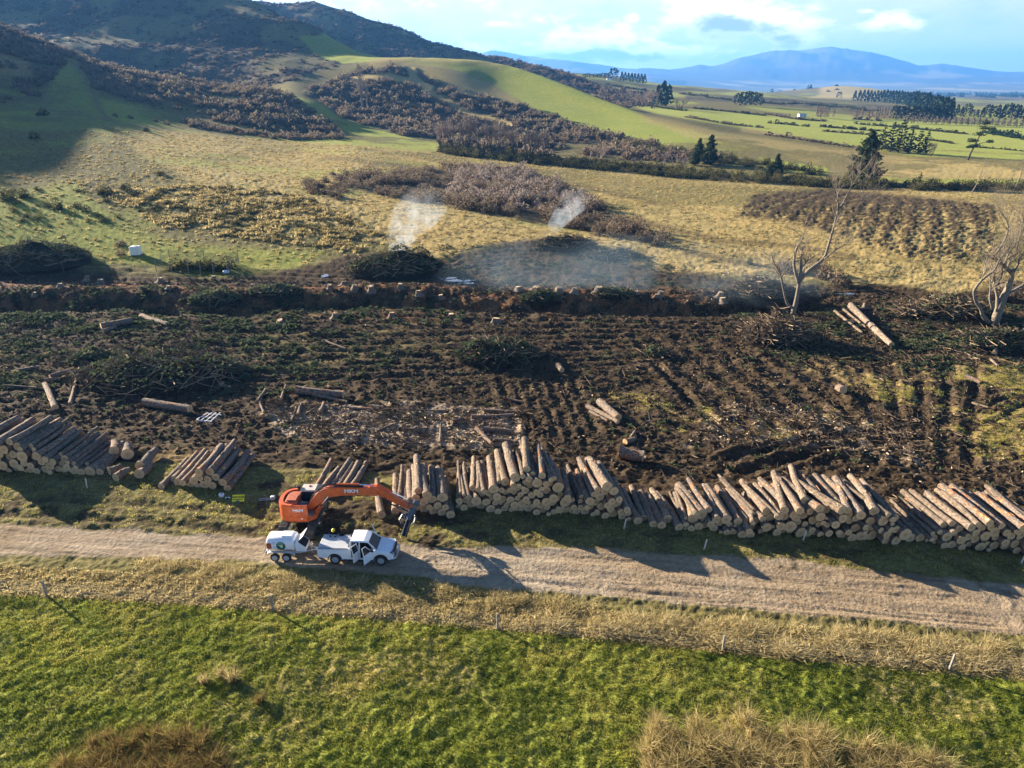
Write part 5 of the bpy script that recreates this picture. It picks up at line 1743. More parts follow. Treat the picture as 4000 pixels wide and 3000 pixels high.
def rand_quads(cen, size, rng, flat=0.0, aspect=1.0):
    """one small leaf or spray per centre: (n,4,3)"""
    n = len(cen)
    a = rng.normal(size=(n, 3)); a[:, 2] *= (1 - flat)
    a /= np.linalg.norm(a, axis=1, keepdims=True) + 1e-9
    b = rng.normal(size=(n, 3)); b[:, 2] *= (1 - flat)
    b -= a * (a * b).sum(1, keepdims=True)
    b /= np.linalg.norm(b, axis=1, keepdims=True) + 1e-9
    s = (np.asarray(size) * (rng.uniform(.6, 1.3, n)))[:, None]
    a = a * s * aspect; b = b * s
    return np.stack([cen - a * .6 - b * .2, cen + b * .5 - a * .1, cen + a * .6 + b * .15, cen - b * .5 + a * .1], 1)


def blob_points(n, rx, ry, rz, rng, lumps=6, shell=.55):
    """points through a lumpy crown"""
    lc = rng.normal(size=(lumps, 3)); lc /= np.linalg.norm(lc, axis=1, keepdims=True)
    lc[:, 2] = np.abs(lc[:, 2]) * .9
    lc *= rng.uniform(.35, .75, (lumps, 1))
    lr = rng.uniform(.34, .62, lumps)
    k = rng.integers(0, lumps, n)
    d = rng.normal(size=(n, 3)); d /= np.linalg.norm(d, axis=1, keepdims=True)
    r = shell + (1 - shell) * rng.random((n, 1)) ** .6
    p = lc[k] + d * r * lr[k][:, None]
    p[:, 2] = np.abs(p[:, 2])
    return p * np.array([rx, ry, rz])


class Cloud:
    """many quads with a tint per quad, merged into one mesh"""
    def __init__(self):
        self.q = []; self.t = []

    def add(self, q, tint):
        q = np.asarray(q, np.float32)
        self.q.append(q)
        self.t.append(np.broadcast_to(np.asarray(tint, np.float32), (len(q),)))

    def mesh(self, name):
        q = np.concatenate(self.q); t = np.concatenate(self.t)
        n = len(q)
        me = mesh_np(name, q.reshape(-1, 3), np.arange(4 * n), np.full(n, 4), False)
        a = me.attributes.new('tint', 'FLOAT', 'FACE')
        a.data.foreach_set('value', np.ascontiguousarray(t, np.float32))
        return me


def place(tq, tt, pos, sc, rz, tint, lean=None):
    """copies of template quads tq (m,4,3) at many places; returns quads and tints"""
    pos = np.asarray(pos); n = len(pos); m = len(tq)
    c, s = np.cos(rz), np.sin(rz)
    sc = np.asarray(sc)
    if sc.ndim == 1: sc = np.repeat(sc[:, None], 3, 1)
    v = tq.reshape(1, -1, 3) * sc[:, None, :]
    x = v[..., 0] * c[:, None] - v[..., 1] * s[:, None]
    y = v[..., 0] * s[:, None] + v[..., 1] * c[:, None]
    o = np.stack([x, y, v[..., 2]], -1) + pos[:, None, :]
    return o.reshape(n * m, 4, 3), (tt[None, :] + np.asarray(tint)[:, None]).ravel()


def tint_mat(name, stops, rough=.9, trans=0.0):
    mt, t, b = new_mat(name)
    a = t.n('ShaderNodeAttribute', attribute_name='tint')
    t.l(t.ramp(a.outputs['Fac'], stops), b.inputs['Base Color'])
    b.inputs['Roughness'].default_value = rough
    b.inputs['Specular IOR Level'].default_value = .04
    if trans:     # thin leaves and blades let light through
        tl = t.n('ShaderNodeBsdfTranslucent'); mx = t.n('ShaderNodeMixShader'); mx.inputs[0].default_value = trans
        out = [n for n in t.t.nodes if n.bl_idname == 'ShaderNodeOutputMaterial'][0]
        rmp = b.inputs['Base Color'].links[0].from_socket
        t.l(rmp, tl.inputs[0]); t.l(b.outputs[0], mx.inputs[1]); t.l(tl.outputs[0], mx.inputs[2]); t.l(mx.outputs[0], out.inputs[0])
    return mt


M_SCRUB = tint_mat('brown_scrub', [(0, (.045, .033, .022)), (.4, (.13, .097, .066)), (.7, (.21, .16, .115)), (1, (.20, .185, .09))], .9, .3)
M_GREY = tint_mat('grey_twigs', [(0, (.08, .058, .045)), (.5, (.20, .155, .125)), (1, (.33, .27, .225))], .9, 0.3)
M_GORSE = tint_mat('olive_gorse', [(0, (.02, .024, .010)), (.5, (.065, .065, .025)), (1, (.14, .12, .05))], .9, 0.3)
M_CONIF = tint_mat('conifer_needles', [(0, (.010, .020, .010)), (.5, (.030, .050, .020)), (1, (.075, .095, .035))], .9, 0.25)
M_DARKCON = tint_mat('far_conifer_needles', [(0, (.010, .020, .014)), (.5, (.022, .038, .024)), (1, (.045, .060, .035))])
M_SLASH = tint_mat('cut_needles', [(0, (.028, .038, .020)), (.5, (.085, .108, .055)), (.8, (.15, .17, .085)), (1, (.23, .18, .10))], .9, 0.3)
M_GRASS = tint_mat('grass_blades', [(0, (.06, .08, .012)), (.4, (.18, .21, .028)), (.75, (.38, .34, .075)), (1, (.55, .44, .19))], .9, 0.5)
M_DRYG = tint_mat('dry_grass_blades', [(0, (.17, .13, .05)), (.5, (.46, .37, .17)), (1, (.68, .57, .33))], .9, 0.5)
M_TUSS = tint_mat('tussock_blades', [(0, (.11, .085, .03)), (.45, (.36, .28, .11)), (1, (.66, .55, .30))], .9, 0.5)
M_BTUSS = tint_mat('brown_tussock_blades', [(0, (.05, .036, .012)), (.45, (.17, .12, .04)), (1, (.38, .29, .11))], .9, 0.45)
M_STICK = tint_mat('broken_sticks', [(0, (.05, .035, .022)), (.45, (.20, .145, .095)), (.8, (.42, .32, .21)), (1, (.62, .48, .32))])
M_WOODY = simple_mat('tree_bark', (.085, .068, .052), .35, 5, .95, .05)
M_PALEBARK = simple_mat('pale_dead_bark', (.20, .165, .125), .4, 4, .9, .1, bump=.5)
M_CORE = simple_mat('heap_core', (.028, .024, .018), .5, 3, 1, .0, bump=.6)

# scrub bush templates
SCRUB_T = []
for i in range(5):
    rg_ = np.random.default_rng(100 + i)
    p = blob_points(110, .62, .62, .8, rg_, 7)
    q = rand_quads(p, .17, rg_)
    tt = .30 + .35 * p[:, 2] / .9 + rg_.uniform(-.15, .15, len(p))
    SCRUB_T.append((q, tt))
FINE_T = []
for i in range(5):
    rg_ = np.random.default_rng(120 + i)
    p = blob_points(300, .62, .62, .8, rg_, 9)
    FINE_T.append((rand_quads(p, .085, rg_), .30 + .35 * p[:, 2] / .9 + rg_.uniform(-.15, .15, len(p))))
SMALL_T = []
for i in range(4):
    rg_ = np.random.default_rng(140 + i)
    p = blob_points(46, .62, .62, .8, rg_, 5)
    SMALL_T.append((rand_quads(p, .27, rg_), .30 + .35 * p[:, 2] / .9 + rg_.uniform(-.15, .15, len(p))))


def rnd_in(poly, n, rng, ylo=0, yhi=1e9, keep=None):
    """places on the land whose frame position falls in an outline, evenly over the land"""
    us = [p[0] for p in poly]; vs = [p[1] for p in poly]
    sd_mask = (UU > min(us)) & (UU < max(us)) & (VV > min(vs)) & (VV < max(vs)) & (YY > ylo) & (YY < yhi)
    r, c = np.nonzero(sd_mask)
    if len(r) == 0: return np.zeros((0, 3))
    ins = poly_sd(UU[r, c], VV[r, c], poly) > 0
    r, c = r[ins], c[ins]
    if keep is not None:
        k = keep[r, c] > rng.random(len(r)); r, c = r[k], c[k]
    if len(r) == 0: return np.zeros((0, 3))
    rr_ = np.clip(r, 1, nr - 2); cc_ = np.clip(c, 1, nc - 2)
    w = (yrow[rr_ + 1] - yrow[rr_ - 1]) * (tcol[cc_ + 1] - tcol[cc_ - 1]) * yrow[rr_]
    k = rng.choice(len(r), n, p=w / w.sum())
    y = YY[r[k], c[k]] + rng.uniform(-.5, .5, n) * (yrow[rr_[k] + 1] - yrow[rr_[k]])
    x = XX[r[k], c[k]] + rng.uniform(-.5, .5, n) * (tcol[cc_[k] + 1] - tcol[cc_[k]]) * y
    return np.stack([x, y, gz(x, y)], 1)


def scatter(cloud, pos, templates, smin, smax, rng, tint=.0, tvar=.12, flat=1.0, sink=.08, skew=1.0):
    n = len(pos)
    if n == 0: return
    k = rng.integers(0, len(templates), n)
    s = smin + (smax - smin) * rng.random(n) ** skew
    for i, (tq, tt) in enumerate(templates):
        sel = k == i
        if not sel.any(): continue
        p = pos[sel].copy(); p[:, 2] -= s[sel] * sink
        sc = np.stack([s[sel], s[sel], s[sel] * flat * rng.uniform(.8, 1.2, sel.sum())], 1)
        q, t = place(tq, tt, p, sc, rng.uniform(0, 6.283, sel.sum()), tint + rng.uniform(-tvar, tvar, sel.sum()))
        cloud.add(q, t)


# ---- scrub on the slopes, too many to count
patchy = sstep(fbm(XX / 16, YY / 16, 3, 201), -.16, .14) * .95 + .05
sc_face = Cloud()
FACE = [(655, 198), (760, 153), (840, 146), (960, 184), (1130, 232), (1240, 272), (1400, 312), (1560, 345), (1560, 372), (1200, 346), (960, 322), (840, 285), (740, 255), (700, 225)]
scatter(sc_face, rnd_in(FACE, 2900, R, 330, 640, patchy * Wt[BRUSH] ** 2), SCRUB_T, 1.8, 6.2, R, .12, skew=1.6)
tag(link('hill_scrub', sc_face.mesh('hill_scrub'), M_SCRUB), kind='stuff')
sc_l = Cloud()
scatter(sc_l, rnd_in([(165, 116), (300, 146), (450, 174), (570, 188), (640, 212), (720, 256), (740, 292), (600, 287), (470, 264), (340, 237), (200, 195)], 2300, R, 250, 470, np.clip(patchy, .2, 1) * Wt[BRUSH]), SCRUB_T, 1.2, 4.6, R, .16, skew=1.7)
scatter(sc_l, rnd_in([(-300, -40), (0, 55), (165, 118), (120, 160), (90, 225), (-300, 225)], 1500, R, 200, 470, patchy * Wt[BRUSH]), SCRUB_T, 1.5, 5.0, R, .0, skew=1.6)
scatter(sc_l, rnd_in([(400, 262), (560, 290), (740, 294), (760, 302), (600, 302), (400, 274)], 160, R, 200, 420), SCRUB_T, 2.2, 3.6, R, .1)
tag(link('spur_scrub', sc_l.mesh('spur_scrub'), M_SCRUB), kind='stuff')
sc_d = Cloud()
scatter(sc_d, rnd_in([(-300, -300), (560, 0), (640, 50), (760, 106), (830, 124), (700, 150), (600, 195), (-300, 195)], 7500, R, 530, 950, patchy * Wt[BRUSH]), SMALL_T, 1.6, 5.0, R, -.10, skew=1.8, flat=.7)
scatter(sc_d, rnd_in([(560, 5), (680, 14), (850, 56), (1060, 130), (1120, 134), (1020, 128), (840, 122), (640, 60)], 4200, R, 900, 1500, patchy), SMALL_T, 2.5, 7.5, R, -.05, skew=1.6, flat=.7)
scatter(sc_d, rnd_in([(1050, 128), (1140, 136), (1260, 172), (1390, 236), (1330, 230), (1230, 202), (1130, 168)], 900, R, 750, 1300, patchy), SMALL_T, 4, 8, R, -.05)
scatter(sc_d, rnd_in([(1290, 190), (1440, 205), (1400, 230), (1340, 235), (1300, 215)], 260, R, 700, 1500, patchy), SMALL_T, 4, 7, R, .05)
tag(link('far_scrub', sc_d.mesh('far_scrub'), M_SCRUB), kind='stuff')
sc_c = Cloud()
CENT = [(700, 380), (830, 372), (1000, 360), (1130, 372), (1200, 392), (1260, 425), (1340, 478), (1480, 528), (1400, 524), (1250, 504), (1100, 474), (900, 438), (760, 412)]
scatter(sc_c, rnd_in(CENT, 700, R, 130, 300, Wt[BRUSH] * np.clip(patchy, .25, 1)), FINE_T, 1.0, 4.2, R, .12, skew=1.4)
scatter(sc_c, rnd_in([(640, 385), (760, 400), (735, 440), (680, 425)], 30, R, 130, 300), FINE_T, 1.6, 3.0, R, -.05)
tag(link('gully_scrub', sc_c.mesh('gully_scrub'), M_SCRUB), kind='stuff')
sc_g = Cloud()
scatter(sc_g, rnd_in([(980, 372), (1120, 372), (1220, 410), (1290, 450), (1240, 470), (1120, 462), (960, 420)], 150, R, 130, 300), FINE_T, 2.6, 5.0, R, .25)
tag(link('grey_willow_scrub', sc_g.mesh('grey_willow_scrub'), M_GREY), kind='stuff')
sc_k = Cloud()
for pl_, n_ in (([(940, 322), (1200, 347), (1500, 374), (1880, 400), (2212, 404), (2400, 408), (2400, 418), (2212, 414), (1860, 410), (1500, 388), (1200, 360), (950, 332)], 520), ([(1290, 292), (1420, 318), (1600, 345), (1780, 372), (1760, 380), (1560, 356), (1380, 330)], 170)):
    scatter(sc_k, rnd_in(pl_, n_, R, 220, 460), FINE_T, 2.2, 5.0, R, .1)
tag(link('creek_scrub', sc_k.mesh('creek_scrub'), M_GORSE), kind='stuff')
print('scrub', len(bpy.data.objects))

# ---- single bushes
BUSH_ME = []
for i in range(4):
    rg_ = np.random.default_rng(300 + i); c_ = Cloud()
    p = blob_points(420, .62, .62, .85, rg_, 9)
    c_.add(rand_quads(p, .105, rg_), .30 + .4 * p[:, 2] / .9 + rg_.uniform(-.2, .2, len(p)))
    me = c_.mesh('bush'); me.materials.append(M_GORSE); BUSH_ME.append(me)
BUSH_BR = []
for me in BUSH_ME:
    m2 = me.copy(); m2.materials.clear(); m2.materials.append(M_SCRUB); BUSH_BR.append(m2)
brng = random.Random(21)


def bush(u, v, size, label, mes=BUSH_BR, group=None, sq=1.0):
    p = at(u, v)
    o = link('bush', mes[brng.randrange(4)], None)
    o.location = (p[0], p[1], p[2] - .1 * size)
    o.scale = (size, size, size * sq); o.rotation_euler = (0, 0, brng.uniform(0, 6.28))
    return tag(o, label, 'bush', group)


bush(1766, 590, 3.2, 'rounded brown bush leftmost of the row behind the dead tree')
bush(1787, 600, 3.4, 'rounded brown bush in the middle of the row behind the dead tree')
bush(1815, 612, 3.6, 'rounded brown bush rightmost of the row behind the dead tree')
bush(1700, 585, 3.4, 'rounded brown bush left of the dead tree trunk')
for (u, v, s, l) in [(315, 284, 2.6, 'small dark bush alone on the sunlit edge of the tan hillside'), (350, 380, 2.4, 'low dark bush with a long shadow on the tan hillside'),
                     (248, 252, 2.0, 'small bush at the left end of the bright green strip'), (281, 256, 2.2, 'second small bush from the left on the bright green strip'), (338, 263, 2.4, 'rounded bush near the middle of the bright green strip'), (360, 269, 2.2, 'rounded bush right of the middle of the bright green strip'),
                     (95, 250, 4, 'dark bush on the shaded green slope'), (75, 300, 3, 'dark rounded bush low on the shaded slope'), (232, 418, 2.8, 'dark bush at the left end of the rough tussock slope'), (270, 412, 2.6, 'olive bush at the top of the rough tussock slope'),
                     (50, 425, 2.6, 'olive bush on the lit bank above the left brush heap'), (15, 432, 3.0, 'olive bush at the left edge above the brush heap'), (130, 450, 2.2, 'low olive bush beside the bright track'), (260, 530, 1.8, 'reddish low bush left of the white water tank'),
                     (262, 552, 1.6, 'low weedy bush below the white water tank'), (1060, 440, 2.2, 'small dark bush on the orange grass below the gully scrub'), (1245, 590, 1.6, 'tiny bush on the orange grass'), (1618, 570, 1.6, 'small dark round bush alone on the pale grass'),
                     (1425, 532, 3.0, 'rounded bush at the right tail of the gully scrub'), (1385, 520, 3.6, 'brown bush second from the right tail of the gully scrub'), (690, 405, 3, 'brown bush left of the gully scrub'), (720, 425, 2.6, 'brown bush below left of the gully scrub'),
                     (2180, 650, 4.5, 'big brown bush behind the bent willow')]:
    bush(u, v, s, l, BUSH_ME if 'olive' in l or 'dark' in l else BUSH_BR)


# ---- trees
def grow(b, p, d, length, rad, depth, rng, spread=.5, up=.15, seg=3, kids=3, shrink=.68, n=5):
    """branching limb added to builder b"""
    pts = [p]; q = p; dd_ = d.normalized()
    for i in range(seg):
        dd_ = (dd_ + Vector((rng.uniform(-.16, .16), rng.uniform(-.16, .16), rng.uniform(-.08, .12) + up * .3))).normalized()
        q = q + dd_ * (length / seg); pts.append(q)
    rads = [rad * (1 - .45 * i / seg) for i in range(seg + 1)]
    b.tube(pts, rads, n if depth > 1 else 3, False)
    if depth <= 0: return
    for k in range(kids):
        f = rng.uniform(.45, 1.0) if k else 1.0
        i = min(int(f * seg), seg)
        a = rng.uniform(0, 6.283)
        side = dd_.orthogonal().normalized()
        side = Matrix.Rotation(a, 3, dd_) @ side
        nd = (dd_ + side * spread * rng.uniform(.6, 1.3) + Vector((0, 0, up))).normalized()
        grow(b, pts[i], nd, length * shrink * rng.uniform(.8, 1.15), rads[i] * .66, depth - 1, rng, spread, up, max(2, seg - 1), kids, shrink, n)


def frame_tree(name, base, limbs, mat, label, cat, scale_r, twig=None, seed=1, jdepth=.8):
    """bare tree whose main limbs are given as outlines read off at the tree's own distance"""
    rng = random.Random(seed)
    P0 = Vector(at(*base))
    root = empty(name, P0); tag(root, label, cat)
    def spot(u, v, dy):
        d = ray22(u, v); q = (P0.y + dy) / d[1]
        return Vector((d[0] * q, d[1] * q, CAM_H + d[2] * q)) - P0
    tw = MB(); tw.sm = True
    for i, (pts, r0, r1, dy) in enumerate(limbs):
        b = MB(); b.sm = True
        ps = []
        for j, (u, v) in enumerate(pts):
            f = j / max(len(pts) - 1, 1)
            ps.append(spot(u, v, dy * f))
        # rounded path
        fine = []
        for a, c in zip(ps[:-1], ps[1:]):
            for k in range(3): fine.append(a.lerp(c, k / 3))
        fine.append(ps[-1])
        sm_ = [fine[0]] + [(fine[k - 1] + fine[k] * 2 + fine[k + 1]) / 4 for k in range(1, len(fine) - 1)] + [fine[-1]]
        rr_ = [(r0 + (r1 - r0) * k / (len(sm_) - 1)) for k in range(len(sm_))]
        b.tube(sm_, rr_, 8, True, .06, rng)
        b.build('trunk' if i == 0 else 'limb', mat, root, True)
        if twig:
            for k in range(twig[0] if r1 < .09 else twig[0] // 3):
                j = rng.randrange(len(sm_) // 2, len(sm_))
                dirv = (sm_[j] - sm_[max(j - 1, 0)]).normalized() if j else Vector((0, 0, 1))
                sd = Vector((rng.uniform(-1, 1), rng.uniform(-1, 1), rng.uniform(-.1, 1)))
                grow(tw, sm_[j], dirv * .5 + sd * .8, twig[1] * rng.uniform(.5, 1.2), max(.022, rr_[j] * .45), twig[2], rng, .55, .15, 3, 3, .65, 4)
    if tw.v: tw.build('twigs', mat, root, False)
    return root


def reg(x0, y0, sc):
    return lambda x, y: ((x0 + x / sc) / 1.8083, (y0 + y / sc) / 1.8083)


g_ = reg(2950, 640, 1.586)
frame_tree('dead_tree', (1712, 680), [
    ([g_(232, 935), g_(255, 850), g_(272, 740), g_(285, 660), g_(285, 560), g_(295, 515)], .38, .10, .3),
    ([g_(245, 900), g_(195, 870), g_(168, 740), g_(160, 690), g_(110, 600), g_(100, 550)], .22, .05, -1.0),
    ([g_(272, 740), g_(250, 680), g_(238, 610), g_(255, 520), g_(296, 455)], .24, .15, 1.2),
    ([g_(275, 725), g_(330, 660), g_(430, 590), g_(455, 500), g_(480, 420), g_(512, 288)], .30, .12, 2.0),
    ([g_(512, 288), g_(545, 240), g_(600, 130), g_(650, 60)], .13, .03, 1.0),
    ([g_(545, 240), g_(640, 230), g_(690, 222)], .08, .03, -1.0),
    ([g_(512, 288), g_(512, 190), g_(500, 100)], .11, .03, 1.5),
    ([g_(520, 270), g_(482, 130), g_(470, 85)], .07, .02, -1.5),
    ([g_(600, 130), g_(660, 100), g_(735, 75)], .06, .02, 1.0),
    ([g_(590, 150), g_(610, 60), g_(600, 30)], .06, .02, -1.0),
    ([g_(430, 590), g_(500, 530), g_(560, 500)], .12, .03, 1.0),
    ([g_(285, 640), g_(310, 620), g_(312, 600)], .14, .05, .0)], M_PALEBARK,
    'tall pale dead tree with split leaning trunks and a bare top', 'tree', 1, (15, 2.4, 2), 5)
g_ = reg(3600, 800, 1.905)
frame_tree('bent_willow', (2149, 702), [
    ([g_(540, 890), g_(575, 780), g_(620, 670), g_(650, 600), g_(678, 510), g_(620, 460), g_(545, 405), g_(490, 385)], .62, .09, .6),
    ([g_(678, 510), g_(720, 440), g_(740, 370)], .22, .05, -.8),
    ([g_(615, 675), g_(700, 630), g_(770, 592), g_(850, 560)], .26, .10, 1.0),
    ([g_(560, 800), g_(568, 690), g_(545, 600), g_(535, 500)], .30, .10, .8),
    ([g_(565, 600), g_(600, 520), g_(595, 490)], .16, .09, -.4),
    ([g_(500, 880), g_(455, 830), g_(440, 770), g_(400, 720), g_(385, 640), g_(440, 565), g_(545, 485), g_(580, 400), g_(640, 350), g_(670, 240)], .28, .05, -1.2),
    ([g_(530, 780), g_(505, 700), g_(515, 620), g_(505, 530)], .20, .07, .4),
    ([g_(545, 375), g_(600, 300), g_(640, 220), g_(645, 130), g_(590, 60)], .18, .04, 1.0),
    ([g_(622, 450), g_(640, 370), g_(720, 265), g_(770, 180)], .15, .04, 1.0),
    ([g_(640, 400), g_(700, 360), g_(790, 330)], .16, .05, -.6),
    ([g_(700, 360), g_(740, 200), g_(780, 20)], .12, .03, .8)], M_PALEBARK,
    'gnarled bent bare willow with many curving limbs at the right edge', 'tree', 1, (16, 3.0, 3), 8)
for i, (pts, lab) in enumerate([([(2098, 418), (2112, 395), (2122, 366)], 'thin pale bare stem leaning out of the creek scrub'), ([(2190, 412), (2205, 380), (2212, 345)], 'pale bare tree rising from the creek scrub at the right edge')]):
    frame_tree('bare_tree', pts[0], [(pts, .22, .05, 0)], M_PALEBARK, lab, 'tree', 1, (10, 3.2, 2), 40 + i)

# bare bushy willows and poplars
BARE = []
for i in range(3):
    rng_ = random.Random(60 + i); tr_ = MB(); tr_.sm = True; cr_ = MB()
    for k in range(5):
        a = rng_.uniform(0, 6.283)
        b0 = Vector((.05 * math.cos(a), .05 * math.sin(a), 0))
        top = b0 + Vector((.13 * math.cos(a), .13 * math.sin(a), .34))
        tr_.tube([b0, (b0 + top) / 2 + Vector((.02, 0, 0)), top], [.026, .02, .014], 5, False)
        for j in range(2): grow(cr_, top, top - b0 + Vector((rng_.uniform(-.2, .2), rng_.uniform(-.2, .2), .1)), .34, .011, 3, rng_, .55, .12, 3, 4, .62, 3)
    a_ = tr_.mesh('trunk'); a_.materials.append(M_WOODY); c_ = cr_.mesh('crown'); c_.materials.append(simple_mat('bare_twigs', (.20, .155, .13), .3, 4, .95, .05)); BARE.append((a_, c_))
POPL = []
for i in range(2):
    rng_ = random.Random(80 + i); tr_ = MB(); tr_.sm = True; cr_ = MB()
    tr_.tube([(0, 0, 0), (.005, 0, .3), (0, .004, .7), (0, 0, .98)], [.02, .016, .009, .002], 6, False)
    for k in range(46):
        z = rng_.uniform(.12, .92); a = rng_.uniform(0, 6.283)
        grow(cr_, Vector((0, 0, z)), Vector((math.cos(a) * .33, math.sin(a) * .33, 1)), .15 * (1.15 - abs(z - .5)), .005, 1, rng_, .3, .3, 3, 4, .6, 3)
    a_ = tr_.mesh('trunk'); a_.materials.append(M_PALEBARK); c_ = cr_.mesh('crown'); c_.materials.append(simple_mat('poplar_twigs', (.34, .28, .22), .25, 4, .95, .05)); POPL.append((a_, c_))


def conifer_template(seed, layers=15, wide=.24, n_per=9, ragged=.35, tiers=True):
    rng_ = np.random.default_rng(seed); c_ = Cloud()
    rr_ = random.Random(seed); tb = MB(); tb.sm = True
    tb.tube([(0, 0, -.02), (0, 0, .5), (0, 0, .97)], [.022, .014, .003], 6, False)
    for L_ in range(layers):
        f = L_ / (layers - 1)
        z = .10 + .86 * f
        reach = wide * (1 - f) ** .75 * rng_.uniform(1 - ragged, 1 + ragged * .6) + .02
        nb = max(3, int(n_per * (1 - .5 * f)))
        for k in range(nb):
            a = rng_.uniform(0, 6.283); le = reach * rng_.uniform(.55, 1.15)
            m_ = max(5, int(24 * le / wide) + 4)
            t_ = rng_.uniform(.02, 1, m_) ** .6
            x = le * t_ * np.cos(a) + rng_.normal(0, .012, m_); y = le * t_ * np.sin(a) + rng_.normal(0, .012, m_)
            zz = z + .16 * le * t_ ** 2 * 2.2 - .02 + rng_.normal(0, .008, m_)
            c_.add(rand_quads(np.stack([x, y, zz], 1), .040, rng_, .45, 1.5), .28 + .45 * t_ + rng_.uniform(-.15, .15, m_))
    a_ = tb.mesh('trunk'); a_.materials.append(M_WOODY)
    c2 = c_.mesh('crown'); c2.materials.append(M_CONIF)
    return a_, c2


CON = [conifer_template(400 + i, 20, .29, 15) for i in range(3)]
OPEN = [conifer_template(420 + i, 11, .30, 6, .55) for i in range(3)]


def tree(name, u, v, vtop, tmpl, label, cat='tree', group=None, wide=1.0, lean=0.0, whole=True):
    p = Vector(at(u, v))
    k = px_m(p) * math.cos(PITCH)
    hgt = (v - vtop) / k * 1.02
    root = empty(name, p - Vector((0, 0, .02 * hgt)), brng.uniform(0, 6.28))
    root.scale = (hgt * wide, hgt * wide, hgt)
    root.rotation_euler = (lean * .3, lean, brng.uniform(-.4, .4) if lean else brng.uniform(0, 6.28))
    tag(root, label, cat, group)
    for nm, me in zip(('trunk', 'crown'), tmpl):
        o = bpy.data.objects.new(nm, me); COL.objects.link(o); o.parent = root
    return root


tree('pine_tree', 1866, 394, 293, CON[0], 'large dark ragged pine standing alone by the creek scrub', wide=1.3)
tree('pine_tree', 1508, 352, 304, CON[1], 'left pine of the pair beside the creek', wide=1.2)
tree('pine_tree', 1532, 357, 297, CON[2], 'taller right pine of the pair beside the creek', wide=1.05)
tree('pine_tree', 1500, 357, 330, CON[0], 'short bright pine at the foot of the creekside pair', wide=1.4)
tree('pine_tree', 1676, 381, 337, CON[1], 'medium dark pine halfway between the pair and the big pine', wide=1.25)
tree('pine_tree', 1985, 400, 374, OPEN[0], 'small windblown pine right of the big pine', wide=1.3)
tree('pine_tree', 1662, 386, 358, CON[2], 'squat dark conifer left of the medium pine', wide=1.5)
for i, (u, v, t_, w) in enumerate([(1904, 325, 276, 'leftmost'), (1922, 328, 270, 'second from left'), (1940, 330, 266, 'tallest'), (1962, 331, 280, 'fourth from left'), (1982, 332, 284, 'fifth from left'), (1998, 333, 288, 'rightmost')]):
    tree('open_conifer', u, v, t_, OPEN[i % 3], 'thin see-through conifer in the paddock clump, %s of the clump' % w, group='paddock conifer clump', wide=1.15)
tree('bare_willow', 2010, 337, 308, BARE[0], 'dark bare shrub tree at the right of the paddock clump', wide=.9)
# the lone leaning pine with a lobed crown
p = Vector(at(2090, 346)); k_ = px_m(p) * math.cos(PITCH)
lp = empty('lobed_pine', p); tag(lp, 'lone leaning pine with a lobed crown on the green paddock at the right', 'tree')
b = MB(); b.sm = True
S_ = 1 / k_
b.tube([(0, 0, -.3), (3 * S_, 0, 14 * S_), (8 * S_, 0, 30 * S_), (14 * S_, 0, 52 * S_), (20 * S_, 0, 68 * S_)], [.55, .42, .34, .22, .08], 8)
b.tube([(7 * S_, 0, 26 * S_), (22 * S_, 0, 33 * S_), (36 * S_, 0, 35 * S_)], [.2, .14, .05], 6); b.tube([(6 * S_, 0, 24 * S_), (-6 * S_, 0, 32 * S_)], [.18, .06], 6)
b.build('trunk', M_WOODY, lp)
c_ = Cloud(); rg_ = np.random.default_rng(71)
for (cx, cz, rx, rz) in ((24, 62, 18, 11), (14, 50, 15, 10), (2, 38, 16, 10), (10, 28, 14, 8), (38, 36, 11, 7), (-4, 26, 9, 6), (20, 70, 12, 6)):
    q = blob_points(330, rx * S_, rx * S_ * .8, rz * S_, rg_, 6, .3); q += np.array([cx * S_, 0, (cz - rz * .4) * S_])
    c_.add(rand_quads(q, .42, rg_, .3), .35 + rg_.uniform(-.25, .35, len(q)))
link('crown', c_.mesh('crown'), M_CONIF, lp)
# willows along the creek
for i, (u, v, t_, w) in enumerate([(958, 322, 268, 'leftmost'), (982, 325, 262, 'second from left'), (1008, 328, 258, 'third from left'), (1040, 331, 266, 'fourth from left'), (1072, 334, 272, 'fifth from left'), (1112, 338, 280, 'third from right'), (1146, 341, 284, 'second from right'), (1176, 344, 290, 'rightmost')]):
    tree('bare_willow', u, v, t_, BARE[i % 3], 'bare brown willow in the creekside row below the scrub face, %s' % w, group='creekside willow row', wide=1.15)
tree('bare_willow', 1286, 358, 317, BARE[1], 'rounded bare willow alone on the creek bank', wide=1.5)
tree('bare_willow', 1428, 366, 330, BARE[2], 'pale bare shrub left of the creekside pine pair', wide=1.5)
tree('bare_willow', 1462, 368, 334, BARE[0], 'pale bare shrub next to the creekside pine pair', wide=1.6)
tree('bare_willow', 1376, 362, 340, BARE[1], 'low pale bare shrub on the creek bank', wide=1.7)
tree('poplar', 783, 238, 155, POPL[0], 'tall pale bare poplar in front of the scrub face', wide=1.35)
tree('poplar', 794, 238, 190, POPL[1], 'shorter bare poplar touching the tall poplar', wide=1.2)
tree('bare_willow', 985, 252, 226, BARE[2], 'small bare tree by the grassy track on the scrub face', wide=.9)
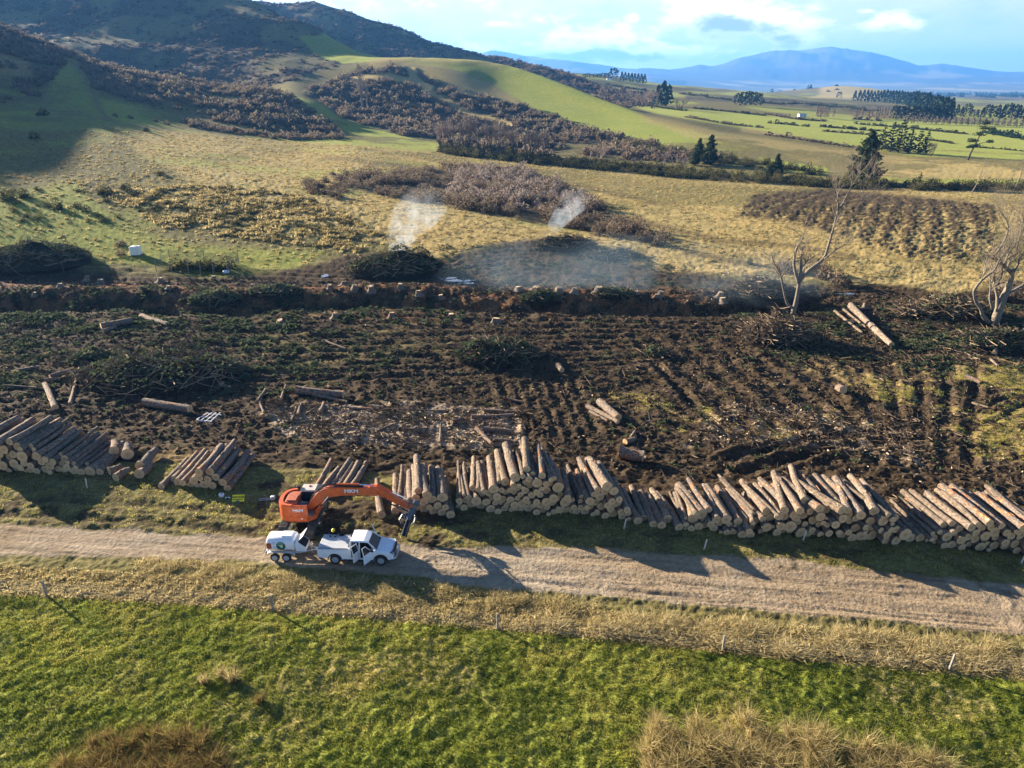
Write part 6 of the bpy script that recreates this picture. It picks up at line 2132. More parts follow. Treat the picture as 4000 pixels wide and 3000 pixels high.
# trees on the plain
tree('bare_willow', 1410, 234, 197, BARE[1], 'large round bare tree in front of dark conifers on the plain', wide=1.25)
tree('bare_willow', 1384, 231, 204, BARE[2], 'paler bare tree left of the large round bare tree on the plain', wide=1.3)
tree('bare_willow', 1466, 237, 214, BARE[0], 'low round bare tree right of the conifers on the plain', wide=1.8)
FARC = []
for i in range(4):
    rg_ = np.random.default_rng(500 + i); c_ = Cloud()
    m_ = 150
    f = rg_.random(m_) ** .8; a = rg_.uniform(0, 6.283, m_)
    prof_ = (.30 if i < 2 else .42) * ((1 - f) ** .6 if i < 2 else np.sqrt(np.clip(1 - (f * 1.5 - .62) ** 2, .02, 1))) * rg_.uniform(.6, 1.1, m_)
    q = np.stack([prof_ * np.cos(a), prof_ * np.sin(a), .04 + .94 * f], 1)
    c_.add(rand_quads(q, .13, rg_, .2), .3 + .4 * f + rg_.uniform(-.2, .2, m_))
    me = c_.mesh('far_tree'); me.materials.append(M_DARKCON); FARC.append(me)
FARB = []
for i in range(2):
    m2 = FARC[i].copy(); m2.materials.clear(); m2.materials.append(M_GREY); FARB.append(m2)


def far_tree(name, u, v, vtop, me, label, group, wide=1.0):
    p = Vector(at(u, v)); k = px_m(p) * math.cos(PITCH); hg = (v - vtop) / k
    o = bpy.data.objects.new(name, me); COL.objects.link(o)
    o.location = p; o.rotation_euler = (0, 0, brng.uniform(0, 6.28)); o.scale = (hg * wide, hg * wide, hg)
    return tag(o, label, 'tree', group)


for i, (u, v, t_) in enumerate([(1421, 229, 190), (1432, 230, 184), (1443, 230, 190)]):
    far_tree('conifer', u, v, t_, FARC[i % 2], 'dark conifer behind the large round bare tree on the plain', 'conifers behind the bare tree', .9)
far_tree('conifer', 1325, 173, 151, FARC[2], 'tall round-headed dark tree on the distant hilltop', None, 1.1)
for i in range(8): far_tree('conifer', 1343 + i * 7, 175 + i * .9, 158 + i * .8, FARC[i % 2], 'dark conifer in the row on the distant hilltop', 'hilltop conifer row', .9)
for i in range(7): far_tree('conifer', 1262 + i * 8, 168 + i * .3, 160 + brng.uniform(-1, 1), FARC[2 + i % 2], 'low dark tree left of the hilltop conifers', 'low hilltop trees', 1.3)
for i in range(7): far_tree('conifer', 1436 + i * 7, 182.5 + i * .2, 176, FARC[2 + i % 2], 'low dark tree right of the hilltop conifers', 'right hilltop trees', 1.5)
for i in range(5): far_tree('conifer', 1594 + i * 11, 228, 201 + abs(i - 2) * 2, FARC[2 + i % 2], 'dark round tree in the clump in the middle of the plain', 'dark clump on the plain', .95)
far_tree('conifer', 1390, 206, 193, FARC[2], 'small dark tree on the far scrubby slope', None, 1.2)
far_tree('conifer', 1812, 212, 200, FARC[2], 'small dark tree beside the pale knoll', None, 1.1)
for i in range(34):
    f = i / 33
    u = 1845 + 205 * f ** .85; v = 219 + 6 * f + 37 * f ** 2.4
    far_tree('conifer', u, v, v - (20 + 22 * f ** 1.5) * brng.uniform(.9, 1.08), FARC[i % 2], 'dark conifer in the long distant shelterbelt', 'long shelterbelt', .8)
for i in range(11):
    far_tree('conifer', 1932 + i * 11, 258 + i * .5, 231 + brng.uniform(-3, 5), FARC[2 + i % 2], 'rounded dark tree in front of the long shelterbelt', 'rounded trees before the shelterbelt', .8)
for i in range(17):
    u = 2066 + i * 11
    far_tree('conifer', u, 252 + i * .6, 229 + brng.uniform(-2, 4) + (8 if 2095 < u < 2130 else 0), FARC[i % 4], 'dark tree in the shelterbelt at the right frame edge', 'right shelterbelt', .8)
for i in range(21):
    far_tree('conical_tree', 1958 + i * 13, 266 + i * .45, 252 + i * .35, FARB[i % 2], 'brown conical tree in the evenly spaced row on the plain', 'conical tree row', .9)
for i, u in enumerate([1764, 1769, 1774, 1779, 1784, 1788, 1800, 1848, 1853, 1861, 1875, 1881, 1891, 1897, 1903, 1909, 1915, 1921]):
    t0 = (231 + i * .8) if i < 6 else 234 + (i % 3)
    far_tree('poplar', u, 254 + (u - 1764) * .025, t0, FARB[i % 2], 'pale slender poplar in the left group on the plain' if i < 6 else 'pale poplar standing alone on the plain' if i == 6 else 'pale slender poplar above the brown hedge', ['left poplar group', None, 'poplars above the brown hedge'][0 if i < 6 else 1 if i == 6 else 2], .38)
far_mass = Cloud()
rg_ = np.random.default_rng(9)
scatter(far_mass, rnd_in([(1985, 196), (2100, 198), (2212, 198), (2400, 200), (2400, 216), (2150, 212), (1985, 210)], 420, rg_, 2400, 7000), SMALL_T, 12, 26, rg_, -.3)
scatter(far_mass, rnd_in([(1600, 200), (1760, 204), (1900, 204), (1900, 207), (1700, 208), (1600, 206)], 130, rg_, 2200, 7000), SMALL_T, 8, 18, rg_, -.2)
tag(link('treeline', far_mass.mesh('treeline'), M_DARKCON), kind='stuff')


def hedge(pts, size, label, mat, n=None, sq=.75):
    c_ = Cloud(); rg_ = np.random.default_rng(len(pts) + int(pts[0][0]))
    W_ = [Vector(at(*p)) for p in pts]
    P_ = []
    for a, c in zip(W_[:-1], W_[1:]):
        m_ = max(2, int((c - a).length / (size * .55)))
        for i in range(m_):
            q = a.lerp(c, i / m_); P_.append((q.x, q.y, 0))
    P_ = np.array(P_); P_[:, :2] += rg_.normal(0, size * .15, (len(P_), 2)); P_[:, 2] = gz(P_[:, 0], P_[:, 1])
    scatter(c_, P_, SMALL_T, size * .8, size * 1.25, rg_, .0, .12, sq)
    return tag(link('hedge', c_.mesh('hedge'), mat), label, 'hedge')


hedge([(1655, 292), (1700, 298), (1760, 307), (1860, 321)], 4.0, 'long brown hedge running down to the big pine', M_SCRUB)
hedge([(1659, 266), (1700, 269), (1746, 274)], 4.5, 'dark short hedge at the left of the far green field', M_GORSE)
hedge([(1772, 274), (1850, 280), (1908, 284)], 5.0, 'dark thick hedge in the middle of the far green field', M_GORSE)
hedge([(1780, 284), (1850, 289), (1905, 294)], 4.0, 'brown hedge just below the dark thick hedge', M_SCRUB)
hedge([(1852, 268), (1960, 277), (2085, 290)], 4.5, 'long patchy hedge behind the paddock clump', M_GORSE)
hedge([(2128, 287), (2170, 294), (2260, 306)], 7.0, 'tall trimmed dark hedge at the right edge', M_CONIF, sq=.9)
hedge([(2000, 302), (2050, 309), (2060, 311)], 3.0, 'short dark hedge right of the paddock clump', M_GORSE)
hedge([(2100, 318), (2160, 322), (2230, 329)], 2.2, 'low thin hedge on the green paddock at the right', M_GORSE)
hedge([(1480, 253), (1520, 260), (1556, 266)], 3.5, 'brown hedge at the left of the middle paddocks', M_SCRUB)
hedge([(1562, 267), (1600, 271), (1650, 277)], 4.0, 'brown hedge in the centre of the middle paddocks', M_SCRUB)
hedge([(1500, 235), (1560, 240), (1640, 249), (1660, 251)], 4.5, 'long dark hedge below the clump on the plain', M_GORSE)
hedge([(1845, 258), (1880, 260), (1916, 262)], 10.0, 'broad brown hedge below the pale poplars', M_SCRUB, sq=.7)
hedge([(1350, 223), (1400, 228), (1480, 240)], 4.0, 'low hedge beneath the bare trees on the plain', M_GORSE)
hedge([(1655, 247), (1720, 258), (1790, 263)], 5.0, 'scrubby hedge beside the left poplar group', M_SCRUB)
hedge([(1650, 222), (1800, 230), (1900, 240)], 6.0, 'dark gorse hedge across the brown rise', M_GORSE)
hedge([(1310, 183), (1370, 192), (1430, 200)], 5.0, 'broken hedge on the slope below the hilltop trees', M_GORSE)
hedge([(1470, 203), (1540, 212), (1590, 218)], 6.0, 'dark gorse line left of the clump on the plain', M_GORSE)
# farmhouse on the distant hilltop and barn by the poplars
for (u, v, s, lab, nm) in [(1316, 172.5, 9, 'tiny white farmhouse under the hilltop trees', 'farmhouse'), (1732, 253, 7, 'long grey shed beside the left poplar group', 'farm_shed')]:
    p = Vector(at(u, v)); h_e = empty(nm, p, .2); tag(h_e, lab, 'building')
    b = MB(); b.box((0, 0, s * .14), (s, s * .5, s * .3)); b.build('wall', WHITE if nm == 'farmhouse' else GALV, h_e)
    b = MB(); b.prism([(-s * .29, s * .29), (s * .29, s * .29), (0, s * .45)], -s * .54, s * .54, 'x'); b.build('roof', REDMARK if nm == 'farmhouse' else GALV, h_e)
    for x in (-.25, .25): b = MB(); b.box((x * s, -s * .252, s * .15), (s * .14, s * .01, s * .12)); b.build('window', DARKIN, h_e)

# ---- netted garden, water tank
NETM = bpy.data.materials.new('shade_net'); NETM.use_nodes = True
n_ = NT(NETM.node_tree); no_ = n_.n('ShaderNodeOutputMaterial'); pb_ = n_.n('ShaderNodeBsdfPrincipled'); pb_.inputs['Base Color'].default_value = (.12, .12, .11, 1); pb_.inputs['Roughness'].default_value = .9
tr_n = n_.n('ShaderNodeBsdfTransparent'); mx_ = n_.n('ShaderNodeMixShader'); mx_.inputs[0].default_value = .30
n_.l(tr_n.outputs[0], mx_.inputs[1]); n_.l(pb_.outputs[0], mx_.inputs[2]); n_.l(mx_.outputs[0], no_.inputs[0])
A0 = Vector(at(338, 588)); A1 = Vector(at(492, 592)); ev = (A1 - A0).normalized(); fv = Vector((-ev.y, ev.x, 0))
LN = (A1 - A0).length; DP = 5.5
ng = empty('netted_garden', A0, math.atan2(ev.y, ev.x)); tag(ng, 'garden enclosure of thin posts and shade netting over dark shrubs', 'enclosure')


def gloc(s, d): # local ground height
    w = A0 + ev * s + fv * d
    return float(gz(w.x, w.y)) - A0.z


b_post = []
for (s, d) in [(0, 0), (LN * .22, -.1), (LN * .45, 0), (LN * .62, 0), (LN * .80, 0), (LN, 0), (LN * 1.0, DP), (LN * .5, DP), (0, DP), (-.2, DP * .5)]:
    b = MB(); z0 = gloc(s, d); b.tube([(s, d, z0 - .2), (s + .05, d, z0 + 2.2)], .055, 6); b.build('post', WOOD_GREY, ng)
for nm, (s0, d0, s1, d1) in dict(a=(0, 0, 0, DP), b=(0, DP, LN, DP), c=(LN, DP, LN, 0)).items():
    g = MB(); K_ = 10
    for i in range(K_ + 1):
        f = i / K_; s = s0 + (s1 - s0) * f; d = d0 + (d1 - d0) * f; z0 = gloc(s, d)
        bow = .12 * math.sin(f * math.pi * 3)
        for zz in (0, .9, 1.8, 2.15 - .22 * math.sin(math.pi * (f * 2 % 1))): g.v.append((s + (bow if s0 == s1 else 0), d + (bow if d0 == d1 else 0), z0 + zz))
    for i in range(K_):
        for j in range(3): g.face((i * 4 + j, i * 4 + 4 + j, i * 4 + 5 + j, i * 4 + 1 + j))
    g.build('netting', NETM, ng, False)
for i in range(5):
    s = LN * (.2 + .17 * i)
    o = link('bush', BUSH_ME[i % 4], None); w = A0 + ev * s + fv * (DP * .5); o.location = (w.x, w.y, float(gz(w.x, w.y)) - .3); o.scale = (3.4, 3.6, 2.5)
    tag(o, 'dark shrub growing inside the netted garden, %s' % ['at its left end', 'second from left', 'in the middle', 'second from right', 'at its right end'][i], 'bush', 'shrubs in the netted garden')
p = Vector(at(295, 551)); wt = empty('water_tank', p, .1); tag(wt, 'square white water tank cube on the green slope', 'tank')
b = MB(); b.box((0, 0, .85), (1.7, 1.5, 1.6), None, .12)
for z in (.45, .8, 1.15): b.box((0, 0, z), (1.76, 1.56, .07), None, .02)
b.build('body', simple_mat('white_plastic_tank', (.80, .80, .66), .06, 2, .5, .3), wt)
b = MB(); b.tube([(0, 0, 1.6), (0, 0, 1.74)], .22, 12); b.build('lid', WHITE, wt); b = MB(); b.box((.5, -.3, 1.68), (.3, .2, .12), None, .03); b.build('valve', GREASE, wt)
b = MB(); b.box((0, 0, .06), (1.8, 1.6, .10)); b.build('base', WOOD_GREY, wt)
for i, (u, v) in enumerate([(298, 580), (313, 585)]):
    p = Vector(at(u, v)); b = MB(); b.tube([(0, 0, -.1), (.03, 0, 1.1)], .045, 6); o = b.build('thin_post', STAKE); o.location = p
    tag(o, ['thin pale post below the white water tank', 'thin pale post at the left of the netted garden'][i], 'post')
p = Vector(at(489, 590)); b = MB(); b.box((0, 0, .25), (1.0, .6, .5), None, .15); o = b.build('plastic_bag', WHITE); o.location = p; tag(o, 'crumpled white bag at the right foot of the netted garden', 'bag')
# puddles
WATER, _t, _b = new_mat('water'); _b.inputs['Base Color'].default_value = (.06, .07, .08, 1); _b.inputs['Roughness'].default_value = .04; _b.inputs['Specular IOR Level'].default_value = .9; _b.inputs['Metallic'].default_value = .0
for i, (u, v, w_, l_) in enumerate([(962, 602, 1.8, .8), (985, 607, 2.8, 1.0), (1005, 612, 1.6, .8), (703, 599, .6, .9), (1825, 637, 1.6, .5)]):
    p = Vector(at(u, v)); b = MB(); rr_ = random.Random(i); n = 22
    xs = [(w_ * (1 + .25 * math.sin(3 * a + i) + rr_.uniform(-.08, .08)) * math.cos(a), l_ * (1 + .25 * math.cos(2 * a + i) + rr_.uniform(-.08, .08)) * math.sin(a)) for a in np.linspace(0, 6.283, n + 1)[:-1]]
    zt = max(float(gz(p.x + x * .7, p.y + y * .7)) for x, y in xs) - p.z + .02
    b.prism(xs, zt - .4, zt, 'z'); o = b.build('puddle', WATER); o.location = p; tag(o, kind='structure')
    o.name = 'water'

# ---- brush heaps
HEAPT = []


def sticks(n, rx, ry, h, rng, lmin, lmax, wid, z_of):
    """thin four-sided sticks lying over a mound: quads (2 crossing strips each)"""
    a = rng.uniform(0, 6.283, n); r = np.sqrt(rng.random(n))
    x = rx * r * np.cos(a); y = ry * r * np.sin(a); z = z_of(x / rx, y / ry)
    th = rng.uniform(0, 6.283, n); tilt = rng.normal(0, .35, n)
    d = np.stack([np.cos(th) * np.cos(tilt), np.sin(th) * np.cos(tilt), np.sin(tilt)], 1)
    ln_ = rng.uniform(lmin, lmax, n)[:, None] / 2
    w = (rng.uniform(.4, 1.2, n) * wid)[:, None]
    s = np.stack([-d[:, 1], d[:, 0], np.zeros(n)], 1); s /= np.linalg.norm(s, axis=1, keepdims=True) + 1e-9
    u_ = np.cross(d, s)
    c = np.stack([x, y, z + .06], 1)
    bend = u_ * (rng.uniform(-.1, .1, n)[:, None] * ln_)
    q = []
    for s1, s2 in ((s + u_ * .0, None), (u_, None)):
        q.append(np.stack([c - d * ln_ - s1 * w, c - d * ln_ + s1 * w, c + bend + s1 * w, c + bend - s1 * w], 1))
        q.append(np.stack([c + bend - s1 * w, c + bend + s1 * w, c + d * ln_ + s1 * w * .5, c + d * ln_ - s1 * w * .5], 1))
    return np.concatenate(q)


def brush_heap(u, v, rx, ry, h, label, seed, green=.5, nst=260, nfo=900, brown=False, stick_len=(1.2, 3.6), tint=0.0):
    rng = np.random.default_rng(seed)
    p = Vector(at(u, v)); p.y += ry * .8; p.z = float(gz(p.x, p.y))
    root = empty('brush_heap', p); tag(root, label, 'brush heap')
    lp_ = rng.uniform(-.6, .6, (4, 2)); lh = rng.uniform(.35, 1.0, 4)

    def zof(x, y):
        z = .55 * np.sqrt(np.clip(1 - x * x - y * y, 0, 1))
        for (a, c), q in zip(lp_, lh): z = np.maximum(z, q * np.exp(-((x - a) ** 2 + (y - c) ** 2) / .16) * np.clip(1.4 - np.hypot(x, y), 0, 1))
        return z * h
    b = MB(); b.sm = False; n = 26; rings = []
    for k in range(8):
        f = 1 - k / 7.5; rr_ = []
        for j in range(n):
            a = 2 * math.pi * j / n
            x, y = f * math.cos(a), f * math.sin(a)
            rr_.append(Vector((x * rx, y * ry, (float(zof(np.array(x), np.array(y))) * .85 + rng.uniform(-.12, .1) * h * .5) if k else -.3)))
        rings.append(rr_)
    b.loft(rings, True, True); b.build('core', M_CORE, root, True)
    c = Cloud(); c.add(sticks(nst, rx, ry, h, rng, stick_len[0], stick_len[1], .055, zof), np.tile(rng.uniform(.1, .8, nst), 4)); link('branches', c.mesh('branches'), M_STICK, root)
    if nfo:
        c = Cloud(); a = rng.uniform(0, 6.283, nfo); r = np.sqrt(rng.random(nfo))
        x, y = r * np.cos(a), r * np.sin(a)
        keep = fbm(x * 2 + seed, y * 2, 2, seed) > .25 - green * .6
        x, y = x[keep], y[keep]
        q = np.stack([x * rx, y * ry, zof(x, y) + rng.uniform(-.05, .22, len(x))], 1)
        c.add(rand_quads(q, .30, rng, .4, 1.5), tint + .15 + .35 * rng.random(len(x)) + .15 * (q[:, 2] / h))
        link('foliage', c.mesh('foliage'), M_SCRUB if brown else M_SLASH, root)
    return root


brush_heap(300, 850, 9.5, 6.0, 3.0, 'wide low heap of dark branches and green tops above the left stack', 1, .7, 420, 1500)
brush_heap(182, 790, 2.6, 2.0, 2.2, 'bright green needle-covered heap left of the wide dark branch heap', 2, 1.6, 50, 900, tint=.25)
brush_heap(1072, 792, 5.4, 4.2, 3.6, 'rounded brush heap in the middle of the dark floor', 3, .9, 330, 1600, tint=.05)
brush_heap(848, 606, 9.0, 5.5, 5.0, 'smoking dark brush heap beside the harrowed ground', 4, .9, 420, 1900, tint=-.1)
brush_heap(1225, 544, 6.5, 4.0, 3.0, 'smaller smouldering brush heap up the slope', 5, .4, 300, 700, tint=-.12)
brush_heap(1320, 562, 6.0, 3.0, 1.8, 'low brown tail of brush right of the smouldering heap', 51, .5, 160, 600, tint=-.1)
brush_heap(35, 592, 9.5, 7.0, 5.0, 'big dark brush heap at the left edge below the green bank', 6, 1.0, 420, 1900, tint=-.05)
brush_heap(1692, 752, 4.6, 4.2, 4.6, 'brown twiggy heap below the foot of the dead tree', 7, .8, 420, 1300, brown=True, tint=.1)
brush_heap(1655, 668, 4.2, 3.4, 3.6, 'grey stick heap behind the dead tree', 8, .5, 420, 700, tint=-.05)
brush_heap(2078, 690, 5.0, 4.0, 3.8, 'green and brown brush heap left of the bent willow', 9, .8, 380, 1200, tint=.05)
brush_heap(2185, 760, 5.0, 3.2, 2.6, 'green brush heap at the right edge below the bent willow', 10, 1.2, 260, 1400, tint=.12)
brush_heap(1990, 690, 3.0, 2.0, 1.8, 'pale splintered root heap right of the long log', 11, .2, 260, 200)
brush_heap(1420, 770, 1.6, 1.2, 1.2, 'little green brush heap right of the rounded heap', 12, 1.2, 60, 350, tint=.1)
brush_heap(455, 665, 4.0, 2.4, 2.0, 'green slash heap in the ditch below the netted garden', 13, 1.5, 90, 900, tint=.25)
brush_heap(590, 655, 4.5, 2.2, 1.6, 'green slash heap in the ditch left of the smoke', 14, 1.4, 90, 800, tint=.2)
brush_heap(1170, 668, 3.6, 2.0, 1.8, 'smoky green slash heap in the ditch under the drifting smoke', 15, 1.3, 90, 700, tint=.15)
brush_heap(1330, 655, 3.2, 2.0, 1.4, 'green slash heap in the ditch left of the dead tree', 16, 1.3, 80, 600, tint=.15)

# ---- litter on the cleared floor
FLOOR = [(-300, 600), (0, 600), (560, 605), (1000, 620), (1700, 630), (2212, 640), (2500, 640), (2600, 1190), (2212, 1120), (1700, 1040), (900, 1000), (500, 965), (330, 985), (-300, 985)]
lit = Cloud(); rg_ = np.random.default_rng(33)
STK = []
for i in range(5):
    q = sticks(5, .6, .6, .0, rg_, .5, 1.9, .028, lambda x, y: np.zeros_like(x) + .04)
    STK.append((q, np.tile(rg_.uniform(.1, .7, 5), 4)))
for poly, n in ((FLOOR, 1500), ([(560, 870), (1130, 875), (1140, 965), (640, 945)], 420), ([(1560, 860), (2000, 900), (2050, 1000), (1500, 960)], 380), ([(-100, 690), (480, 700), (520, 850), (-100, 860)], 500), ([(1620, 680), (2212, 680), (2212, 790), (1700, 800)], 420)):
    scatter(lit, rnd_in(poly, n, rg_, 44, 130), STK, .5, 1.3, rg_, .0, .25, 1.0, -.02)
tag(link('woody_litter', lit.mesh('woody_litter'), M_STICK), kind='stuff')
chp = Cloud()
q = rnd_in([(580, 880), (1110, 880), (1130, 960), (860, 955), (640, 935)], 4200, rg_, 44, 90); q[:, 2] += .05
chp.add(rand_quads(q, .20, rg_, .75, 1.8), rg_.uniform(.45, 1.0, len(q)))
q = rnd_in([(1560, 870), (1800, 880), (2030, 960), (2000, 1010), (1700, 960), (1480, 960)], 1300, rg_, 44, 90); q[:, 2] += .05
chp.add(rand_quads(q, .17, rg_, .75, 1.8), rg_.uniform(.4, 1.0, len(q)))
q = rnd_in(FLOOR, 2400, rg_, 44, 130); q[:, 2] += .05
chp.add(rand_quads(q, .15, rg_, .7, 1.8), rg_.uniform(.3, .95, len(q)))
for poly in ([(-100, 608), (1000, 615), (1580, 640), (1560, 668), (700, 668), (-100, 664)],):
    q = rnd_in(poly, 1500, rg_, 85, 130); q[:, 2] += .08; chp.add(rand_quads(q, .22, rg_, .6, 1.7), rg_.uniform(.2, .85, len(q)))
q = rnd_in([(560, 1165), (900, 1190), (1300, 1232), (1700, 1280), (2212, 1335), (2212, 1372), (1500, 1306), (600, 1218)], 420, rg_, 25, 60); q[:, 2] += .03
chp.add(rand_quads(q, .075, rg_, .7, 1.6), rg_.uniform(.05, .7, len(q)))
tag(link('bark_chips', chp.mesh('bark_chips'), M_STICK), kind='stuff')
SPR = []
for i in range(5):
    a = rg_.uniform(0, 6.283, 16); r = rg_.random(16) * .5
    q = np.stack([r * np.cos(a), r * np.sin(a), .06 + .2 * rg_.random(16) * (1 - r)], 1)
    SPR.append((rand_quads(q, .20, rg_, .5, 1.6), .15 + .4 * rg_.random(16)))
spr = Cloud()
slk = sstep(fbm(XX / 6, YY / 5, 3, 221), -.05, .35)
for poly, n, a, c in ((FLOOR, 1700, .4, 1.0), ([(-200, 680), (200, 680), (700, 690), (900, 760), (700, 860), (-200, 850)], 1700, .4, 1.3), ([(-200, 640), (400, 625), (1000, 640), (1000, 700), (400, 720), (-200, 720)], 1300, .6, 1.5), ([(1560, 660), (2212, 660), (2212, 800), (1700, 790)], 1100, .5, 1.2), ([(940, 530), (1340, 530), (1560, 620), (1000, 640)], 700, .5, 1.0)):
    scatter(spr, rnd_in(poly, n, rg_, 44, 150, slk * .9 + .1), SPR, a, c, rg_, .05, .2, 1.0, .0)
tag(link('needle_slash', spr.mesh('needle_slash'), M_SLASH), kind='stuff')
# clods on the churned ground
cl = Cloud()
cm = np.clip(Wt[MUD] * 1.2 - .2, 0, 1)
q = rnd_in(FLOOR, 16000, rg_, 44, 125, cm); q[:, 2] += .05
bx = np.array([[-1, -1, -.6], [1, -1, -.6], [1, 1, -.6], [-1, 1, -.6], [-.6, -.6, .7], [.6, -.6, .7], [.6, .6, .7], [-.6, .6, .7]]) * .5
fidx = [(0, 1, 5, 4), (1, 2, 6, 5), (2, 3, 7, 6), (3, 0, 4, 7), (4, 5, 6, 7)]
CLT = []
for i in range(4):
    v = bx + rg_.uniform(-.22, .22, bx.shape); CLT.append((np.array([v[list(f)] for f in fidx]), np.zeros(5) + .5))
scatter(cl, q, CLT, .14, .42, rg_, .0, .4, .9, .1)
tag(link('mud_clods', cl.mesh('mud_clods'), tint_mat('mud_clod', [(0, (.022, .016, .011)), (.5, (.055, .04, .026)), (1, (.11, .08, .052))])), kind='stuff')

# ---- grass
def blade_template(rng, nb, spread, hgt, wid, lean=.5):
    q = []
    for i in range(nb):
        a = rng.uniform(0, 6.283); r = spread * math.sqrt(rng.random())
        x, y = r * math.cos(a), r * math.sin(a)
        b_ = rng.uniform(0, 6.283); le = lean * rng.uniform(.2, 1.3)
        h_ = hgt * rng.uniform(.6, 1.25); w = wid * rng.uniform(.7, 1.3)
        dx, dy = math.cos(b_), math.sin(b_)
        sx, sy = -math.sin(a + 1.5 + rng.uniform(-1, 1)) * w, math.cos(a + 1.5 + rng.uniform(-1, 1)) * w
        m_ = (x + dx * le * h_ * .35, y + dy * le * h_ * .35, h_ * .62); t_ = (x + dx * le * h_, y + dy * le * h_, h_)
        q.append([(x - sx, y - sy, -.05), (x + sx, y + sy, -.05), (m_[0] + sx * .8, m_[1] + sy * .8, m_[2]), (m_[0] - sx * .8, m_[1] - sy * .8, m_[2])])
        q.append([(m_[0] - sx * .8, m_[1] - sy * .8, m_[2]), (m_[0] + sx * .8, m_[1] + sy * .8, m_[2]), (t_[0] + sx * .1, t_[1] + sy * .1, t_[2]), (t_[0] - sx * .1, t_[1] - sy * .1, t_[2])])
    return np.array(q)


rg_ = np.random.default_rng(55)
GT = [(blade_template(rg_, 5, .16, .20, .022, .9), np.repeat(rg_.uniform(-.1, .1, 5), 2)) for i in range(6)]
PADDP = [(-200, 1262), (0, 1286), (590, 1320), (1075, 1362), (1560, 1411), (2050, 1454), (2212, 1470), (2500, 1500), (2600, 1760), (-400, 1760)]
gr = Cloud()
q = rnd_in(PADDP, 62000, rg_, 22, 46)
tn = .38 + .42 * fbm(q[:, 0] / 3.2, q[:, 1] / 2.4, 3, 301) + .35 * fbm(q[:, 0] / 14, q[:, 1] / 10, 2, 302)
for lo_, hi_ in ((-9, .15), (.15, .3), (.3, .45), (.45, .6), (.6, .8), (.8, 9)):
    s_ = (tn >= lo_) & (tn < hi_)
    scatter(gr, q[s_], GT, .45, 1.05, rg_, float(np.clip((max(lo_, 0) + min(hi_, 1)) / 2, .08, .9)), .13)
tag(link('paddock_grass', gr.mesh('paddock_grass'), M_GRASS), kind='stuff')
dg = Cloud()
DT = [(blade_template(rg_, 6, .24, .17, .030, 1.2), np.repeat(rg_.uniform(-.12, .12, 6), 2)) for i in range(6)]
STRIP = [(-200, 1195), (0, 1222), (600, 1255), (1000, 1296), (1500, 1340), (2212, 1412), (2500, 1445), (2500, 1498), (2212, 1468), (2050, 1452), (1560, 1409), (1075, 1360), (590, 1318), (0, 1284), (-200, 1262)]
scatter(dg, rnd_in(STRIP, 15000, rg_, 25, 55), DT, .6, 1.3, rg_, .5, .3)
FT = [(blade_template(rg_, 22, .26, .20, .011, 1.3), np.repeat(rg_.uniform(-.15, .15, 22), 2)) for i in range(5)]
HUMP = [(1150, 1330), (1500, 1340), (2212, 1400), (2400, 1420), (2400, 1470), (2212, 1455), (1560, 1400), (1200, 1362)]
scatter(dg, rnd_in(HUMP, 1500, rg_, 25, 55, sstep(fbm(XX / 1.8, YY / .9, 3, 310), .0, .25)), FT, 1.5, 2.7, rg_, .6, .25)
scatter(dg, rnd_in([(300, 1205), (600, 1235), (1300, 1300), (1300, 1330), (900, 1300), (300, 1245)], 1100, rg_, 25, 55, sstep(fbm(XX / 1.8, YY / .9, 3, 310), .0, .25)), FT, 1.0, 1.9, rg_, .5, .25)
tag(link('dry_grass', dg.mesh('dry_grass'), M_DRYG), kind='stuff')
vg = Cloud()
VERG = [(-200, 1000), (330, 1005), (440, 990), (560, 1012), (900, 1055), (1200, 1095), (1560, 1140), (2212, 1205), (2400, 1225), (2400, 1345), (2212, 1330), (1700, 1275), (1300, 1228), (900, 1188), (560, 1164), (0, 1128), (-200, 1115)]
scatter(vg, rnd_in(VERG, 4500, rg_, 28, 66, np.clip(Wt[OLIVE] + Wt[DRY], 0, 1)), GT, .5, 1.2, rg_, .72, .25)
scatter(vg, rnd_in([(1300, 840), (1640, 860), (2000, 800), (2400, 780), (2400, 1010), (1960, 980), (1420, 930)], 5000, rg_, 45, 115, np.clip(Wt[DRY] * 1.2, 0, 1)), DT, .6, 1.2, rg_, .75, .25)
tag(link('verge_grass', vg.mesh('verge_grass'), M_GRASS), kind='stuff')
hg = Cloud()
HT = [(blade_template(rg_, 12, .34, .36, .07, .9), np.repeat(rg_.uniform(-.15, .15, 12), 2)) for i in range(6)]
HILL = [(-100, 300), (240, 275), (560, 300), (830, 318), (1150, 350), (1450, 380), (2212, 415), (2400, 430), (2400, 640), (1880, 600), (1600, 600), (1420, 580), (1180, 515), (940, 560), (820, 545), (640, 575), (450, 598), (200, 560), (-100, 560)]
scatter(hg, rnd_in(HILL, 17000, rg_, 110, 330, np.clip(Wt[DRY] * .8 + Wt[OLIVE] * .6 + .3 * Wt[GREEN], 0, 1) * sstep(fbm(XX / 5, YY / 5, 3, 320), -.5, .3) * (1 - PL)), HT, .5, 1.1, rg_, .30, .22)
ROUGH = [(220, 415), (420, 400), (640, 420), (760, 470), (840, 520), (760, 548), (560, 520), (350, 490)]
scatter(hg, rnd_in(ROUGH, 2400, rg_, 110, 230, sstep(fbm(XX / 6, YY / 6, 3, 321), -.2, .2)), HT, 1.0, 2.0, rg_, .30, .25)
scr = Cloud()
scatter(scr, rnd_in(ROUGH, 420, rg_, 110, 230, sstep(fbm(XX / 9, YY / 9, 3, 322), -.1, .25)), FINE_T, .7, 2.0, rg_, .0, .2, .8, skew=1.6)
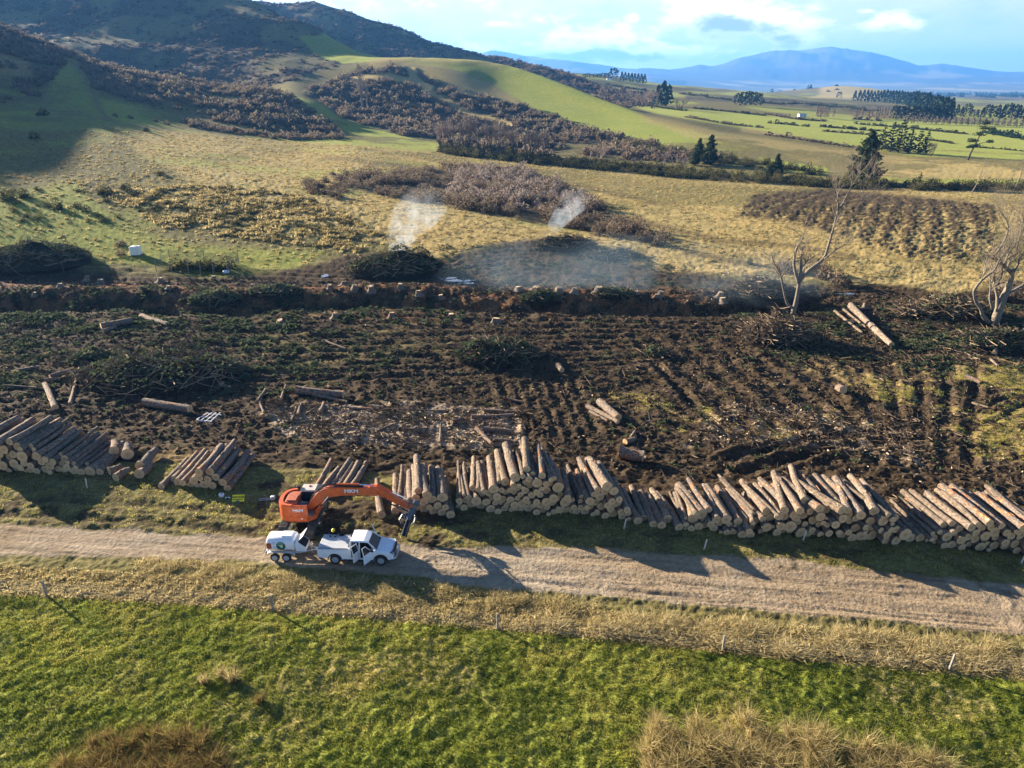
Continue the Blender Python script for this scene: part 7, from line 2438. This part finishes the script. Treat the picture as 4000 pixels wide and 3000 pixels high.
scatter(scr, rnd_in([(0, 405), (230, 410), (260, 470), (160, 500), (0, 470)], 40, rg_, 110, 230), FINE_T, .8, 2.4, rg_, .0, .2, .8)
tag(link('low_scrub', scr.mesh('low_scrub'), M_GORSE), kind='stuff')
tag(link('hillside_tussock', hg.mesh('hillside_tussock'), M_DRYG), kind='stuff')

# ---- foreground tussocks, each a plant of its own
TUS = []
for i in range(5):
    rg2 = np.random.default_rng(700 + i); c = Cloud()
    q = blade_template(rg2, 170, .26, .78, .014, 1.05)
    c.add(q, np.repeat(rg2.uniform(.2, .8, 170), 2)); me = c.mesh('tussock'); me.materials.append(M_TUSS); TUS.append(me)
TUSB = []
for me in TUS:
    m2 = me.copy(); m2.materials.clear(); m2.materials.append(M_BTUSS); TUSB.append(m2)


def tussock(u, v, s, label, mes, group=None):
    p = at(u, v); o = link('tussock', mes[brng.randrange(5)], None)
    o.location = (p[0], p[1], p[2] - .03); o.scale = (s, s, s * brng.uniform(.85, 1.1)); o.rotation_euler = (brng.uniform(-.1, .1), brng.uniform(-.1, .1), brng.uniform(0, 6.28))
    return tag(o, label, 'tussock', group)


tussock(478, 1458, .75, 'golden tussock farther back of the close pair on the paddock', TUS)
tussock(503, 1468, .85, 'golden tussock nearer of the close pair on the paddock', TUS)
tussock(441, 1474, .7, 'greyish tussock left of the close pair on the paddock', TUS)
tussock(562, 1515, .7, 'small brown tussock alone right of the pair', TUSB)
tussock(1418, 1562, .85, 'tall olive tussock standing apart above the right tussock bed', TUS)
tussock(440, 1598, .9, 'dark brown tussock apart at the right of the left bed', TUSB)
tr2 = random.Random(31)
done = []
for (poly, n, smin, smax, mes, lab, grp) in [
        ([(130, 1660), (205, 1600), (270, 1585), (330, 1575), (420, 1600), (470, 1640), (500, 1680), (130, 1690)], 30, .8, 1.15, TUSB, 'dark brown tussock in the bed at the lower left', 'lower left tussock bed'),
        ([(1370, 1600), (1420, 1575), (1480, 1570), (1560, 1562), (1680, 1575), (1790, 1595), (1900, 1625), (2000, 1650), (2060, 1675), (1400, 1690)], 58, .95, 1.35, TUS, 'tan tussock in the dense bed at the lower right', 'lower right tussock bed')]:
    k = 0; tries = 0
    while k < n and tries < 9000:
        tries += 1
        u = tr2.uniform(min(p[0] for p in poly), max(p[0] for p in poly)); v = tr2.uniform(min(p[1] for p in poly), 1690)
        if poly_sd(np.array([u]), np.array([v]), poly)[0] < 0: continue
        if any(abs(u - a) < 28 and abs(v - c) < 17 for a, c in done): continue
        done.append((u, v)); k += 1
        tussock(u, v, tr2.uniform(smin, smax), lab, mes, grp)
# ---- paddock fence
fpts = [(-72, 1270), (15, 1281), (101, 1287), (590, 1319), (1075, 1359), (1560, 1407), (2050, 1448), (2440, 1490)]
FW = [Vector(at(*p)) for p in fpts]
fn = empty('paddock_fence', FW[2]); tag(fn, 'post and wire fence along the top of the green paddock', 'fence')
O_ = FW[2]
fr = random.Random(6)


def fpost(w, h, r, nm, lean=0):
    b = MB(); z0 = float(gz(w.x, w.y)) - O_.z; q = w - O_
    b.tube([(q.x, q.y, z0 - .3), (q.x + lean, q.y, z0 + h)], [r, r * .92], 8 if r > .04 else 5); b.build(nm, WOOD_GREY if r > .04 else STEEL, fn)


STRONG = [FW[2], FW[3], FW[4], FW[5], FW[6]]
for i, w in enumerate(STRONG): fpost(w, 1.22, .075, 'post', [0, 0, 0, .03, .07][i])
allp = []
for a, c in [(STRONG[0] + (STRONG[0] - STRONG[1]), STRONG[0])] + list(zip(STRONG[:-1], STRONG[1:])) + [(STRONG[-1], STRONG[-1] + (STRONG[-1] - STRONG[-2]))]:
    for k in range(1, 6):
        w = a.lerp(c, k / 6.0); w.z = 0; fpost(w, 1.12, .016, 'batten'); 
    for k in range(0, 7): allp.append(a.lerp(c, k / 6.0))
for hz_ in (.25, .5, .75, 1.0):
    b = MB(); b.tube([(w.x - O_.x, w.y - O_.y, float(gz(w.x, w.y)) - O_.z + hz_) for w in allp], .0025, 3, False); b.build('wire', GALV, fn)

# ---- smoke
def smoke(name, pts, dens, noise_scale, cut, aniso=.3, col=(.72, .85, 1), fade=1.3):
    """closed puff lofted along a path; pts: (centre, radius)"""
    mt = bpy.data.materials.new(name); mt.use_nodes = True
    t = NT(mt.node_tree); out = t.n('ShaderNodeOutputMaterial'); v = t.n('ShaderNodeVolumePrincipled')
    tcn = t.n('ShaderNodeTexCoord')
    n1 = t.noise(tcn.outputs['Object'], noise_scale, 3, .5, .6)
    n2 = t.noise(tcn.outputs['Object'], noise_scale * .35, 2, .5)
    d = t.math('MULTIPLY', t.smooth(t.math('ADD', n1, t.math('MULTIPLY', t.math('SUBTRACT', n2, .5), .8)), cut, cut + .45), dens)
    # thin out away from the fire and towards the plume's skin
    at_ = t.n('ShaderNodeTexCoord')
    sp = t.n('ShaderNodeSeparateXYZ'); t.l(at_.outputs['Generated'], sp.inputs[0])
    edge = t.math('POWER', t.math('SUBTRACT', 1.0, sp.outputs[2], clamp=True), fade)
    for k in range(2):
        e_ = t.math('MULTIPLY', t.math('MULTIPLY', sp.outputs[k], t.math('SUBTRACT', 1.0, sp.outputs[k])), 4.0, clamp=True)
        edge = t.math('MULTIPLY', edge, t.math('POWER', e_, .6))
    d = t.math('MULTIPLY', d, edge)
    t.l(d, v.inputs['Density'])
    v.inputs['Color'].default_value = (*col, 1); v.inputs['Anisotropy'].default_value = aniso
    t.l(v.outputs[0], out.inputs['Volume'])
    b = MB(); n = 14; rings = []
    P_ = [Vector(p) for p, r in pts]
    b.sm = True
    b.tube(P_, [r for p, r in pts], n, True)
    o = b.build(name, mt, None, True)
    return tag(o, kind='stuff')


h1 = Vector(at(856, 598)); h1.y += 4; h1.z += 3.0
smoke('smoke', [(h1 + Vector((-.5, 0, -1.6)), .5), (h1 + Vector((-.3, .3, 0)), 1.5), (h1 + Vector((0, 1.5, 2.2)), 2.4), (h1 + Vector((1.0, 3, 4.6)), 3.3), (h1 + Vector((3.4, 5, 7.0)), 4.0), (h1 + Vector((6.5, 6, 9)), 3.4), (h1 + Vector((8.5, 6.5, 10)), .6)], .26, .50, .30)
h2 = Vector(at(1182, 528)); h2.y += 1.5
smoke('smoke', [(h2 + Vector((-.8, 0, -.6)), .3), (h2 + Vector((-.4, 0, .8)), .9), (h2 + Vector((.8, 1, 2.2)), 1.3), (h2 + Vector((3.0, 4, 4.5)), 2.0), (h2 + Vector((6.5, 10, 7.5)), 3.2), (h2 + Vector((9, 13, 9)), .6)], .30, .7, .32)
h3 = Vector(at(1000, 625))
smoke('smoke', [(h3 + Vector((-6, 3, 0)), .5), (h3 + Vector((0, 3, 2)), 4.0), (h3 + Vector((14, 2, 3.0)), 6.0), (h3 + Vector((32, 0, 3.0)), 6.0), (h3 + Vector((50, -4, 2.5)), 4.5), (h3 + Vector((60, -5, 2)), .5)], .028, .10, .26, .3, (.50, .74, 1), .5)
